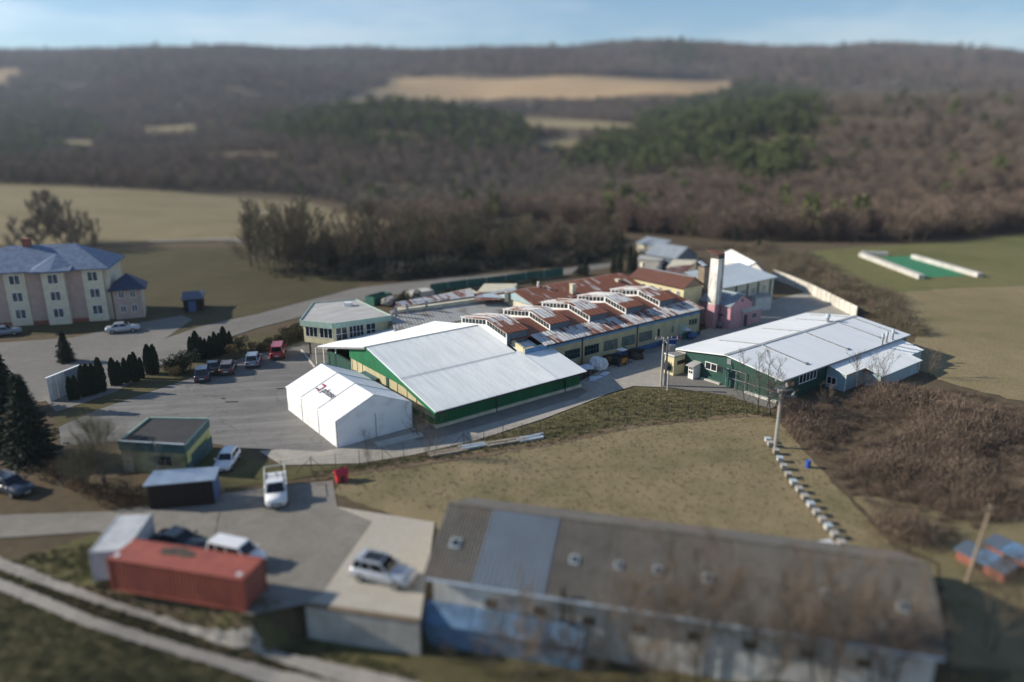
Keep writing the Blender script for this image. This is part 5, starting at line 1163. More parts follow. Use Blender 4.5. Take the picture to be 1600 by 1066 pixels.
# ------------------------------------------------------------------ containers
def container(name, label, c_, ang, L, w, h, mat, z=0, cat='container'):
    t = thing(name, label, cat, (c_[0], c_[1], z), ang, local=True)
    m = MB(); n = int(L/.3)
    for sy in (-1, 1):                                     # corrugated long sides
        vs = []
        for i in range(n+1):
            for j, o in enumerate((0, .04, .04, 0)):
                x = -L/2 + L*(i + (.0, .25, .5, .75)[j])/n
                if x <= L/2: vs.append((x, sy*(w/2-o)))
        k = len(vs); m.add([(x, y, .15) for x, y in vs] + [(x, y, h-.12) for x, y in vs], [((i, i+1, k+i+1, k+i) if sy < 0 else (i+1, i, k+i, k+i+1)) for i in range(k-1)])
    m.build('side_wall', mat, t)
    m = MB(); m.box(-L/2, L/2, -w/2+.05, w/2-.05, h-.10, h-.05); m.build('roof', mat, t)
    m = MB(); m.box(-L/2+.05, L/2-.05, -w/2+.05, w/2-.05, .1, .2); m.build('floor', 'dark_metal', t)
    for x in (-L/2, L/2-.06): m = MB(); m.box(x, x+.06, -w/2+.06, w/2-.06, .15, h-.12); e_ = m.build('end_wall', mat, t)
    m = MB()
    for y in (-.35, -.12, .12, .35): m.tube((L/2+.04, y*w*.9, .2), (L/2+.04, y*w*.9, h-.2), .025, n=5)
    m.build('door_bars', 'grey_metal', t)
    for y in (-w/2, w/2):
        for z0 in (.05, h-.14): m = MB(); m.box(-L/2, L/2, y-.05, y+.05, z0, z0+.13); m.build('rail', mat, t)
        for x in (-L/2, L/2): m = MB(); m.box(x-.07, x+.07, y-.06, y+.06, .03, h); m.build('corner_post', mat, t)
    return t
for_c = W(386,944); 
ca_, cb2 = W(397,885,2.5), W(173,862,2.5)
# red container from its near top corners
t0, t1 = W(168,872,2.6), W(378,905,2.6); d = unit(t1-t0); L = np.linalg.norm(t1-t0); nb_ = np.array([-d[1], d[0]])
cR = (t0+t1)/2 + nb_*1.25
rc = container('shipping_container', 'long red shipping container with a ragged hole in its roof', cR, math.atan2(d[1], d[0]), L, 2.5, 2.6, 'container_red')
m = MB(); rr2 = random.Random(4); pts = []
for i in range(12):
    a = 2*math.pi*i/12; pts.append((-1.0+1.6*(.75+.5*rr2.random())*math.cos(a), .55+.55*(.6+.6*rr2.random())*math.sin(a), 2.572))
m.slab(pts, .018); m.build('roof_hole', 'rust_hole', rc)
for x in (-L/2+.35, L/2-.5): m = MB(); m.box(x-.18, x+.18, -.95, -.6, 2.56, 2.60); m.build('roof_patch', 'white_film', rc)
t0, t1 = W(140,862,2.5), W(185,805,2.5); d = unit(t1-t0); L = np.linalg.norm(t1-t0); nb_ = np.array([d[1], -d[0]])
cG = (t0+t1)/2 + nb_*1.2
container('shipping_container', 'pale grey container standing at the left end of the red one', cG, math.atan2(d[1], d[0]), L, 2.4, 2.5, 'container_grey')

# ------------------------------------------------------------------ vehicles
def loft(m, secs):      # secs: list of rings (equal length lists of points)
    k = len(secs[0]); n = len(secs)
    vs = [p for s in secs for p in s]
    fs = [(i*k+j, i*k+(j+1) % k, (i+1)*k+(j+1) % k, (i+1)*k+j) for i in range(n-1) for j in range(k)]
    fs += [tuple(range(k-1, -1, -1)), tuple(range((n-1)*k, n*k))]
    return m.add(vs, fs)
def ring(x, z0, z1, w, top=.9):
    return [(x, -w*.86, z0), (x, w*.86, z0), (x, w, z0+(z1-z0)*.35), (x, w*.985, z0+(z1-z0)*.75), (x, w*top, z1), (x, -w*top, z1), (x, -w*.985, z0+(z1-z0)*.75), (x, -w, z0+(z1-z0)*.35)]
CARS = {  # length, half width, height, bonnet height, [x fractions: cabin front base, cabin front top, cabin rear top, cabin rear base]
 'suv': (4.7, .93, 1.72, 1.02, (.18, .02, -.40, -.47)), 'hatch': (4.2, .88, 1.48, .95, (.22, .06, -.36, -.46)), 'van': (4.6, .92, 1.85, 1.08, (.30, .16, -.46, -.485)),
 'sedan': (4.6, .90, 1.44, .95, (.20, .04, -.22, -.36)), 'estate': (4.7, .90, 1.48, .95, (.20, .05, -.38, -.47))}
def car(style, paint, label, cat, pos, heading, z=0, name='parked_car', group=None, rails=True, sunroof=False, plate=True, sc=1.0, roof=None):
    L, hw, H, hb, cab = CARS[style]; t = thing(name, label, cat, (pos[0], pos[1], z), heading, group, local=True); t.scale = (sc,)*3
    m = MB(); g = .22
    xs = [(-.5, g+.18, hb-.18, hw*.80), (-.485, g+.05, hb-.04, hw*.93), (-.42, g, hb, hw), (-.1, g-.02, hb+.01, hw*1.0), (.2, g-.02, hb, hw), (.36, g, hb-.06, hw*.98), (.46, g+.04, hb-.16, hw*.92), (.5, g+.16, hb-.30, hw*.76)]
    loft(m, [ring(f*L, a, b, w) for f, a, b, w in xs]); m.build('body', paint, t, True)
    fb0, ft0, rt0, rb0 = (f*L for f in cab); wb, wt = hw*.90, hw*.74
    P = [(fb0, -wb, hb-.04), (fb0, wb, hb-.04), (rb0, wb, hb-.04), (rb0, -wb, hb-.04)]; Q = [(ft0, -wt, H), (ft0, wt, H), (rt0, wt, H), (rt0, -wt, H)]
    m = MB(); m.hexa([P[3], P[0], P[1], P[2], Q[3], Q[0], Q[1], Q[2]]); m.build('cabin', paint, t, bevel=.06)
    def face(a, b, c, d, u0, u1, v0, v1, nm, mat='car_glass', o=.012):
        a, b, c, d = (Vector(p) for p in (a, b, c, d)); n = (b-a).cross(d-a).normalized()
        def pt(u, v): return (a.lerp(b, u)).lerp(d.lerp(c, u), v)
        q = [pt(u0, v0), pt(u1, v0), pt(u1, v1), pt(u0, v1)]; mm = MB(); mm.hexa([tuple(p-n*.03) for p in q] + [tuple(p+n*o) for p in q]); return mm.build(nm, mat, t)
    face(P[0], P[1], Q[1], Q[0], .07, .93, .10, .90, 'windscreen'); face(P[2], P[3], Q[3], Q[2], .10, .90, .18, .88, 'rear_window')
    for a, b, c, d in ((P[1], P[2], Q[2], Q[1]), (P[3], P[0], Q[0], Q[3])):
        fl = a is P[1]
        spans = ((.05, .42), (.46, .72), (.76, .95)) if style in ('suv', 'van', 'estate') else ((.06, .48), (.53, .92))
        for u0, u1 in spans: face(a, b, c, d, *( (u0, u1) if fl else (1-u1, 1-u0)), .14, .86, 'side_window')
    if roof or sunroof: m = MB(); m.box(rt0*.75, ft0*.85, -wt*.72, wt*.72, H+.0, H+.018); m.build('roof_panel', roof or 'car_glass', t)
    if rails:
        for y in (-1, 1): m = MB(); m.tube((rt0+.1, y*wt*.92, H+.07), (ft0-.15, y*wt*.92, H+.07), .025, n=5); m.tube((rt0+.15, y*wt*.92, H), (rt0+.15, y*wt*.92, H+.07), .02, n=4); m.tube((ft0-.2, y*wt*.92, H), (ft0-.2, y*wt*.92, H+.07), .02, n=4); m.build('roof_rail', 'rim', t)
    wheels(t, ((.30*L, hw), (-.30*L, hw)), .335 if style in ('suv', 'van') else .31)
    for y in (-1, 1):
        m = MB(); m.hexa([(.43*L, y*hw*.62-.18, hb-.42), (.492*L, y*hw*.62-.15, hb-.42), (.492*L, y*hw*.62+.15, hb-.42), (.43*L, y*hw*.62+.18, hb-.42), (.43*L, y*hw*.62-.18, hb-.24), (.482*L, y*hw*.62-.15, hb-.25), (.482*L, y*hw*.62+.15, hb-.25), (.43*L, y*hw*.62+.18, hb-.24)]); m.build('headlight', 'headlamp', t)
        m = MB(); m.box(-.502*L, -.46*L, y*hw*.72-.1, y*hw*.72+.1, hb-.34, hb-.06); m.build('tail_light', 'tail_lamp', t)
        m = MB(); m.box(fb0-.28, fb0-.12, y*hw*1.0-.02, y*(hw+.16)+.02*y, hb+.02, hb+.16) if y > 0 else m.box(fb0-.28, fb0-.12, -(hw+.16), -hw*.98, hb+.02, hb+.16); m.build('mirror', paint, t)
    m = MB(); m.box(.46*L, .502*L, -.42, .42, .38, .54); m.build('grille', 'dark_metal', t)
    m = MB(); m.box(-.507*L, -.49*L, -.26, .26, .55, .67); m.build('number_plate', 'plate_white', t)
    m = MB(); m.box(.503*L, .508*L, -.26, .26, .36, .46); m.build('number_plate', 'plate_white', t)
    m = MB(); m.box(-.505*L, -.46*L, -hw*.82, hw*.82, .26, .44); m.build('bumper', 'dark_metal', t)
    return t
def wheels(t, xy, r, w=.22):
    for x, y0 in xy:
        for sy in (-1, 1):
            y = sy*(y0-.09); m = MB(); m.tube((x, y-w/2, r), (x, y+w/2, r), r, n=16); wh = m.build('wheel', 'tyre', t)
            yo = y + sy*(w/2+.004); m = MB(); m.tube((x, yo-.02, r), (x, yo+.008, r), r*.62, n=12); m.build('rim', 'rim', wh)
def hd(x0, y0, x1, y1): a, b = W(x0, y0), W(x1, y1); return math.atan2(b[1]-a[1], b[0]-a[0])
yard = 'cars parked across the asphalt yard'
toward = hd(317, 590, 325, 570)
car('suv', 'paint_navy', 'dark navy car parked nearest the white tent end of the hedge row', 'car', W(317.5, 591), hd(317,598,320,580), .05, group=yard, name='parked_car')['label'] = 'dark navy car at the left end of the parked row, beside the dark clipped hedge'
car('sedan', 'paint_black', 'small black car half hidden behind the dark navy and brown cars', 'car', W(334, 580), hd(330,590,334,575), .05, group=yard)
car('estate', 'paint_brown', 'dark brown car between the black car and the silver-blue car', 'car', W(357, 580), hd(355,588,362,572), .05, group=yard)
car('suv', 'paint_steel_blue', 'silver-blue car parked between the brown car and the red van', 'car', W(397, 569), hd(395,576,400,562), .05, group=yard)
car('van', 'paint_red', 'bright red van parked at the hedge nearest the office', 'van', W(435.5, 556), hd(434,562,438,549), .05, name='parked_van', group=yard, sc=1.05)
car('hatch', 'paint_white', 'white car facing the viewer beside the gatehouse', 'car', W(356, 727), hd(364,714,347,738), 0.03, sc=.92, roof='paint_white')
car('suv', 'paint_silver', 'silver estate car with black roof standing on the pale parking slab', 'car', W(600, 905, .12), hd(566,900,633,915), .12, sunroof=True, sc=1.0)
car('sedan', 'paint_silver', 'silver car in front of the apartment house', 'car', W(193, 519), hd(160,522,215,517), .06, sc=1.05)
car('sedan', 'paint_steel_blue', 'pale car at the left picture edge below the apartment house', 'car', W(8, 524), hd(-10,525,20,522), .06)
car('estate', 'paint_navy', 'dark blue car parked by bushes at the far left', 'car', W(18, 768), hd(-10,760,40,775), .03)
car('sedan', 'paint_black', 'black car hidden behind the red shipping container', 'car', W(283, 858), hd(250,850,318,864), .05)
car('van', 'paint_white', 'white van hidden behind the right end of the red container', 'van', W(372, 880), hd(338,872,402,886), .05, name='parked_van', sc=.95, rails=False)
# white pickup with covered bed, nose to the viewer
pk = thing('pickup_truck', 'white pickup with open bed and load, facing the viewer by the farm yard', 'pickup', (*W(432, 776), .05), hd(431,748,433,792), local=True)
m = MB(); loft(m, [ring(f, a, b, w) for f, a, b, w in ((.5, .25, 1.05, .92), (1.4, .25, 1.04, .93), (2.2, .27, .98, .90), (2.55, .32, .85, .80))]); m.build('body', 'paint_white', pk, True)
m = MB(); m.hexa([(.05,-.86,1.0), (1.35,-.86,1.0), (1.35,.86,1.0), (.05,.86,1.0), (.2,-.72,1.78), (.85,-.70,1.78), (.85,.70,1.78), (.2,.72,1.78)]); m.build('cabin', 'paint_white', pk, bevel=.05)
m = MB(); m.hexa([(1.30,-.76,1.06), (1.36,-.76,1.06), (1.36,.76,1.06), (1.30,.76,1.06), (.88,-.62,1.70), (.95,-.62,1.70), (.95,.62,1.70), (.88,.62,1.70)]); m.build('windscreen', 'car_glass', pk)
for y in (-1, 1): m = MB(); a_, b_ = sorted((y*.80, y*.865)); m.hexa([(.25,a_,1.08), (1.15,a_,1.08), (1.15,b_,1.08), (.25,b_,1.08), (.3,a_-y*.1,1.66), (.78,a_-y*.1,1.66), (.78,b_-y*.1,1.66), (.3,b_-y*.1,1.66)]); m.build('side_window', 'car_glass', pk)
m = MB(); m.box(-2.6, .55, -.93, .93, .45, .62); m.build('bed_floor', 'grey_metal', pk)
for a in ((-2.6,.5,-.95,-.88), (-2.6,.5,.88,.95)): m = MB(); m.box(*a, .6, 1.05); m.build('bed_side', 'paint_white', pk)
m = MB(); m.box(-2.66, -2.58, -.93, .93, .6, 1.05); m.build('tailgate', 'paint_white', pk)
m = MB()
for x in (-2.5, .0):
    for y in (-.86, .86): m.tube((x, y, 1.0), (x, y, 1.75), .03, n=5)
    m.tube((x, -.86, 1.75), (x, .86, 1.75), .03, n=5)
for y in (-.86, .86): m.tube((-2.5, y, 1.75), (.0, y, 1.75), .03, n=5)
m.build('load_frame', 'white_frame', pk)
wheels(pk, ((1.75, .93), (-1.7, .93)), .34)
for y in (-.62, .62): m = MB(); m.box(2.40, 2.53, y-.16, y+.16, .62, .80); m.build('headlight', 'headlamp', pk)
m = MB(); m.box(2.44, 2.575, -.40, .40, .42, .60); m.build('grille', 'dark_metal', pk)
m = MB(); m.box(2.575, 2.585, -.26, .26, .38, .49); m.build('number_plate', 'plate_white', pk)
pc = MB(); pw = W(432, 757); q = pk.rotation_euler.z
ld = thing('load_crate', 'grey-white wrapped crate lying in the bed of the white pickup', 'crate', (*(W(432,776) - np.array([math.cos(q), math.sin(q)])*1.3), .68), q, local=True)
for i in range(3): m = MB(); m.box(-.9+.6*i, -.34+.6*i, -.6, .6, 0, .62-.06*(i == 1)); m.build('bundle', 'white_film', ld)

# ------------------------------------------------------------------ forklift and goods along the factory
fk_ = thing('forklift', 'orange-yellow forklift with white overhead guard beside the factory wall', 'forklift', (*W(972, 570), .08), hd(965,572,990,564), local=True)
m = MB(); m.box(-1.25, .45, -.55, .55, .30, .95); m.build('chassis', 'forklift_yellow', fk_, bevel=.06)
m = MB(); m.box(-1.45, -.75, -.57, .57, .30, 1.15); m.build('counterweight', 'dark_metal', fk_, bevel=.1)
m = MB(); m.box(-.5, .05, -.3, .3, .95, 1.1); m.box(-.62, -.45, -.3, .3, .95, 1.5); m.build('seat', 'tyre', fk_, bevel=.03)
m = MB(); [m.tube((x, y, .9), (x*.8-.05, y*.95, 2.1), .04, n=5) for x in (-.7, .42) for y in (-.5, .5)]; m.build('guard_posts', 'dark_metal', fk_)
m = MB(); m.box(-.75, .45, -.52, .52, 2.1, 2.17); m.build('overhead_guard', 'white_frame', fk_)
m = MB(); [m.box(.55, .67, y-.05, y+.05, .1, 2.3) for y in (-.32, .32)]; m.box(.56, .66, -.32, .32, 2.15, 2.28); m.box(.56, .66, -.32, .32, .9, 1.0); m.build('mast', 'dark_metal', fk_)
for y in (-.25, .25): m = MB(); m.box(.68, 1.75, y-.06, y+.06, .08, .13); m.box(.67, .73, y-.06, y+.06, .08, .6); m.build('fork', 'dark_metal', fk_)
wheels(fk_, ((.25, .58), (-1.0, .55)), .30)
def blob(name, label, cat, p, r, mat, n=5, sz=.8, seed=0, z=.08, spread=.6, grp=None):
    rr = random.Random(seed); m = MB()
    for k in range(n):
        a = rr.random()*6.28; d = rr.random()*spread*r; rad = r*(.55+.35*rr.random())
        m.ball((p[0]+d*math.cos(a), p[1]+d*math.sin(a), z+rad*sz*.85), rad, 9, 6, sz, .35, rr)
    return tag(m.build(name, mat), label, cat, grp)
blob('wrapped_bundle', 'large heap of white plastic-wrapped bales by the forklift', 'bale', W(933, 579), 1.15, 'white_film', 9, 1.05, 2)
t = thing('work_bench', 'table heaped with pale blue foam sheets at the end of the green hall', 'table', (*W(912, 588), .08), EVang := math.atan2(EV[1], EV[0]), local=True)
m = MB(); m.box(-.9, .9, -.5, .5, .85, .92); m.build('table_top', 'timber', t)
for x in (-.8, .8):
    for y in (-.42, .42): m = MB(); m.box(x-.04, x+.04, y-.04, y+.04, 0, .85); m.build('leg', 'grey_metal', t)
rr = random.Random(8); bw = W(912, 588)
for k in range(4):
    tt = thing('foam_sheet', ('lowest foam sheet on the table by the green hall', 'second foam sheet on the table by the green hall', 'third foam sheet from the table top by the green hall', 'topmost foam sheet on the table by the green hall')[k], 'foam sheet', (bw[0]+rr.uniform(-.2,.2), bw[1]+rr.uniform(-.2,.2), 1.0+.09*k), EVang+rr.uniform(-.3,.3), 'foam sheets on the table', local=True)
    m = MB(); m.box(-1.05, 1.05, -.55, .55, 0, .085); m.build('sheet', 'foam_blue_white', tt)
for k, (x, y, l_) in enumerate(((932, 592, 'pale foam sheet lying on the ground left of its fellow'), (945, 586, 'whitest foam sheet on the ground near the forklift'), (926, 594, 'foam sheet on the ground nearest the green hall corner'))):
    tt = thing('foam_sheet', l_, 'foam sheet', (*W(x, y), .1+.01*k), EVang+.4*k, 'foam sheets on the ground', local=True); m = MB(); m.box(-.8, .8, -.4, .4, 0, .1); m.build('sheet', 'foam_blue_white', tt)
def pallet(label, p, ang, n, grp='pallets along the factory wall', mat='pallet_dark'):
    t = thing('pallet_stack', label, 'pallets', (p[0], p[1], .08), ang, grp, local=True)
    for k in range(n):
        m = MB(); z = k*.15
        for i in range(5): m.box(-.6, .6, -.4+.18*i, -.4+.18*i+.1, z+.11, z+.135)
        for x in (-.55, 0, .5): m.box(x, x+.09, -.4, .42, z+.02, z+.11)
        m.build('pallet', mat, t)
for k, (x, y, n, l_) in enumerate(((947, 563, 5, 'dark pallets below the second large factory window'), (958, 560, 4, 'pallets just behind the forklift'), (988, 556, 6, 'tall pallet stack right of the forklift'), (1000, 553, 4, 'pallets by the right downpipe'), (905, 580, 4, 'pallets hidden in the corner behind the bench'))):
    pallet(l_, W(x, y), EVang+.1*k, n)
blob('scrap_heap', 'dark tangled scrap heap right of the forklift', 'scrap', W(995, 561), .8, 'pallet_dark', 6, .6, 5)
blob('scrap_heap', 'reddish scrap pile under the factory windows behind the forklift', 'scrap', W(953, 566), .7, 'dead_leaf', 6, .7, 6)
tt = thing('beam_stack', 'stack of long pale steel beams along the factory plinth', 'beams', (*W(1020, 549), .08), EVang, local=True)
for k in range(6): m = MB(); m.box(-2.6+.1*k, 2.4+.12*k, -.5+.17*k, -.38+.17*k, .1*(k % 2), .1*(k % 2)+.12); m.build('beam', 'grey_metal', tt)
for k, (x, y, mt, l_) in enumerate(((1043, 541, 'plastic_blue', 'blue drum nearest the transformer poles'), (1048, 539, 'plastic_blue', 'middle blue drum of three by the factory'), (1053, 537.5, 'plastic_blue', 'blue drum farthest from the transformer poles'), (1068, 531, 'green_bin', 'green drum right of the factory door'))):
    t = thing('drum', l_, 'drum', (*W(x, y), .08), 0, 'drums by the factory', local=True)
    m = MB(); m.tube((0,0,0), (0,0,.95), .36, n=14); m.build('barrel', mt, t)
    for z in (.3, .62): m = MB(); m.tube((0,0,z), (0,0,z+.04), .38, n=14); m.build('hoop', mt, t)
    m = MB(); m.tube((0,0,.95), (0,0,.98), .33, n=14); m.build('lid', mt, t)
blob('covered_pile', 'blue tarpaulin over a pile at the far factory corner', 'tarpaulin', W(1078, 528), 1.1, 'blue_tarp', 6, .6, 9)
tt = thing('parasol', 'folded white canopy on a pole by the factory door', 'parasol', (*W(1070, 530), .08), 0, local=True)
m = MB(); m.tube((0,0,0), (0,0,1.7), .03); m.build('pole', 'grey_metal', tt)
m = MB(); m.tube((0,0,1.45), (0,0,1.85), .95, .08, 10); m.build('canopy', 'white_film', tt)
tt = thing('draped_rack', 'pink cloth draped over a pale rack by the factory door', 'rack', (*W(1060, 539), .08), EVang, local=True)
for x in (-.3, .3): m = MB(); m.tube((x,0,0), (x*.7,0,1.5), .035, n=5); m.build('leg', 'white_frame', tt)
m = MB(); m.hexa([(-.4,-.12,.75), (.4,-.12,.75), (.4,.12,.75), (-.4,.12,.75), (-.2,-.04,1.55), (.2,-.04,1.55), (.2,.04,1.55), (-.2,.04,1.55)]); m.build('cloth', 'pink_cloth', tt)
tt = thing('metal_cart', 'small metal cart at the foot of the tall chimney', 'cart', (*W(1126, 513), .08), EVang, local=True)
m = MB(); m.box(-.6, .6, -.4, .4, .4, 1.0); m.build('tub', 'grey_metal', tt); wheels(tt, ((.4, .45), (-.4, .45)), .2, .1)

# ------------------------------------------------------------------ poles
tp = thing('transformer_pole', 'pair of concrete poles with crossarms and a hung transformer', 'utility pole', (*W(1036, 603), 0))
p0, p1 = W(1032.5, 604), W(1036, 603.5); zt_ = onp(1034.5, 527, p0, np.array([1, 0]))[1]
for p in (p0, p0+(np.array([.55, .1]))): m = MB(); m.tube((*p, -.3), (*p, zt_), .16, .11, 8); m.build('pole', 'pole_concrete', tp)
m = MB(); c = p0+np.array([.27, .05]); m.box(c[0]-1.3, c[0]+1.5, c[1]-.06, c[1]+.06, zt_-.35, zt_-.22); m.build('crossarm', 'pole_concrete', tp)
m = MB(); m.box(c[0]-.06, c[0]+.06, c[1]-1.0, c[1]+1.0, zt_-.6, zt_-.48); m.build('crossarm', 'grey_metal', tp)
for k, dx in enumerate((-1.2, -.5, .7, 1.4)): m = MB(); m.tube((c[0]+dx, c[1], zt_-.22), (c[0]+dx, c[1], zt_+.15), .05, .03, 6); m.build('insulator', 'porcelain', tp)
m = MB(); m.box(c[0]+.5, c[0]+1.2, c[1]-.35, c[1]+.35, zt_-1.8, zt_-1.0); tr_ = m.build('transformer', 'grey_metal', tp)
p2 = W(1043, 611); z2 = onp(1045.5, 578, p2, np.array([1, 0]))[1]
tq = thing('switch_pole', 'short concrete pole carrying a dark switch before the cream kiosk', 'utility pole', (*p2, 0))
m = MB(); m.tube((*p2, -.3), (*p2, z2), .14, .11, 8); m.build('pole', 'pole_concrete', tq)
m = MB(); m.box(p2[0]-.25, p2[0]+.25, p2[1]-.2, p2[1]+.2, z2, z2+.55); m.build('switch_box', 'dark_metal', tq)
p3 = W(1211, 700); z3 = onp(1221, 606, p3, np.array([1, 0]))[1]
tr = thing('terminal_pole', 'concrete power pole crowned with a dense ring of insulators and cables', 'utility pole', (*p3, 0))
m = MB(); m.tube((*p3, -.3), (*p3, z3-.2), .20, .14, 8); m.build('pole', 'pole_concrete', tr)
for k in range(3):
    z = z3 - .9 + .55*k; m = MB(); w = 1.5-.15*k; a = .35*k; m.tube((p3[0]-w*math.cos(a), p3[1]-w*math.sin(a), z), (p3[0]+w*math.cos(a), p3[1]+w*math.sin(a), z), .06, n=6); m.build('crossarm', 'grey_metal', tr)
rr = random.Random(11)
for k in range(22):
    a = rr.random()*6.28; r_ = .3+rr.random()*.95; z = z3-1.1+rr.random()*1.3; x, y = p3[0]+r_*math.cos(a), p3[1]+r_*math.sin(a)
    m = MB(); m.tube((x, y, z), (x+rr.uniform(-.2,.2), y+rr.uniform(-.2,.2), z+.38), .09, .05, 6); m.build('insulator', ('insulator', 'porcelain', 'dark_metal')[k % 3], tr)
m = MB(); rr = random.Random(12)
for k in range(16):
    p = Vector((p3[0]+rr.uniform(-.9,.9), p3[1]+rr.uniform(-.9,.9), z3-rr.random()*1.0)); q = p
    for i in range(4):
        q2 = q + Vector((rr.uniform(-.6,.7), rr.uniform(-.5,.5), rr.uniform(-.5,.25))); m.tube(q, q2, .025, n=4); q = q2
m.build('cables', 'dark_metal', tr)
p4_ = W(1509, 912); z4 = onp(1549, 790, p4_, np.array([1, .35]))[1]
tl = thing('leaning_pole', 'leaning weathered timber pole in front of the blue-topped huts', 'pole', (*p4_, 0))
s4 = onp(1549, 790, p4_, np.array([1, .0])); m = MB(); m.tube((*p4_, -.3), (p4_[0]+s4[0], p4_[1], s4[1]), .13, .09, 8); m.build('pole', 'brown_render', tl)
m = MB(); m.box(p4_[0]+s4[0]-.5, p4_[0]+s4[0]+.5, p4_[1]-.05, p4_[1]+.05, s4[1]-.3, s4[1]-.2); m.build('crossarm', 'brown_render', tl)
# power line between the poles
m = MB()
def wire(a, b, sag=.5, r=.012, n=10):
    a, b = Vector(a), Vector(b); q = a
    for i in range(1, n+1):
        t_ = i/n; p = a.lerp(b, t_); p.z -= sag*4*t_*(1-t_); m.tube(q, p, r, n=3, cap=False); q = p
# ------------------------------------------------------------------ fences
wf_ = thing('wire_fence', 'long wire mesh fence on thin dark posts below the gravel road', 'fence', (*W(750, 690), 0))
line = [(395,748),(441,743),(487,736),(525,733),(562,727),(598,721),(631,715),(672,709),(725,698),(756,694),(786,687),(815.5,683),(844,678),(880,672),(915,666),(950.6,659),(977,655),(1005,651),(1040,648),(1075,646),(1110,644),(1145,643),(1175,646)]
FP = [W(*p) for p in line]
for i, p in enumerate(FP):
    m = MB(); m.tube((*p, -.2), (p[0], p[1], 1.55), .035, n=5); m.build('post', 'dark_metal', wf_)
    if i in (2, 5, 8):
        for s in (-1, 1):
            q = p + (FP[i+s]-p)*.55; m = MB(); m.tube((*q, 0), (p[0], p[1], 1.35), .025, n=5); m.build('brace', 'dark_metal', wf_)
m = MB()
for a, b in zip(FP[:-1], FP[1:]):
    for z in (.15, .45, .75, 1.05, 1.4): m.tube((*a, z), (*b, z), .008, n=3, cap=False)
    L = np.linalg.norm(b-a); n = int(L/.3)
    for k in range(1, n): c = a+(b-a)*k/n; m.tube((*c, .15), (*c, 1.4), .005, n=3, cap=False)
mesh_ = m.build('wire_mesh', 'dark_metal', wf_); mesh_['kind'] = 'stuff'
pf = thing('panel_fence', 'pale concrete panel fence along the right edge of the works', 'fence', (*W(1280, 470), 0))
pts = [(1208,436),(1235,446),(1262,458),(1290,472),(1318,487),(1338,497)]; P = [W(*p) for p in pts]
tot = []
for a, b in zip(P[:-1], P[1:]):
    n = max(2, int(round(np.linalg.norm(b-a)/2.0))); tot += [(a+(b-a)*k/n, a+(b-a)*(k+1)/n) for k in range(n)]
for a, b in tot:
    d = unit(b-a); n = np.array([d[1], -d[0]]); m = MB(); m.prism([a+d*.08, b-d*.08, b-d*.08+n*.07, a+d*.08+n*.07], -.1, 2.0); m.build('panel', 'panel_concrete', pf)
    m = MB(); m.prism([a-d*.07-n*.03, a+d*.07-n*.03, a+d*.07+n*.13, a-d*.07+n*.13], -.2, 2.1); m.build('post', 'panel_concrete', pf)
nf = thing('green_net_fence', 'dark green screening fence along the back road', 'fence', (*W(770, 445), 0))
pts = [(672,459),(700,455),(730,451),(760,448),(790,444),(822,439),(850,436),(880,431)]; P = [W(*p) for p in pts]
for a, b in zip(P[:-1], P[1:]):
    d = unit(b-a); n = np.array([d[1], -d[0]]); m = MB(); m.prism([a+d*.04, b-d*.04, b-d*.04+n*.03, a+d*.04+n*.03], .05, 1.9); m.build('net_panel', 'green_net', nf)
    m = MB(); m.tube((*a, -.1), (*a, 2.15), .06, n=6); m.build('post', 'pale_concrete', nf)
gb = thing('roll_off_skip', 'green open skip behind the glazed office', 'skip', (*W(592, 474), 0), hd(580,477,606,470), local=True)
m = MB(); L, w, h = 4.6, 2.2, 1.7
for s_ in ((-L/2, L/2, -w/2, -w/2+.08), (-L/2, L/2, w/2-.08, w/2), (-L/2, -L/2+.08, -w/2+.08, w/2-.08), (L/2-.08, L/2, -w/2+.08, w/2-.08)): m = MB(); m.box(*s_, .15, h); m.build('side', 'green_bin', gb)
m = MB(); m.box(-L/2+.08, L/2-.08, -w/2+.08, w/2-.08, .2, 1.0); m.build('contents', 'stone_heap', gb)
for i in range(6): m = MB(); x = -L/2+.3+i*.8; m.box(x, x+.1, -w/2-.06, -w/2, .15, h-.02); m.build('rib', 'green_bin', gb)
blob('gravel_heap', 'pale gravel heap beside the green skip', 'heap', W(603, 476), 1.6, 'stone_heap', 6, .5, 21)
tt = thing('concrete_blocks', 'long low stack of pale concrete slabs before the green fence', 'slabs', (*W(655, 463), .05), hd(635,466,675,459), local=True)
for k in range(5): m = MB(); m.box(-3.0+.15*k, 2.8-.1*k, -1.3, 1.3, .22*k, .22*k+.2); m.build('slab', 'pale_concrete', tt)

# ------------------------------------------------------------------ timber along the meadow edge, boxes, odds and ends
for k, (pa, pb, n, mt, l_) in enumerate((((668,714),(725,704),4,'timber','weathered timber poles on the bank nearest the bare shrub'), ((722,702),(758,696),5,'pale_grey_sheet','pale blue-white plank bundle in the middle of the bank'), ((757,698),(818,688),4,'timber','long thin timber poles on the bank right of the pale bundle'), ((812,690),(848,683),6,'pale_grey_sheet','pale plank bundle at the right end of the timber on the bank'))):
    a, b = W(*pa), W(*pb); d = unit(b-a); L = np.linalg.norm(b-a); c = (a+b)/2
    t = thing('plank_stack', l_, 'planks', (c[0], c[1], .1), math.atan2(d[1], d[0]), 'planks along the bank', local=True); rr = random.Random(k)
    for i in range(n): m = MB(); y = -.45+.9*i/(n-1); o = rr.uniform(-.3, .3); m.box(-L/2+o, L/2+o, y-.08, y+.08, .0, .12+.1*rr.random()); m.build('plank', mt, t)
rp = thing('red_play_tent', 'small red plastic hut standing on the meadow corner by the pickup', 'hut', (*W(534, 752), .03), .5, local=True)
m = MB(); m.box(-.5, .5, -.4, .4, 0, .8); m.build('base', 'plastic_red', rp, bevel=.06)
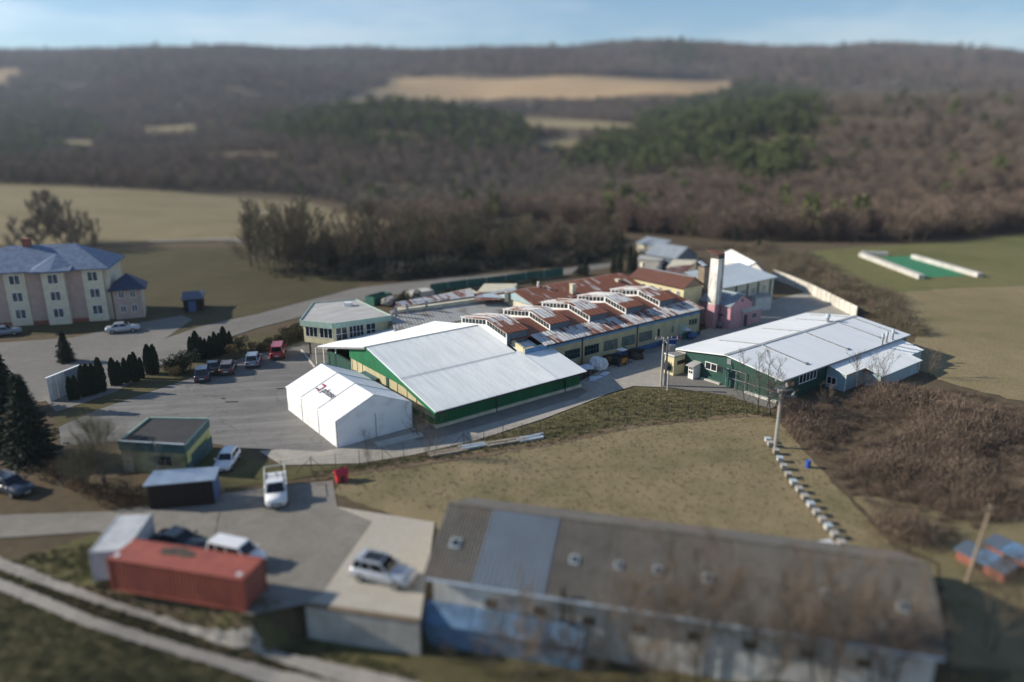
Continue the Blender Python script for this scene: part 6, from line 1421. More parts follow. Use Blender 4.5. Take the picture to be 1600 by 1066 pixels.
m = MB(); m.hexa([(-.6,-.5,.8), (.6,-.5,.8), (.6,.5,.8), (-.6,.5,.8), (-.6,-.02,1.25), (.6,-.02,1.25), (.6,.02,1.25), (-.6,.02,1.25)]); m.build('roof', 'plastic_red', rp)
m = MB(); m.box(-.2, .2, -.42, -.4, .05, .65); m.build('door', 'dark_metal', rp)
bb = thing('blue_barrel', 'bright blue barrel on the grass right of the row of boxes', 'barrel', (*W(1262, 731), .03), 0, local=True); bb.scale = (.75,)*3
m = MB(); m.tube((0,0,0), (0,0,.9), .32, n=12); m.build('drum', 'plastic_blue', bb); m = MB(); m.tube((0,0,.9), (0,0,.95), .34, n=12); m.build('lid', 'plastic_blue', bb)
HB = [(1199,692),(1203,698),(1212,710),(1218,722),(1224,734),(1231,747),(1239,759),(1248,770),(1257,782),(1266,794),(1275,806),(1284,818),(1293,829),(1303,841),(1314,855)]
ordn = 'first second third fourth fifth sixth seventh eighth ninth tenth eleventh twelfth thirteenth fourteenth fifteenth'.split()
for k, q in enumerate(HB):
    a, b = W(*HB[max(k-1, 0)]), W(*HB[min(k+1, len(HB)-1)])
    t = thing('beehive', f'{ordn[k]} pale box from the far end of the meadow row' if k not in (0, len(HB)-1) else ('pale box at the far end of the meadow row by the power pole', 'pale box at the near end of the meadow row by the farm roof')[k > 0], 'box', (*W(*q), .03), math.atan2(b[1]-a[1], b[0]-a[0]), 'boxes in a row across the meadow', local=True); t.scale = (.66,)*3
    m = MB(); m.box(-.42, .42, -.38, .38, .12, .72); m.build('body', ('pale_concrete', 'concrete', 'timber')[k % 3], t)
    m = MB(); m.box(-.48, .48, -.44, .44, .72, .80); m.build('lid', 'concrete' if k % 3 else 'pale_grey_sheet', t)
    for x in (-.35, .35): m = MB(); m.box(x-.05, x+.05, -.36, .36, 0, .12); m.build('foot', 'pallet_dark', t)
    m = MB(); m.box(-.25, .25, -.41, -.38, .16, .22); m.build('entrance', 'dark_metal', t)
t = thing('white_box', 'white cube-shaped box behind the farm roof ridge', 'box', (*W(1292, 870), .03), .3, local=True)
m = MB(); m.box(-.5, .5, -.5, .5, .05, 1.0); m.build('body', 'white_frame', t, bevel=.03); m = MB(); m.box(-.55, .55, -.55, .55, 1.0, 1.08); m.build('lid', 'white_film', t)
for k, (q, l_) in enumerate((((1537, 888), 'low brick-red hut under pale blue sheets behind the leaning pole'), ((1582, 877), 'low brick-red hut under blue sheets nearest the right picture edge'))):
    a = hd(1510, 870, 1560, 895); t = thing('low_hut', l_, 'hut', (*W(*q), .02), a, 'low huts with blue tops', local=True)
    m = MB(); m.box(-1.7, 1.7, -.7, .7, 0, .8); m.build('wall', 'brick_red', t)
    for i in range(3): m = MB(); m.hexa([(-1.9+1.27*i, -.95, .80), (-.66+1.27*i, -.95, .80), (-.66+1.27*i, .85, 1.02), (-1.9+1.27*i, .85, 1.02), (-1.9+1.27*i, -.95, .86), (-.66+1.27*i, -.95, .86), (-.66+1.27*i, .85, 1.08), (-1.9+1.27*i, .85, 1.08)]); m.build('roof_sheet', 'blue_sheet' if i == 1 else 'slate_blue_sheet', t)
    m = MB(); m.box(-.3, .3, -.74, -.7, .05, .7); m.build('door', 'tarred_boards', t)

# ------------------------------------------------------------------ sports court
ct = pr((1385,398),(1425,399),(1532,433),(1452,438),(1345,398))
def rp_(x, y): p = R(x, y); return (p[0], p[1], T1(*p)+.10)
m = MB(); m.add([rp_(1375,402), rp_(1447,434), rp_(1512,432), rp_(1425,401)][::1], [(0,1,2,3)] if True else []); co = m.build('sports_court', 'court_green'); structure(co)
def low_wall(label, A, B, h, thick, mat='pale_concrete'):
    a, b = R(*A), R(*B); za, zb = T1(*a), T1(*b); t = thing('court_wall', label, 'wall', (*((a+b)/2), (za+zb)/2)); d = unit(b-a); n = np.array([d[1], -d[0]])
    k = 6
    for i in range(k):
        p, q = a+(b-a)*i/k+d*.03, a+(b-a)*(i+1)/k-d*.03; z0 = za+(zb-za)*(i+.5)/k
        m = MB(); m.prism([p, q, q+n*thick, p+n*thick], z0-.3, z0+h); m.build('wall_panel', mat, t)
low_wall('pale boarding along the near side of the green sports court', (1350,401), (1445,437), 1.0, 1.4)
low_wall('pale boarding along the far side of the green sports court', (1430,404), (1535,434), 1.0, 1.2)
low_wall('pale boarding across the far end of the green sports court', (1345,398), (1385,399), .9, 1.4)
# ------------------------------------------------------------------ plants: builders
def blade(m, p, d, L, w, rnd):
    d = d.normalized(); s = d.cross(Vector((rnd.uniform(-1,1), rnd.uniform(-1,1), rnd.uniform(-1,1))))
    if s.length < 1e-3: s = d.orthogonal()
    s = s.normalized()*w; m.add([p-s, p+s, p+d*L], [(0,1,2)])
def bare_tree(seed, h, spread=.34, trunk_r=.022, limbs=9, sub=6, tw=6, twiglets=4, base=.18, stems=1, w=.016, up=.55):
    """(wood, twigs): a leafless tree or shrub with forked limbs"""
    r = random.Random(seed); wood = MB(); tg = MB()
    for s_ in range(stems):
        p = Vector((r.uniform(-1,1)*.06*h*(stems > 1), r.uniform(-1,1)*.06*h*(stems > 1), 0)); lean = Vector((r.uniform(-.12,.12), r.uniform(-.12,.12), 1))
        if stems > 1: lean += Vector((p.x, p.y, 0))*3/h*1.2
        pts = [p.copy()]; n = 7
        for i in range(n): p = p + lean.normalized()*h*.92/n + Vector((r.uniform(-.02,.02)*h, r.uniform(-.02,.02)*h, 0)); pts.append(p.copy())
        R0 = trunk_r*h/(stems**.5)
        for i in range(n): wood.tube(pts[i], pts[i+1], R0*(1-i/n*.9), R0*(1-(i+1)/n*.9), 5, i == 0)
        for k in range(max(3, limbs//stems)):
            f = base + (1-base)*(k+r.random()*.7)/max(3, limbs//stems); f = min(f, .97); i = min(int(f*n), n-1); q = pts[i].lerp(pts[i+1], f*n-i)
            a = k*2.4 + r.random(); out = Vector((math.cos(a), math.sin(a), up+r.random()*.6+f*.5)).normalized(); L = h*spread*(1.15-.65*f)*(.8+.4*r.random())
            e = q; dd = out
            for seg in range(3):
                e2 = e + dd*L/3; wood.tube(e, e2, R0*.36*(1-seg*.27), R0*.36*(1-(seg+1)*.27), 4, False)
                for j in range(sub//3 + (1 if r.random() < (sub % 3)/3 else 0)):
                    b = e.lerp(e2, r.random()); d2 = (dd + Vector((r.uniform(-1,1), r.uniform(-1,1), r.uniform(-.35,.9)))*.8).normalized(); L2 = L*(.35+.35*r.random())
                    b2 = b + d2*L2; blade(tg, b, d2, L2, w*h*.10, r); blade(tg, b, d2, L2, w*h*.10, r)
                    for t in range(tw):
                        c = b.lerp(b2, .15+.85*r.random()); d3 = (d2 + Vector((r.uniform(-1,1), r.uniform(-1,1), r.uniform(-.3,1)))*.8).normalized(); L3 = L2*(.3+.35*r.random())
                        blade(tg, c, d3, L3, w*h*.06, r)
                        for u in range(twiglets):
                            g = c + d3*L3*(.2+.8*r.random()); d4 = (d3 + Vector((r.uniform(-1,1), r.uniform(-1,1), r.uniform(-.3,.9)))*.9).normalized(); blade(tg, g, d4, L3*(.35+.4*r.random()), w*h*.045, r)
                e = e2; dd = (dd + Vector((r.uniform(-.35,.35), r.uniform(-.35,.35), r.uniform(-.05,.45)))).normalized()
    return wood, tg
def conifer(seed, h, R0, n_whorl=26, per=11, needle=.09, first=.04):
    r = random.Random(seed); wood = MB(); wood.tube((0,0,-.1), (0,0,h*.97), h*.018, h*.003, 7); fo = MB()
    for k in range(n_whorl):
        f = first + (1-first)*(k/(n_whorl-1))**.95; z = f*h*.985; L = R0*(1-f)**.82*(.82+.3*r.random()) + .04*h*.3
        for i in range(per):
            a = 6.283*(i+r.random()*.8)/per + k*1.3; Lk = L*(.7+.45*r.random()); dz = -.22*Lk + .1*Lk*r.random(); d = Vector((math.cos(a), math.sin(a), dz/max(Lk, .01)))
            ns = max(3, int(Lk/(needle*h*.35)))
            for s in range(ns):
                t = (s+.6)/ns; p = Vector((0,0,z)) + d*(Lk*t); p.z += .12*Lk*t*t
                wd = needle*h*(.62 if t < .8 else .4)*(.8+.4*r.random())
                side = Vector((-math.sin(a), math.cos(a), 0)); n = 3
                for q in range(n):
                    o = side*r.uniform(-1,1)*wd*.6; v = (d + side*r.uniform(-.9,.9) + Vector((0,0,r.uniform(-.5,.15)))).normalized(); blade(fo, p+o, v, wd*(.8+.5*r.random()), wd*.24, r)
    return wood, fo
def column_shrub(seed, h, w, n=1500):
    r = random.Random(seed); fo = MB(); st = MB(); st.tube((0,0,-.1), (0,0,h*.8), .04*h/3, .02, 5)
    for k in range(n):
        z = h*r.random()**.9; t = z/h; rad = w*(.62+.38*math.sin(min(t*2.2, 1.57)))*(1-t**2.4)**.7; a = r.random()*6.283; rr = rad*(.72+.3*r.random()*(1 + .3*math.sin(5*a+seed)))
        p = Vector((rr*math.cos(a), rr*math.sin(a), z)); v = Vector((math.cos(a)*.5, math.sin(a)*.5, 1+r.random()*.5)); blade(fo, p, v + Vector((r.uniform(-.4,.4), r.uniform(-.4,.4), 0)), .20+.14*r.random(), .05+.03*r.random(), r)
    core = MB(); core.ball((0,0,h*.46), w*.62, 10, 7, h*.46/(w*.62), .1, r); fo.add(core.v, core.f)
    return st, fo
def leafy_bush(seed, w, h, n=1400, leaf=.12):
    r = random.Random(seed); fo = MB(); st = MB()
    for k in range(7): a = r.random()*6.28; st.tube((0,0,-.1), (w*.5*math.cos(a), w*.5*math.sin(a), h*.7), .03, .012, 4)
    cl = [(Vector((r.gauss(0,.42)*w, r.gauss(0,.42)*w, h*(.25+.5*r.random()))), (.28+.28*r.random())*min(w, h)) for _ in range(11)]
    for k in range(n):
        c, cr = cl[k % len(cl)]; d = Vector((r.gauss(0,1), r.gauss(0,1), r.gauss(0,1))).normalized(); p = c + d*cr*(.6+.4*r.random()); p.z = max(p.z, .02)
        blade(fo, p, d + Vector((r.uniform(-.6,.6), r.uniform(-.6,.6), r.uniform(-.2,.8))), leaf*(.8+.6*r.random()), leaf*.42, r)
    return st, fo
def grow(name, label, cat, parts, mats, names, loc, rz=0, group=None, sc=1.0):
    t = thing(name, label, cat, loc, rz, group, local=True); t.scale = (sc,)*3
    for mb, mt, nm in zip(parts, mats, names): mb.build(nm, mt, t)
    return t
def G3(x, y, dz=0): p = R(x, y); return (p[0], p[1], T1(*p)+dz)
def hpx(x, y_base, y_top): p = R(x, y_base); O = p; r0 = T1(*p); return onp(x, y_top, O, np.array([1, 0]))[1] - r0

# ------------------------------------------------------------------ single plants near the works
sp1 = conifer(3, 9.0, 2.9, 30, 13, .085)
spr = grow('spruce_tree', 'tall dark spruce at the left edge beside the white boundary wall', 'tree', sp1, ('bark', 'spruce'), ('trunk', 'crown'), G3(52, 722))
copy_tree(spr, loc=G3(8, 640), rz=2.0, label='dark spruce behind the tall one at the far left', scale=.85)
copy_tree(spr, loc=G3(104, 566), rz=1.0, label='small dark conifer before the apartment house', scale=.50)
copy_tree(spr, loc=G3(-18, 705), rz=3.4, label='dark spruce cut by the left picture edge', scale=.9)
TH = [(112.6,626,590),(121,625,588),(134,620,572),(141,618,571),(149,616,570),(160,613,561),(180,603,561),(189,602,565),(198.6,599,561),(208.5,596,556),(214,596,552),(222.5,592,560),(235,585,540),(243.6,584,540),
      (301,566,528),(309,563,519),(317,562,528),(323,561,530),(331,559,526),(338,557,520),(345,556,522),(352,553,512),(361,551,519)]
words_ = ['first','second','third','fourth','fifth','sixth','seventh','eighth','ninth','tenth','eleventh','twelfth','thirteenth','fourteenth']
th0 = None
for k, (x, y, yt) in enumerate(TH):
    h = hpx(x, y, yt); lab = f'{words_[k]} clipped column shrub from the white boundary wall in the yard hedge row' if k < 14 else f'{words_[k-14]} column shrub in the dense clump behind the dark round bush'
    if th0 is None: th0 = grow('column_shrub', lab, 'shrub', column_shrub(1, 4.0, .62), ('bark', 'thuja'), ('stem', 'foliage'), G3(x, y), 0, 'clipped column shrubs along the yard', h/4.0)
    else: copy_tree(th0, loc=G3(x, y), rz=k*1.1, label=lab, scale=(h/4.0*(1.0 if k % 3 else 1.15), h/4.0, h/4.0))
rb = grow('round_bush', 'big dark round evergreen bush at the end of the yard hedge', 'bush', leafy_bush(4, 1.7, 3.0, 2600, .16), ('bark', 'thuja'), ('stem', 'foliage'), G3(287, 580))
copy_tree(rb, loc=G3(268, 583), rz=1.2, label='dark evergreen bush left of the big round one', scale=.8)
copy_tree(rb, loc=G3(330, 560), rz=2.2, label='dark evergreen bush under the column shrub clump', scale=.85)
copy_tree(rb, loc=G3(372, 548), rz=.3, label='dark evergreen bush right of the amber shrub', scale=.75)
ab = grow('amber_shrub', 'amber leafless-looking shrub by the brown car', 'shrub', leafy_bush(6, 1.1, 2.6, 1500, .12), ('bark', 'hedge_amber'), ('stem', 'foliage'), G3(366, 562))
copy_tree(ab, loc=G3(275, 590), rz=2, label='low amber shrub before the big round bush', scale=.7)
copy_tree(ab, loc=G3(392, 548), rz=4, label='amber shrub behind the silver-blue car', scale=.6)
oh = grow('olive_bush', 'olive hedge bush directly left of the glazed office', 'bush', leafy_bush(9, 1.6, 2.0, 2200, .14), ('bark', 'hedge_olive'), ('stem', 'foliage'), G3(466, 530))
for k, (x, y, s, l_) in enumerate(((452,534,.95,'second olive hedge bush from the office'), (438,540,.9,'olive hedge bush behind the red van'), (424,544,.85,'third olive hedge bush left of the red van'), (410,549,.8,'olive hedge bush between red van and silver-blue car'), (462,519,.8,'olive hedge bush at the back road behind the office corner'), (445,524,.7,'low olive bush on the back road edge'))):
    copy_tree(oh, loc=G3(x, y), rz=k*1.3, label=l_, scale=s)
iv = grow('ivy_bush', 'large black-green ivy bush beside the green skip', 'bush', leafy_bush(12, 2.1, 3.0, 3000, .17), ('bark', 'ivy'), ('stem', 'foliage'), G3(632, 479))
for k, (x, y, s, l_) in enumerate(((700,462,.5,'low ivy bush at the left end of the screening fence'), (760,455,.45,'low ivy bush before the screening fence middle'), (800,450,.6,'ivy bush before the right half of the screening fence'), (835,446,.65,'ivy bush behind the rusty range gable'), (905,432,.8,'dark bush behind the rusty range roof'))):
    copy_tree(iv, loc=G3(x, y), rz=k*1.7, label=l_, scale=s)
cf = grow('garden_conifer', 'tallest of the dark conifers behind the rusty range', 'tree', conifer(8, 6.0, 1.15, 22, 10, .10), ('bark', 'spruce'), ('trunk', 'crown'), G3(968, 425))
for k, (x, y, s, l_) in enumerate(((958,427,.8,'dark conifer left of the tallest one behind the rusty range'), (984,423,.98,'dark conifer right of the tallest one behind the rusty range'), (992,424,.8,'rightmost dark conifer beside the cream block chimney'), (915,430,.75,'small dark conifer above the rusty range roof'), (1185,392,.7,'small conifer beyond the white store hall'), (1150,382,.9,'lone dark conifer between barn and store hall'))):
    copy_tree(cf, loc=G3(x, y), rz=k, label=l_, scale=s)
yt = grow('bare_tree', 'spreading yellowish bare tree left of the gatehouse', 'tree', bare_tree(21, 6.2, .48, .020, 24, 11, 8, 6, .12, 3, .018), ('bark', 'twig_olive'), ('trunk', 'crown'), G3(168, 762))
copy_tree(yt, loc=G3(135, 770), rz=2.2, label='smaller bare tree at the far left of the gatehouse thicket', scale=.7)
bi = grow('birch_tree', 'slender pale birch in front of the gatehouse', 'tree', bare_tree(22, 5.6, .24, .014, 10, 6, 6, 4, .25), ('birch_bark', 'twig_grey'), ('trunk', 'crown'), G3(253, 762))
for k, (x, y, yt_, l_) in enumerate(((1167,652,548,'tall thin bare tree before the green gable, leftmost of four'), (1183,648,540,'second tall thin bare tree before the green gable'), (1192,652,555,'third thin bare tree before the green gable'), (1204,650,548,'thin bare tree nearest the terminal pole'))):
    hgt = hpx(x, y, yt_)/5.6
    if k == 0: bt_ = grow('bare_tree', l_, 'tree', bare_tree(24, 5.6, .22, .011, 13, 7, 7, 4, .2, 1, .013), ('bark', 'twig_grey'), ('trunk', 'crown'), G3(x, y), 0, None, hgt)
    else: copy_tree(bt_, loc=G3(x, y), rz=k*2., label=l_, scale=hgt)
bs_ = grow('bare_shrub', 'many-stemmed bare shrub on the bank by the fence', 'shrub', bare_tree(23, 5.0, .34, .016, 18, 7, 6, 4, .15, 5), ('bark', 'twig_brown'), ('stem', 'crown'), G3(672, 718))
for k, (x, y, yt_, l_) in enumerate(((574,698,668,'small dark bare shrub against the tent end'), (578,726,690,'small bare shrub at the fence below the tent'), (650,682,630,'bare shrub at the tent corner by the green gable'), (1340,616,548,'bare shrub before the lower step of the blue extension'), (1376,612,545,'bare shrub at the inner corner of the blue extension'),
        (1290,640,600,'low bare shrub below the blue extension window'), (1452,590,540,'bare shrub at the right end of the blue extension'), (100,760,715,'bare shrub at the left of the gatehouse thicket'), (205,775,735,'bare shrub between yellowish tree and timber shed'), (1216,640,585,'bare shrub behind the terminal pole'))):
    copy_tree(bs_, loc=G3(x, y), rz=k*1.7, label=l_, scale=hpx(x, y, yt_)/5.0)
db = grow('bramble', 'rust-brown bramble between gatehouse and grey container', 'bush', leafy_bush(31, 1.5, 1.3, 1500, .11), ('bark', 'dead_leaf'), ('stem', 'foliage'), G3(178, 785))
for k, (x, y, s, l_) in enumerate(((205,786,.9,'rust-brown bramble nearest the tarred shed'), (150,775,.9,'rust-brown bramble under the yellowish tree'), (125,762,1.0,'brown bramble left of the yellowish tree'), (85,745,1.0,'brown bramble under the tall spruce'), (228,790,.6,'small brown bramble at the tarred shed corner'), (250,925,.7,'brown bramble against the red container side'))):
    copy_tree(db, loc=G3(x, y), rz=k*2.1, label=l_, scale=s)
# trees between the lower track and the farm building, near the camera
ft_ = grow('bare_tree', 'leafless tree in front of the blue lean-to', 'tree', bare_tree(41, 7.6, .34, .014, 16, 9, 8, 5, .2, 3, .020), ('bark', 'twig_brown'), ('trunk', 'crown'), G3(800, 1090))
for k, (x, y, s, l_) in enumerate(((870,1085,.85,'leafless tree at the right end of the blue lean-to'), (1005,1120,1.25,'leafless tree before the third farm wall window'), (1085,1110,1.45,'tall pale bare tree over the middle of the farm roof'), (1180,1120,1.3,'leafless tree right of the tall pale one'), (1280,1125,1.4,'bare tree before the right half of the farm building'), (1385,1120,1.2,'bare tree before the right end of the farm building'), (1545,1010,.9,'bare tree right of the farm building end'))):
    copy_tree(ft_, loc=G3(x, y), rz=k*1.9, label=l_, scale=s)
lb = grow('grey_thicket_bush', 'dark twiggy bush before the blue lean-to', 'bush', bare_tree(43, 2.6, .55, .02, 20, 8, 7, 4, .05, 6), ('bark', 'twig_grey'), ('stem', 'crown'), G3(760, 1055))
for k, (x, y, s, l_) in enumerate(((700,1035,.6,'low twiggy bush at the left end of the blue lean-to'), (835,1055,1.0,'dark twiggy bush under the right half of the lean-to'), (930,1070,1.1,'twiggy bush right of the lean-to'), (1000,1090,1.0,'twiggy bush under the bare trees by the farm wall'),  (320,945,.7,'twiggy bush before the middle of the red container'), (215,925,.5,'twiggy bush at the left end of the red container'))):
    copy_tree(lb, loc=G3(x, y), rz=k*1.3, label=l_, scale=s)
# old tree clump on the hill pasture, belt along the back road
bg = grow('bare_tree', 'tallest of the big bare trees on the hill pasture edge', 'tree', bare_tree(51, 15, .30, .018, 18, 10, 8, 4, .08, 3, .042), ('bark', 'twig_grey'), ('trunk', 'crown'), G3(92, 382))
for k, (x, y, s, l_) in enumerate(((70,384,.85,'big bare tree left of the tallest on the hill pasture'), (116,386,.85,'big bare tree right of the tallest on the hill pasture'), (150,390,.55,'smaller bare tree at the right of the pasture clump'), (22,392,.6,'bare tree behind the apartment house roof left end'), (132,380,.6,'thin bare tree behind the pasture clump'),(84,377,.95,'big bare tree behind the tallest on the pasture'),(104,392,.7,'bare tree in front of the tallest pasture tree'),(62,392,.6,'low bare tree at the left foot of the pasture clump'),(122,394,.6,'low bare tree at the right foot of the pasture clump'),(40,388,.5,'small bare tree between house roof and pasture clump'))):
    copy_tree(bg, loc=G3(x, y), rz=k*1.1, label=l_, scale=(s*.8, s*.8, s))
bl = [grow('bare_tree', 'leafless tree in the dark belt along the back road', 'tree', bare_tree(60+k, 13, .30, .015, 14, 9, 7, 3, .12, 1+k, .040), ('bark', ('twig_olive', 'twig_brown')[k]), ('trunk', 'crown'), G3(430+40*k, 424), 0, 'trees of the belt along the back road') for k in (0, 1)]
rr = random.Random(77)
for k in range(110):
    t = k/109; x = 398 + 570*t + rr.uniform(-12, 12); y = 446 - 36*t - rr.uniform(0, 40)*(1-t*.6) - 10
    copy_tree(bl[k % 2], loc=G3(x, y), rz=rr.random()*6, scale=(.50+.55*rr.random())*(1.10-.35*t))

# ------------------------------------------------------------------ woods, scrub and grass that nobody could count
def sources(*mbs):
    c = bpy.data.collections.new('plant_forms'); out = []
    for mb, mt in mbs:
        me = mb.mesh('plant_form'); me.materials.append(MATS[mt]); o = bpy.data.objects.new('plant_form', me); c.objects.link(o)
    return c
def scatter(name, label, cat, P, sc, rz, coll):
    me = bpy.data.meshes.new(name); me.from_pydata(P.tolist(), [], []); me.update()
    a = me.attributes.new('sc', 'FLOAT', 'POINT'); a.data.foreach_set('value', np.asarray(sc, np.float32))
    a = me.attributes.new('rz', 'FLOAT', 'POINT'); a.data.foreach_set('value', np.asarray(rz, np.float32))
    o = link(name, me); tag(o, label, cat, None, 'stuff')
    ng = bpy.data.node_groups.new(name, 'GeometryNodeTree'); ng.interface.new_socket('Geometry', in_out='INPUT', socket_type='NodeSocketGeometry'); ng.interface.new_socket('Geometry', in_out='OUTPUT', socket_type='NodeSocketGeometry')
    gi_ = ng.nodes.new('NodeGroupInput'); go = ng.nodes.new('NodeGroupOutput'); ip = ng.nodes.new('GeometryNodeInstanceOnPoints'); ci = ng.nodes.new('GeometryNodeCollectionInfo')
    ci.inputs['Collection'].default_value = coll; ci.inputs['Separate Children'].default_value = True; ci.inputs['Reset Children'].default_value = True
    def attr(n): q = ng.nodes.new('GeometryNodeInputNamedAttribute'); q.data_type = 'FLOAT'; q.inputs['Name'].default_value = n; return q.outputs[0]
    cx_ = ng.nodes.new('ShaderNodeCombineXYZ'); ng.links.new(attr('rz'), cx_.inputs[2]); ri = ng.nodes.new('FunctionNodeRandomValue'); ri.data_type = 'INT'; ri.inputs[4].default_value = 0; ri.inputs[5].default_value = 99
    L = ng.links.new; L(gi_.outputs[0], ip.inputs['Points']); L(ci.outputs[0], ip.inputs['Instance']); ip.inputs['Pick Instance'].default_value = True
    L(cx_.outputs[0], ip.inputs['Rotation']); L(attr('sc'), ip.inputs['Scale']); L(ri.outputs[2], ip.inputs['Instance Index']); L(ip.outputs[0], go.inputs[0])
    md = o.modifiers.new('spread', 'NODES'); md.node_group = ng; return o
def wood_tree(seed, kind):
    r = random.Random(seed); m = MB(); m.tube((0,0,-.05), (0,0,.55), .018, .008, 4, False)
    if kind == 'bare':
        for k in range(26):
            a = r.random()*6.28; z = .2+.35*r.random(); d = Vector((math.cos(a), math.sin(a), .7+r.random())).normalized(); blade(m, Vector((0,0,z)), d, .3+.2*r.random(), .008, r)
        for k in range(330):
            d = Vector((r.gauss(0,1), r.gauss(0,1), r.gauss(0,1))).normalized(); q = .35+.65*r.random()**.6; p = Vector((d.x*.30*q, d.y*.30*q, .58+d.z*.36*q)); blade(m, p, d + Vector((r.uniform(-.6,.6), r.uniform(-.6,.6), r.uniform(0,.9))), .07+.09*r.random(), .006+.005*r.random(), r)
    elif kind == 'pine':
        for k in range(260):
            a = r.random()*6.28; z = .32+.68*r.random(); rad = .21*(1.05-z)**.6*(.5+.6*r.random())+.02; p = Vector((rad*math.cos(a), rad*math.sin(a), z)); blade(m, p, Vector((math.cos(a), math.sin(a), r.uniform(-.3,.9))), .09+.07*r.random(), .028, r)
    else:
        for k in range(420):
            a = r.random()*6.28; q = r.random(); d = Vector((math.cos(a)*r.random(), math.sin(a)*r.random(), .2+r.random())).normalized(); p = Vector((r.gauss(0,.30), r.gauss(0,.30), .02+.62*q*q)); blade(m, p, d + Vector((r.uniform(-.7,.7), r.uniform(-.7,.7), 0)), .14+.26*r.random()*(1-q*.4), .005+.004*r.random(), r)
    return m
bare_f = [wood_tree(100+k, 'bare') for k in range(5)]; pine_f = [wood_tree(200+k, 'pine') for k in range(3)]; scrub_f = [wood_tree(300+k, 'scrub') for k in range(4)]
clear = [[(478,174),(600,166),(800,164),(960,163),(1080,160),(1146,152),(1142,125),(1000,122),(850,120),(700,120),(608,122),(603,136),(556,150)],
  [(-60,140),(-60,110),(26,106),(42,122),(0,141)], [(800,182),(880,188),(1000,196),(990,216),(900,216),(825,212)], [(830,218),(910,216),(905,248),(845,250)], [(215,200),(300,196),(330,214),(230,222)], [(60,214),(150,222),(148,240),(70,236)],
  [(-400,384),(-400,290),(0,287),(240,297),(480,315),(620,350),(600,372),(480,398),(430,392),(380,378),(250,378),(100,384)],
  [(1195,408),(1320,386),(1600,364),(1900,364),(1900,440),(1500,450),(1330,462),(1270,450)]]
def sample(n, Y0, Y1, umax=.80, umin=-.80):
    Y = np.sqrt(RNG.random(n)*(Y1**2-Y0**2)+Y0**2); X = (umin+(umax-umin)*RNG.random(n))*Y; Z = T(X, Y); P = np.c_[X, Y, Z]; x, y = project(P); return P, x, y
def keep_clear(P, x, y):
    k = np.ones(len(P), bool)
    for c in clear: k &= ~in_poly(x, y, c)
    return k
pine_zone = [(875,262),(985,208),(1100,158),(1140,148),(1268,156),(1278,230),(1215,300),(1110,275),(1000,280)]
pine_zone2 = [(375,205),(520,180),(640,172),(830,200),(840,245),(640,235),(470,232)]
pine_zone3 = [(-80,165),(60,160),(150,200),(130,240),(0,250),(-80,250)]
far_pine = [(1030,80),(1080,78),(1085,100),(1040,100)]
B = []; 
for (n, Y0, Y1, s0) in ((19000, 400, 820, 8.5), (25000, 800, 1500, 12), (30000, 1450, 2500, 18)):
    P, x, y = sample(n, Y0, Y1); k = keep_clear(P, x, y); B.append((P[k], x[k], y[k], np.full(k.sum(), s0)))
P, x, y = sample(6500, 215, 430, .80, .02); k = in_poly(x, y, [(850,340),(1000,300),(1000,240),(1900,240),(1900,366),(1600,368),(1250,389),(1000,376),(900,368)]) & keep_clear(P, x, y); B.append((P[k], x[k], y[k], np.full(k.sum(), 8.0)))
P, x, y = sample(3200, 225, 430, .20, -.40); k = in_poly(x, y, [(480,320),(700,320),(900,320),(1000,330),(1000,385),(930,392),(640,398),(600,372),(622,352)]); B.append((P[k], x[k], y[k], np.full(k.sum(), 7.5)))
GAP = lambda P: (np.sin(P[:,0]/37+1.9*np.sin(P[:,1]/53))+np.sin(P[:,1]/41-P[:,0]/97)+np.sin((P[:,0]+P[:,1])/23)) > -1.45
B = [tuple(q[GAP(b[0])] for q in b) for b in B]
P = np.concatenate([b[0] for b in B]); x = np.concatenate([b[1] for b in B]); y = np.concatenate([b[2] for b in B]); s0 = np.concatenate([b[3] for b in B])
pn = RNG.random(len(P)); xo, yo = x, y; x = x + RNG.normal(0, 16, len(x)); y = y + RNG.normal(0, 7, len(y)); isp = (in_poly(x, y, pine_zone) & (pn < .85)) | (in_poly(x, y, pine_zone2) & (pn < .42)) | (in_poly(x, y, pine_zone3) & (pn < .5)) | (in_poly(x, y, far_pine) & (pn < .6)) | (pn < .012)
sc = s0*(.62+.75*RNG.random(len(P))**1.4); rz = RNG.random(len(P))*6.28
patch = np.sin(P[:, 0]/70+1.3*np.sin(P[:, 1]/110)) + np.sin(P[:, 1]/90-P[:, 0]/160)+.8*RNG.normal(size=len(P))
grp = np.where(isp, 9, np.where(patch > .7, 2, np.where(patch < -.6, 1, 0)))
for g, nm, lab, fm, mt in ((0, 'deciduous_wood', 'brown leafless woods over the hills behind the valley', bare_f, 'twig_brown'), (1, 'deciduous_wood', 'greyer leafless patches of wood over the hills', bare_f, 'twig_grey'), (2, 'deciduous_wood', 'reddish leafless patches of wood over the hills', bare_f, 'twig_red'), (9, 'pine_wood', 'green pines among the leafless woods on the hillsides', pine_f, 'pine')):
    k = grp == g; scatter(nm, lab, 'woodland', P[k], sc[k]*(1.0 if g != 9 else 1.3), rz[k], sources(*[(f, mt) for f in fm]))
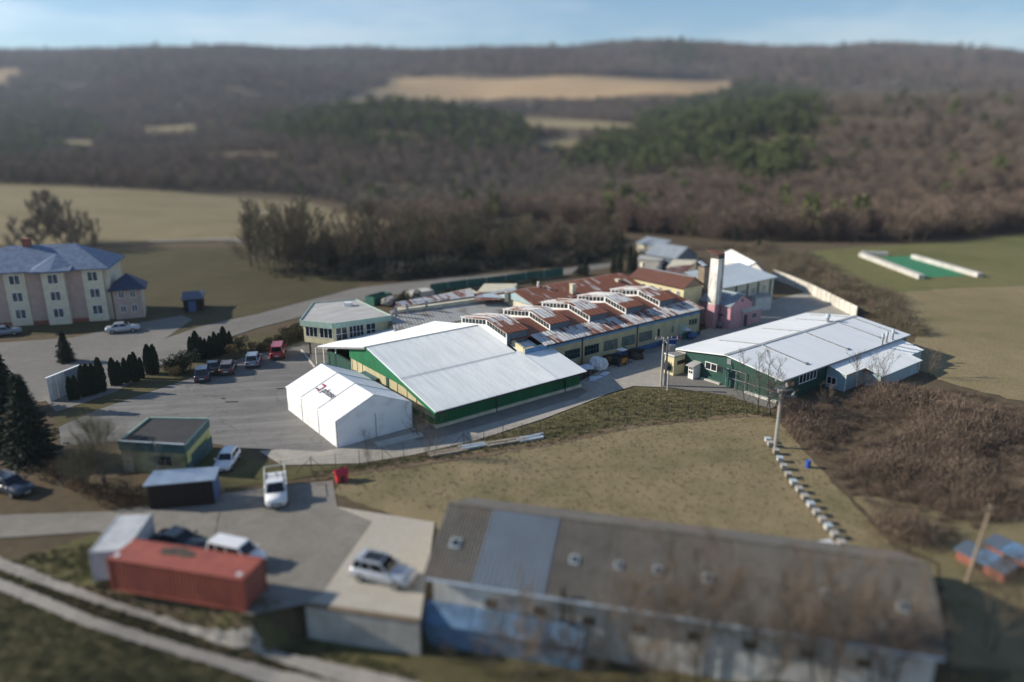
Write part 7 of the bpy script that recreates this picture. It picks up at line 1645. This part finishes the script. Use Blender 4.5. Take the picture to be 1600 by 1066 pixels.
# shade of the wood edge put into the near-black colour of this belt scrub
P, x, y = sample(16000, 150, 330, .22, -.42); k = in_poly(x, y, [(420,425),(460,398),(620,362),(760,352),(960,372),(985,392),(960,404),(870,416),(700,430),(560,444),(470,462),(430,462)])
k &= RNG.random(len(P)) < np.clip((x-405)/200, .12, 1); P = P[k]; scatter('shade_scrub', 'low scrub with shade put into its colour in the tree belt along the back road', 'shade_scrub', P, (1.4+2.4*RNG.random(len(P))**2)*(1+.5*np.sin(P[:,0]/7.3+2*np.sin(P[:,1]/9.1))), RNG.random(len(P))*6.28, sources(*[(f, m_) for f in scrub_f for m_ in ('ivy', 'ivy', 'twig_grey', 'ivy')]))
P, x, y = sample(38000, 38, 260, .80, .1); z1_ = in_poly(x, y, [(1225,640),(1330,628),(1440,606),(1500,612),(1600,640),(1800,650),(1800,800),(1600,800),(1540,825),(1470,850),(1405,855),(1340,785),(1275,715),(1225,668)])
P1 = P[z1_]; scatter('scrub', 'brown bramble scrub covering the slope right of the meadow', 'scrub', P1, .82*(1.1+1.5*RNG.random(len(P1)))*(1+.55*np.sin(P1[:,0]/3.1+1.7*np.sin(P1[:,1]/4.3))), RNG.random(len(P1))*6.28, sources(*[(f, m_) for f in scrub_f for m_ in ('twig_red', 'twig_brown')]))
z2_ = in_poly(x, y, [(1200,396),(1260,398),(1340,440),(1400,470),(1440,520),(1445,545),(1380,510),(1330,484),(1262,452),(1215,430)]) | in_poly(x, y, [(985,398),(1200,384),(1215,400),(1190,400),(1100,385),(1000,408)])
z2_ &= RNG.random(len(P)) < .30; P2 = P[z2_]; scatter('scrub', 'thin grey-brown shrubs outside the pale concrete fence', 'scrub', P2, 1.0+1.9*RNG.random(len(P2))**1.5, RNG.random(len(P2))*6.28, sources(*[(f, m_) for f in scrub_f for m_ in ('twig_brown', 'twig_olive')]))
# tufts of winter grass on the verges and the meadow
def tuft(seed):
    r = random.Random(seed); m = MB()
    for k in range(16):
        a = r.random()*6.28; blade(m, Vector((r.gauss(0,.10), r.gauss(0,.10), 0)), Vector((math.cos(a)*.7, math.sin(a)*.7, .6+r.random())), .16+.2*r.random(), .022, r)
    return m
tf_ = [tuft(k) for k in range(4)]
def tufts(nm, lab, n, poly, mats_, s0, s1):
    q = np.array([W(*p) for p in poly]); a, b = q.min(0), q.max(0); X = a[0]+(b[0]-a[0])*RNG.random(n); Y = a[1]+(b[1]-a[1])*RNG.random(n); Z = T(X, Y); P = np.c_[X, Y, Z+.02]
    k = in_poly(X, Y, [tuple(p) for p in q]); P = P[k]; scatter(nm, lab, 'grass', P, s0+(s1-s0)*RNG.random(len(P)), RNG.random(len(P))*6.28, sources(*[(f, m_) for f in tf_ for m_ in mats_]))
tufts('grass', 'rough winter grass on the bank along the wire fence', 9000, [(487,738),(640,716),(848,662),(950,620),(990,608),(1040,610),(1150,620),(1210,650),(1165,648),(1000,665),(848,696),(640,726),(487,750)], ('tuft', 'tuft_green', 'tuft'), .6, 1.4)
tufts('grass', 'short tufts over the pale meadow behind the farm building', 4500, [(520,770),(560,732),(700,714),(848,694),(1000,664),(1165,650),(1215,655),(1260,715),(1400,860),(1000,850),(690,800)], ('tuft',), .3, .6)
tufts('grass', 'rough grass along the lower track', 9000, [(-40,880),(150,850),(345,925),(480,950),(655,1000),(620,1064),(300,1066),(0,1066)], ('tuft_green', 'tuft_green', 'tuft'), .5, 1.1)

# ------------------------------------------------------------------ air
hz_ = bpy.data.materials.new('haze'); hz_.use_nodes = True; nt = hz_.node_tree; nt.nodes.remove(nt.nodes['Principled BSDF'])
pv = nt.nodes.new('ShaderNodeVolumePrincipled'); pv.inputs['Color'].default_value = (.72, .82, 1, 1); pv.inputs['Density'].default_value = HAZE; pv.inputs['Anisotropy'].default_value = 0.2
nt.links.new(pv.outputs[0], nt.nodes['Material Output'].inputs['Volume']); MATS['haze'] = hz_
zt = float(max(vs_ground[:, 2])); m = MB(); m.box(-3700, 3700, -60, 3300, float(min(vs_ground[:, 2]))-1.5, zt+45); ho = m.build('haze', 'haze'); ho['kind'] = 'stuff'; ho['label'] = 'thin blue winter haze over the valley'
for o in bpy.data.objects:
    if '_o' in o: del o['_o']
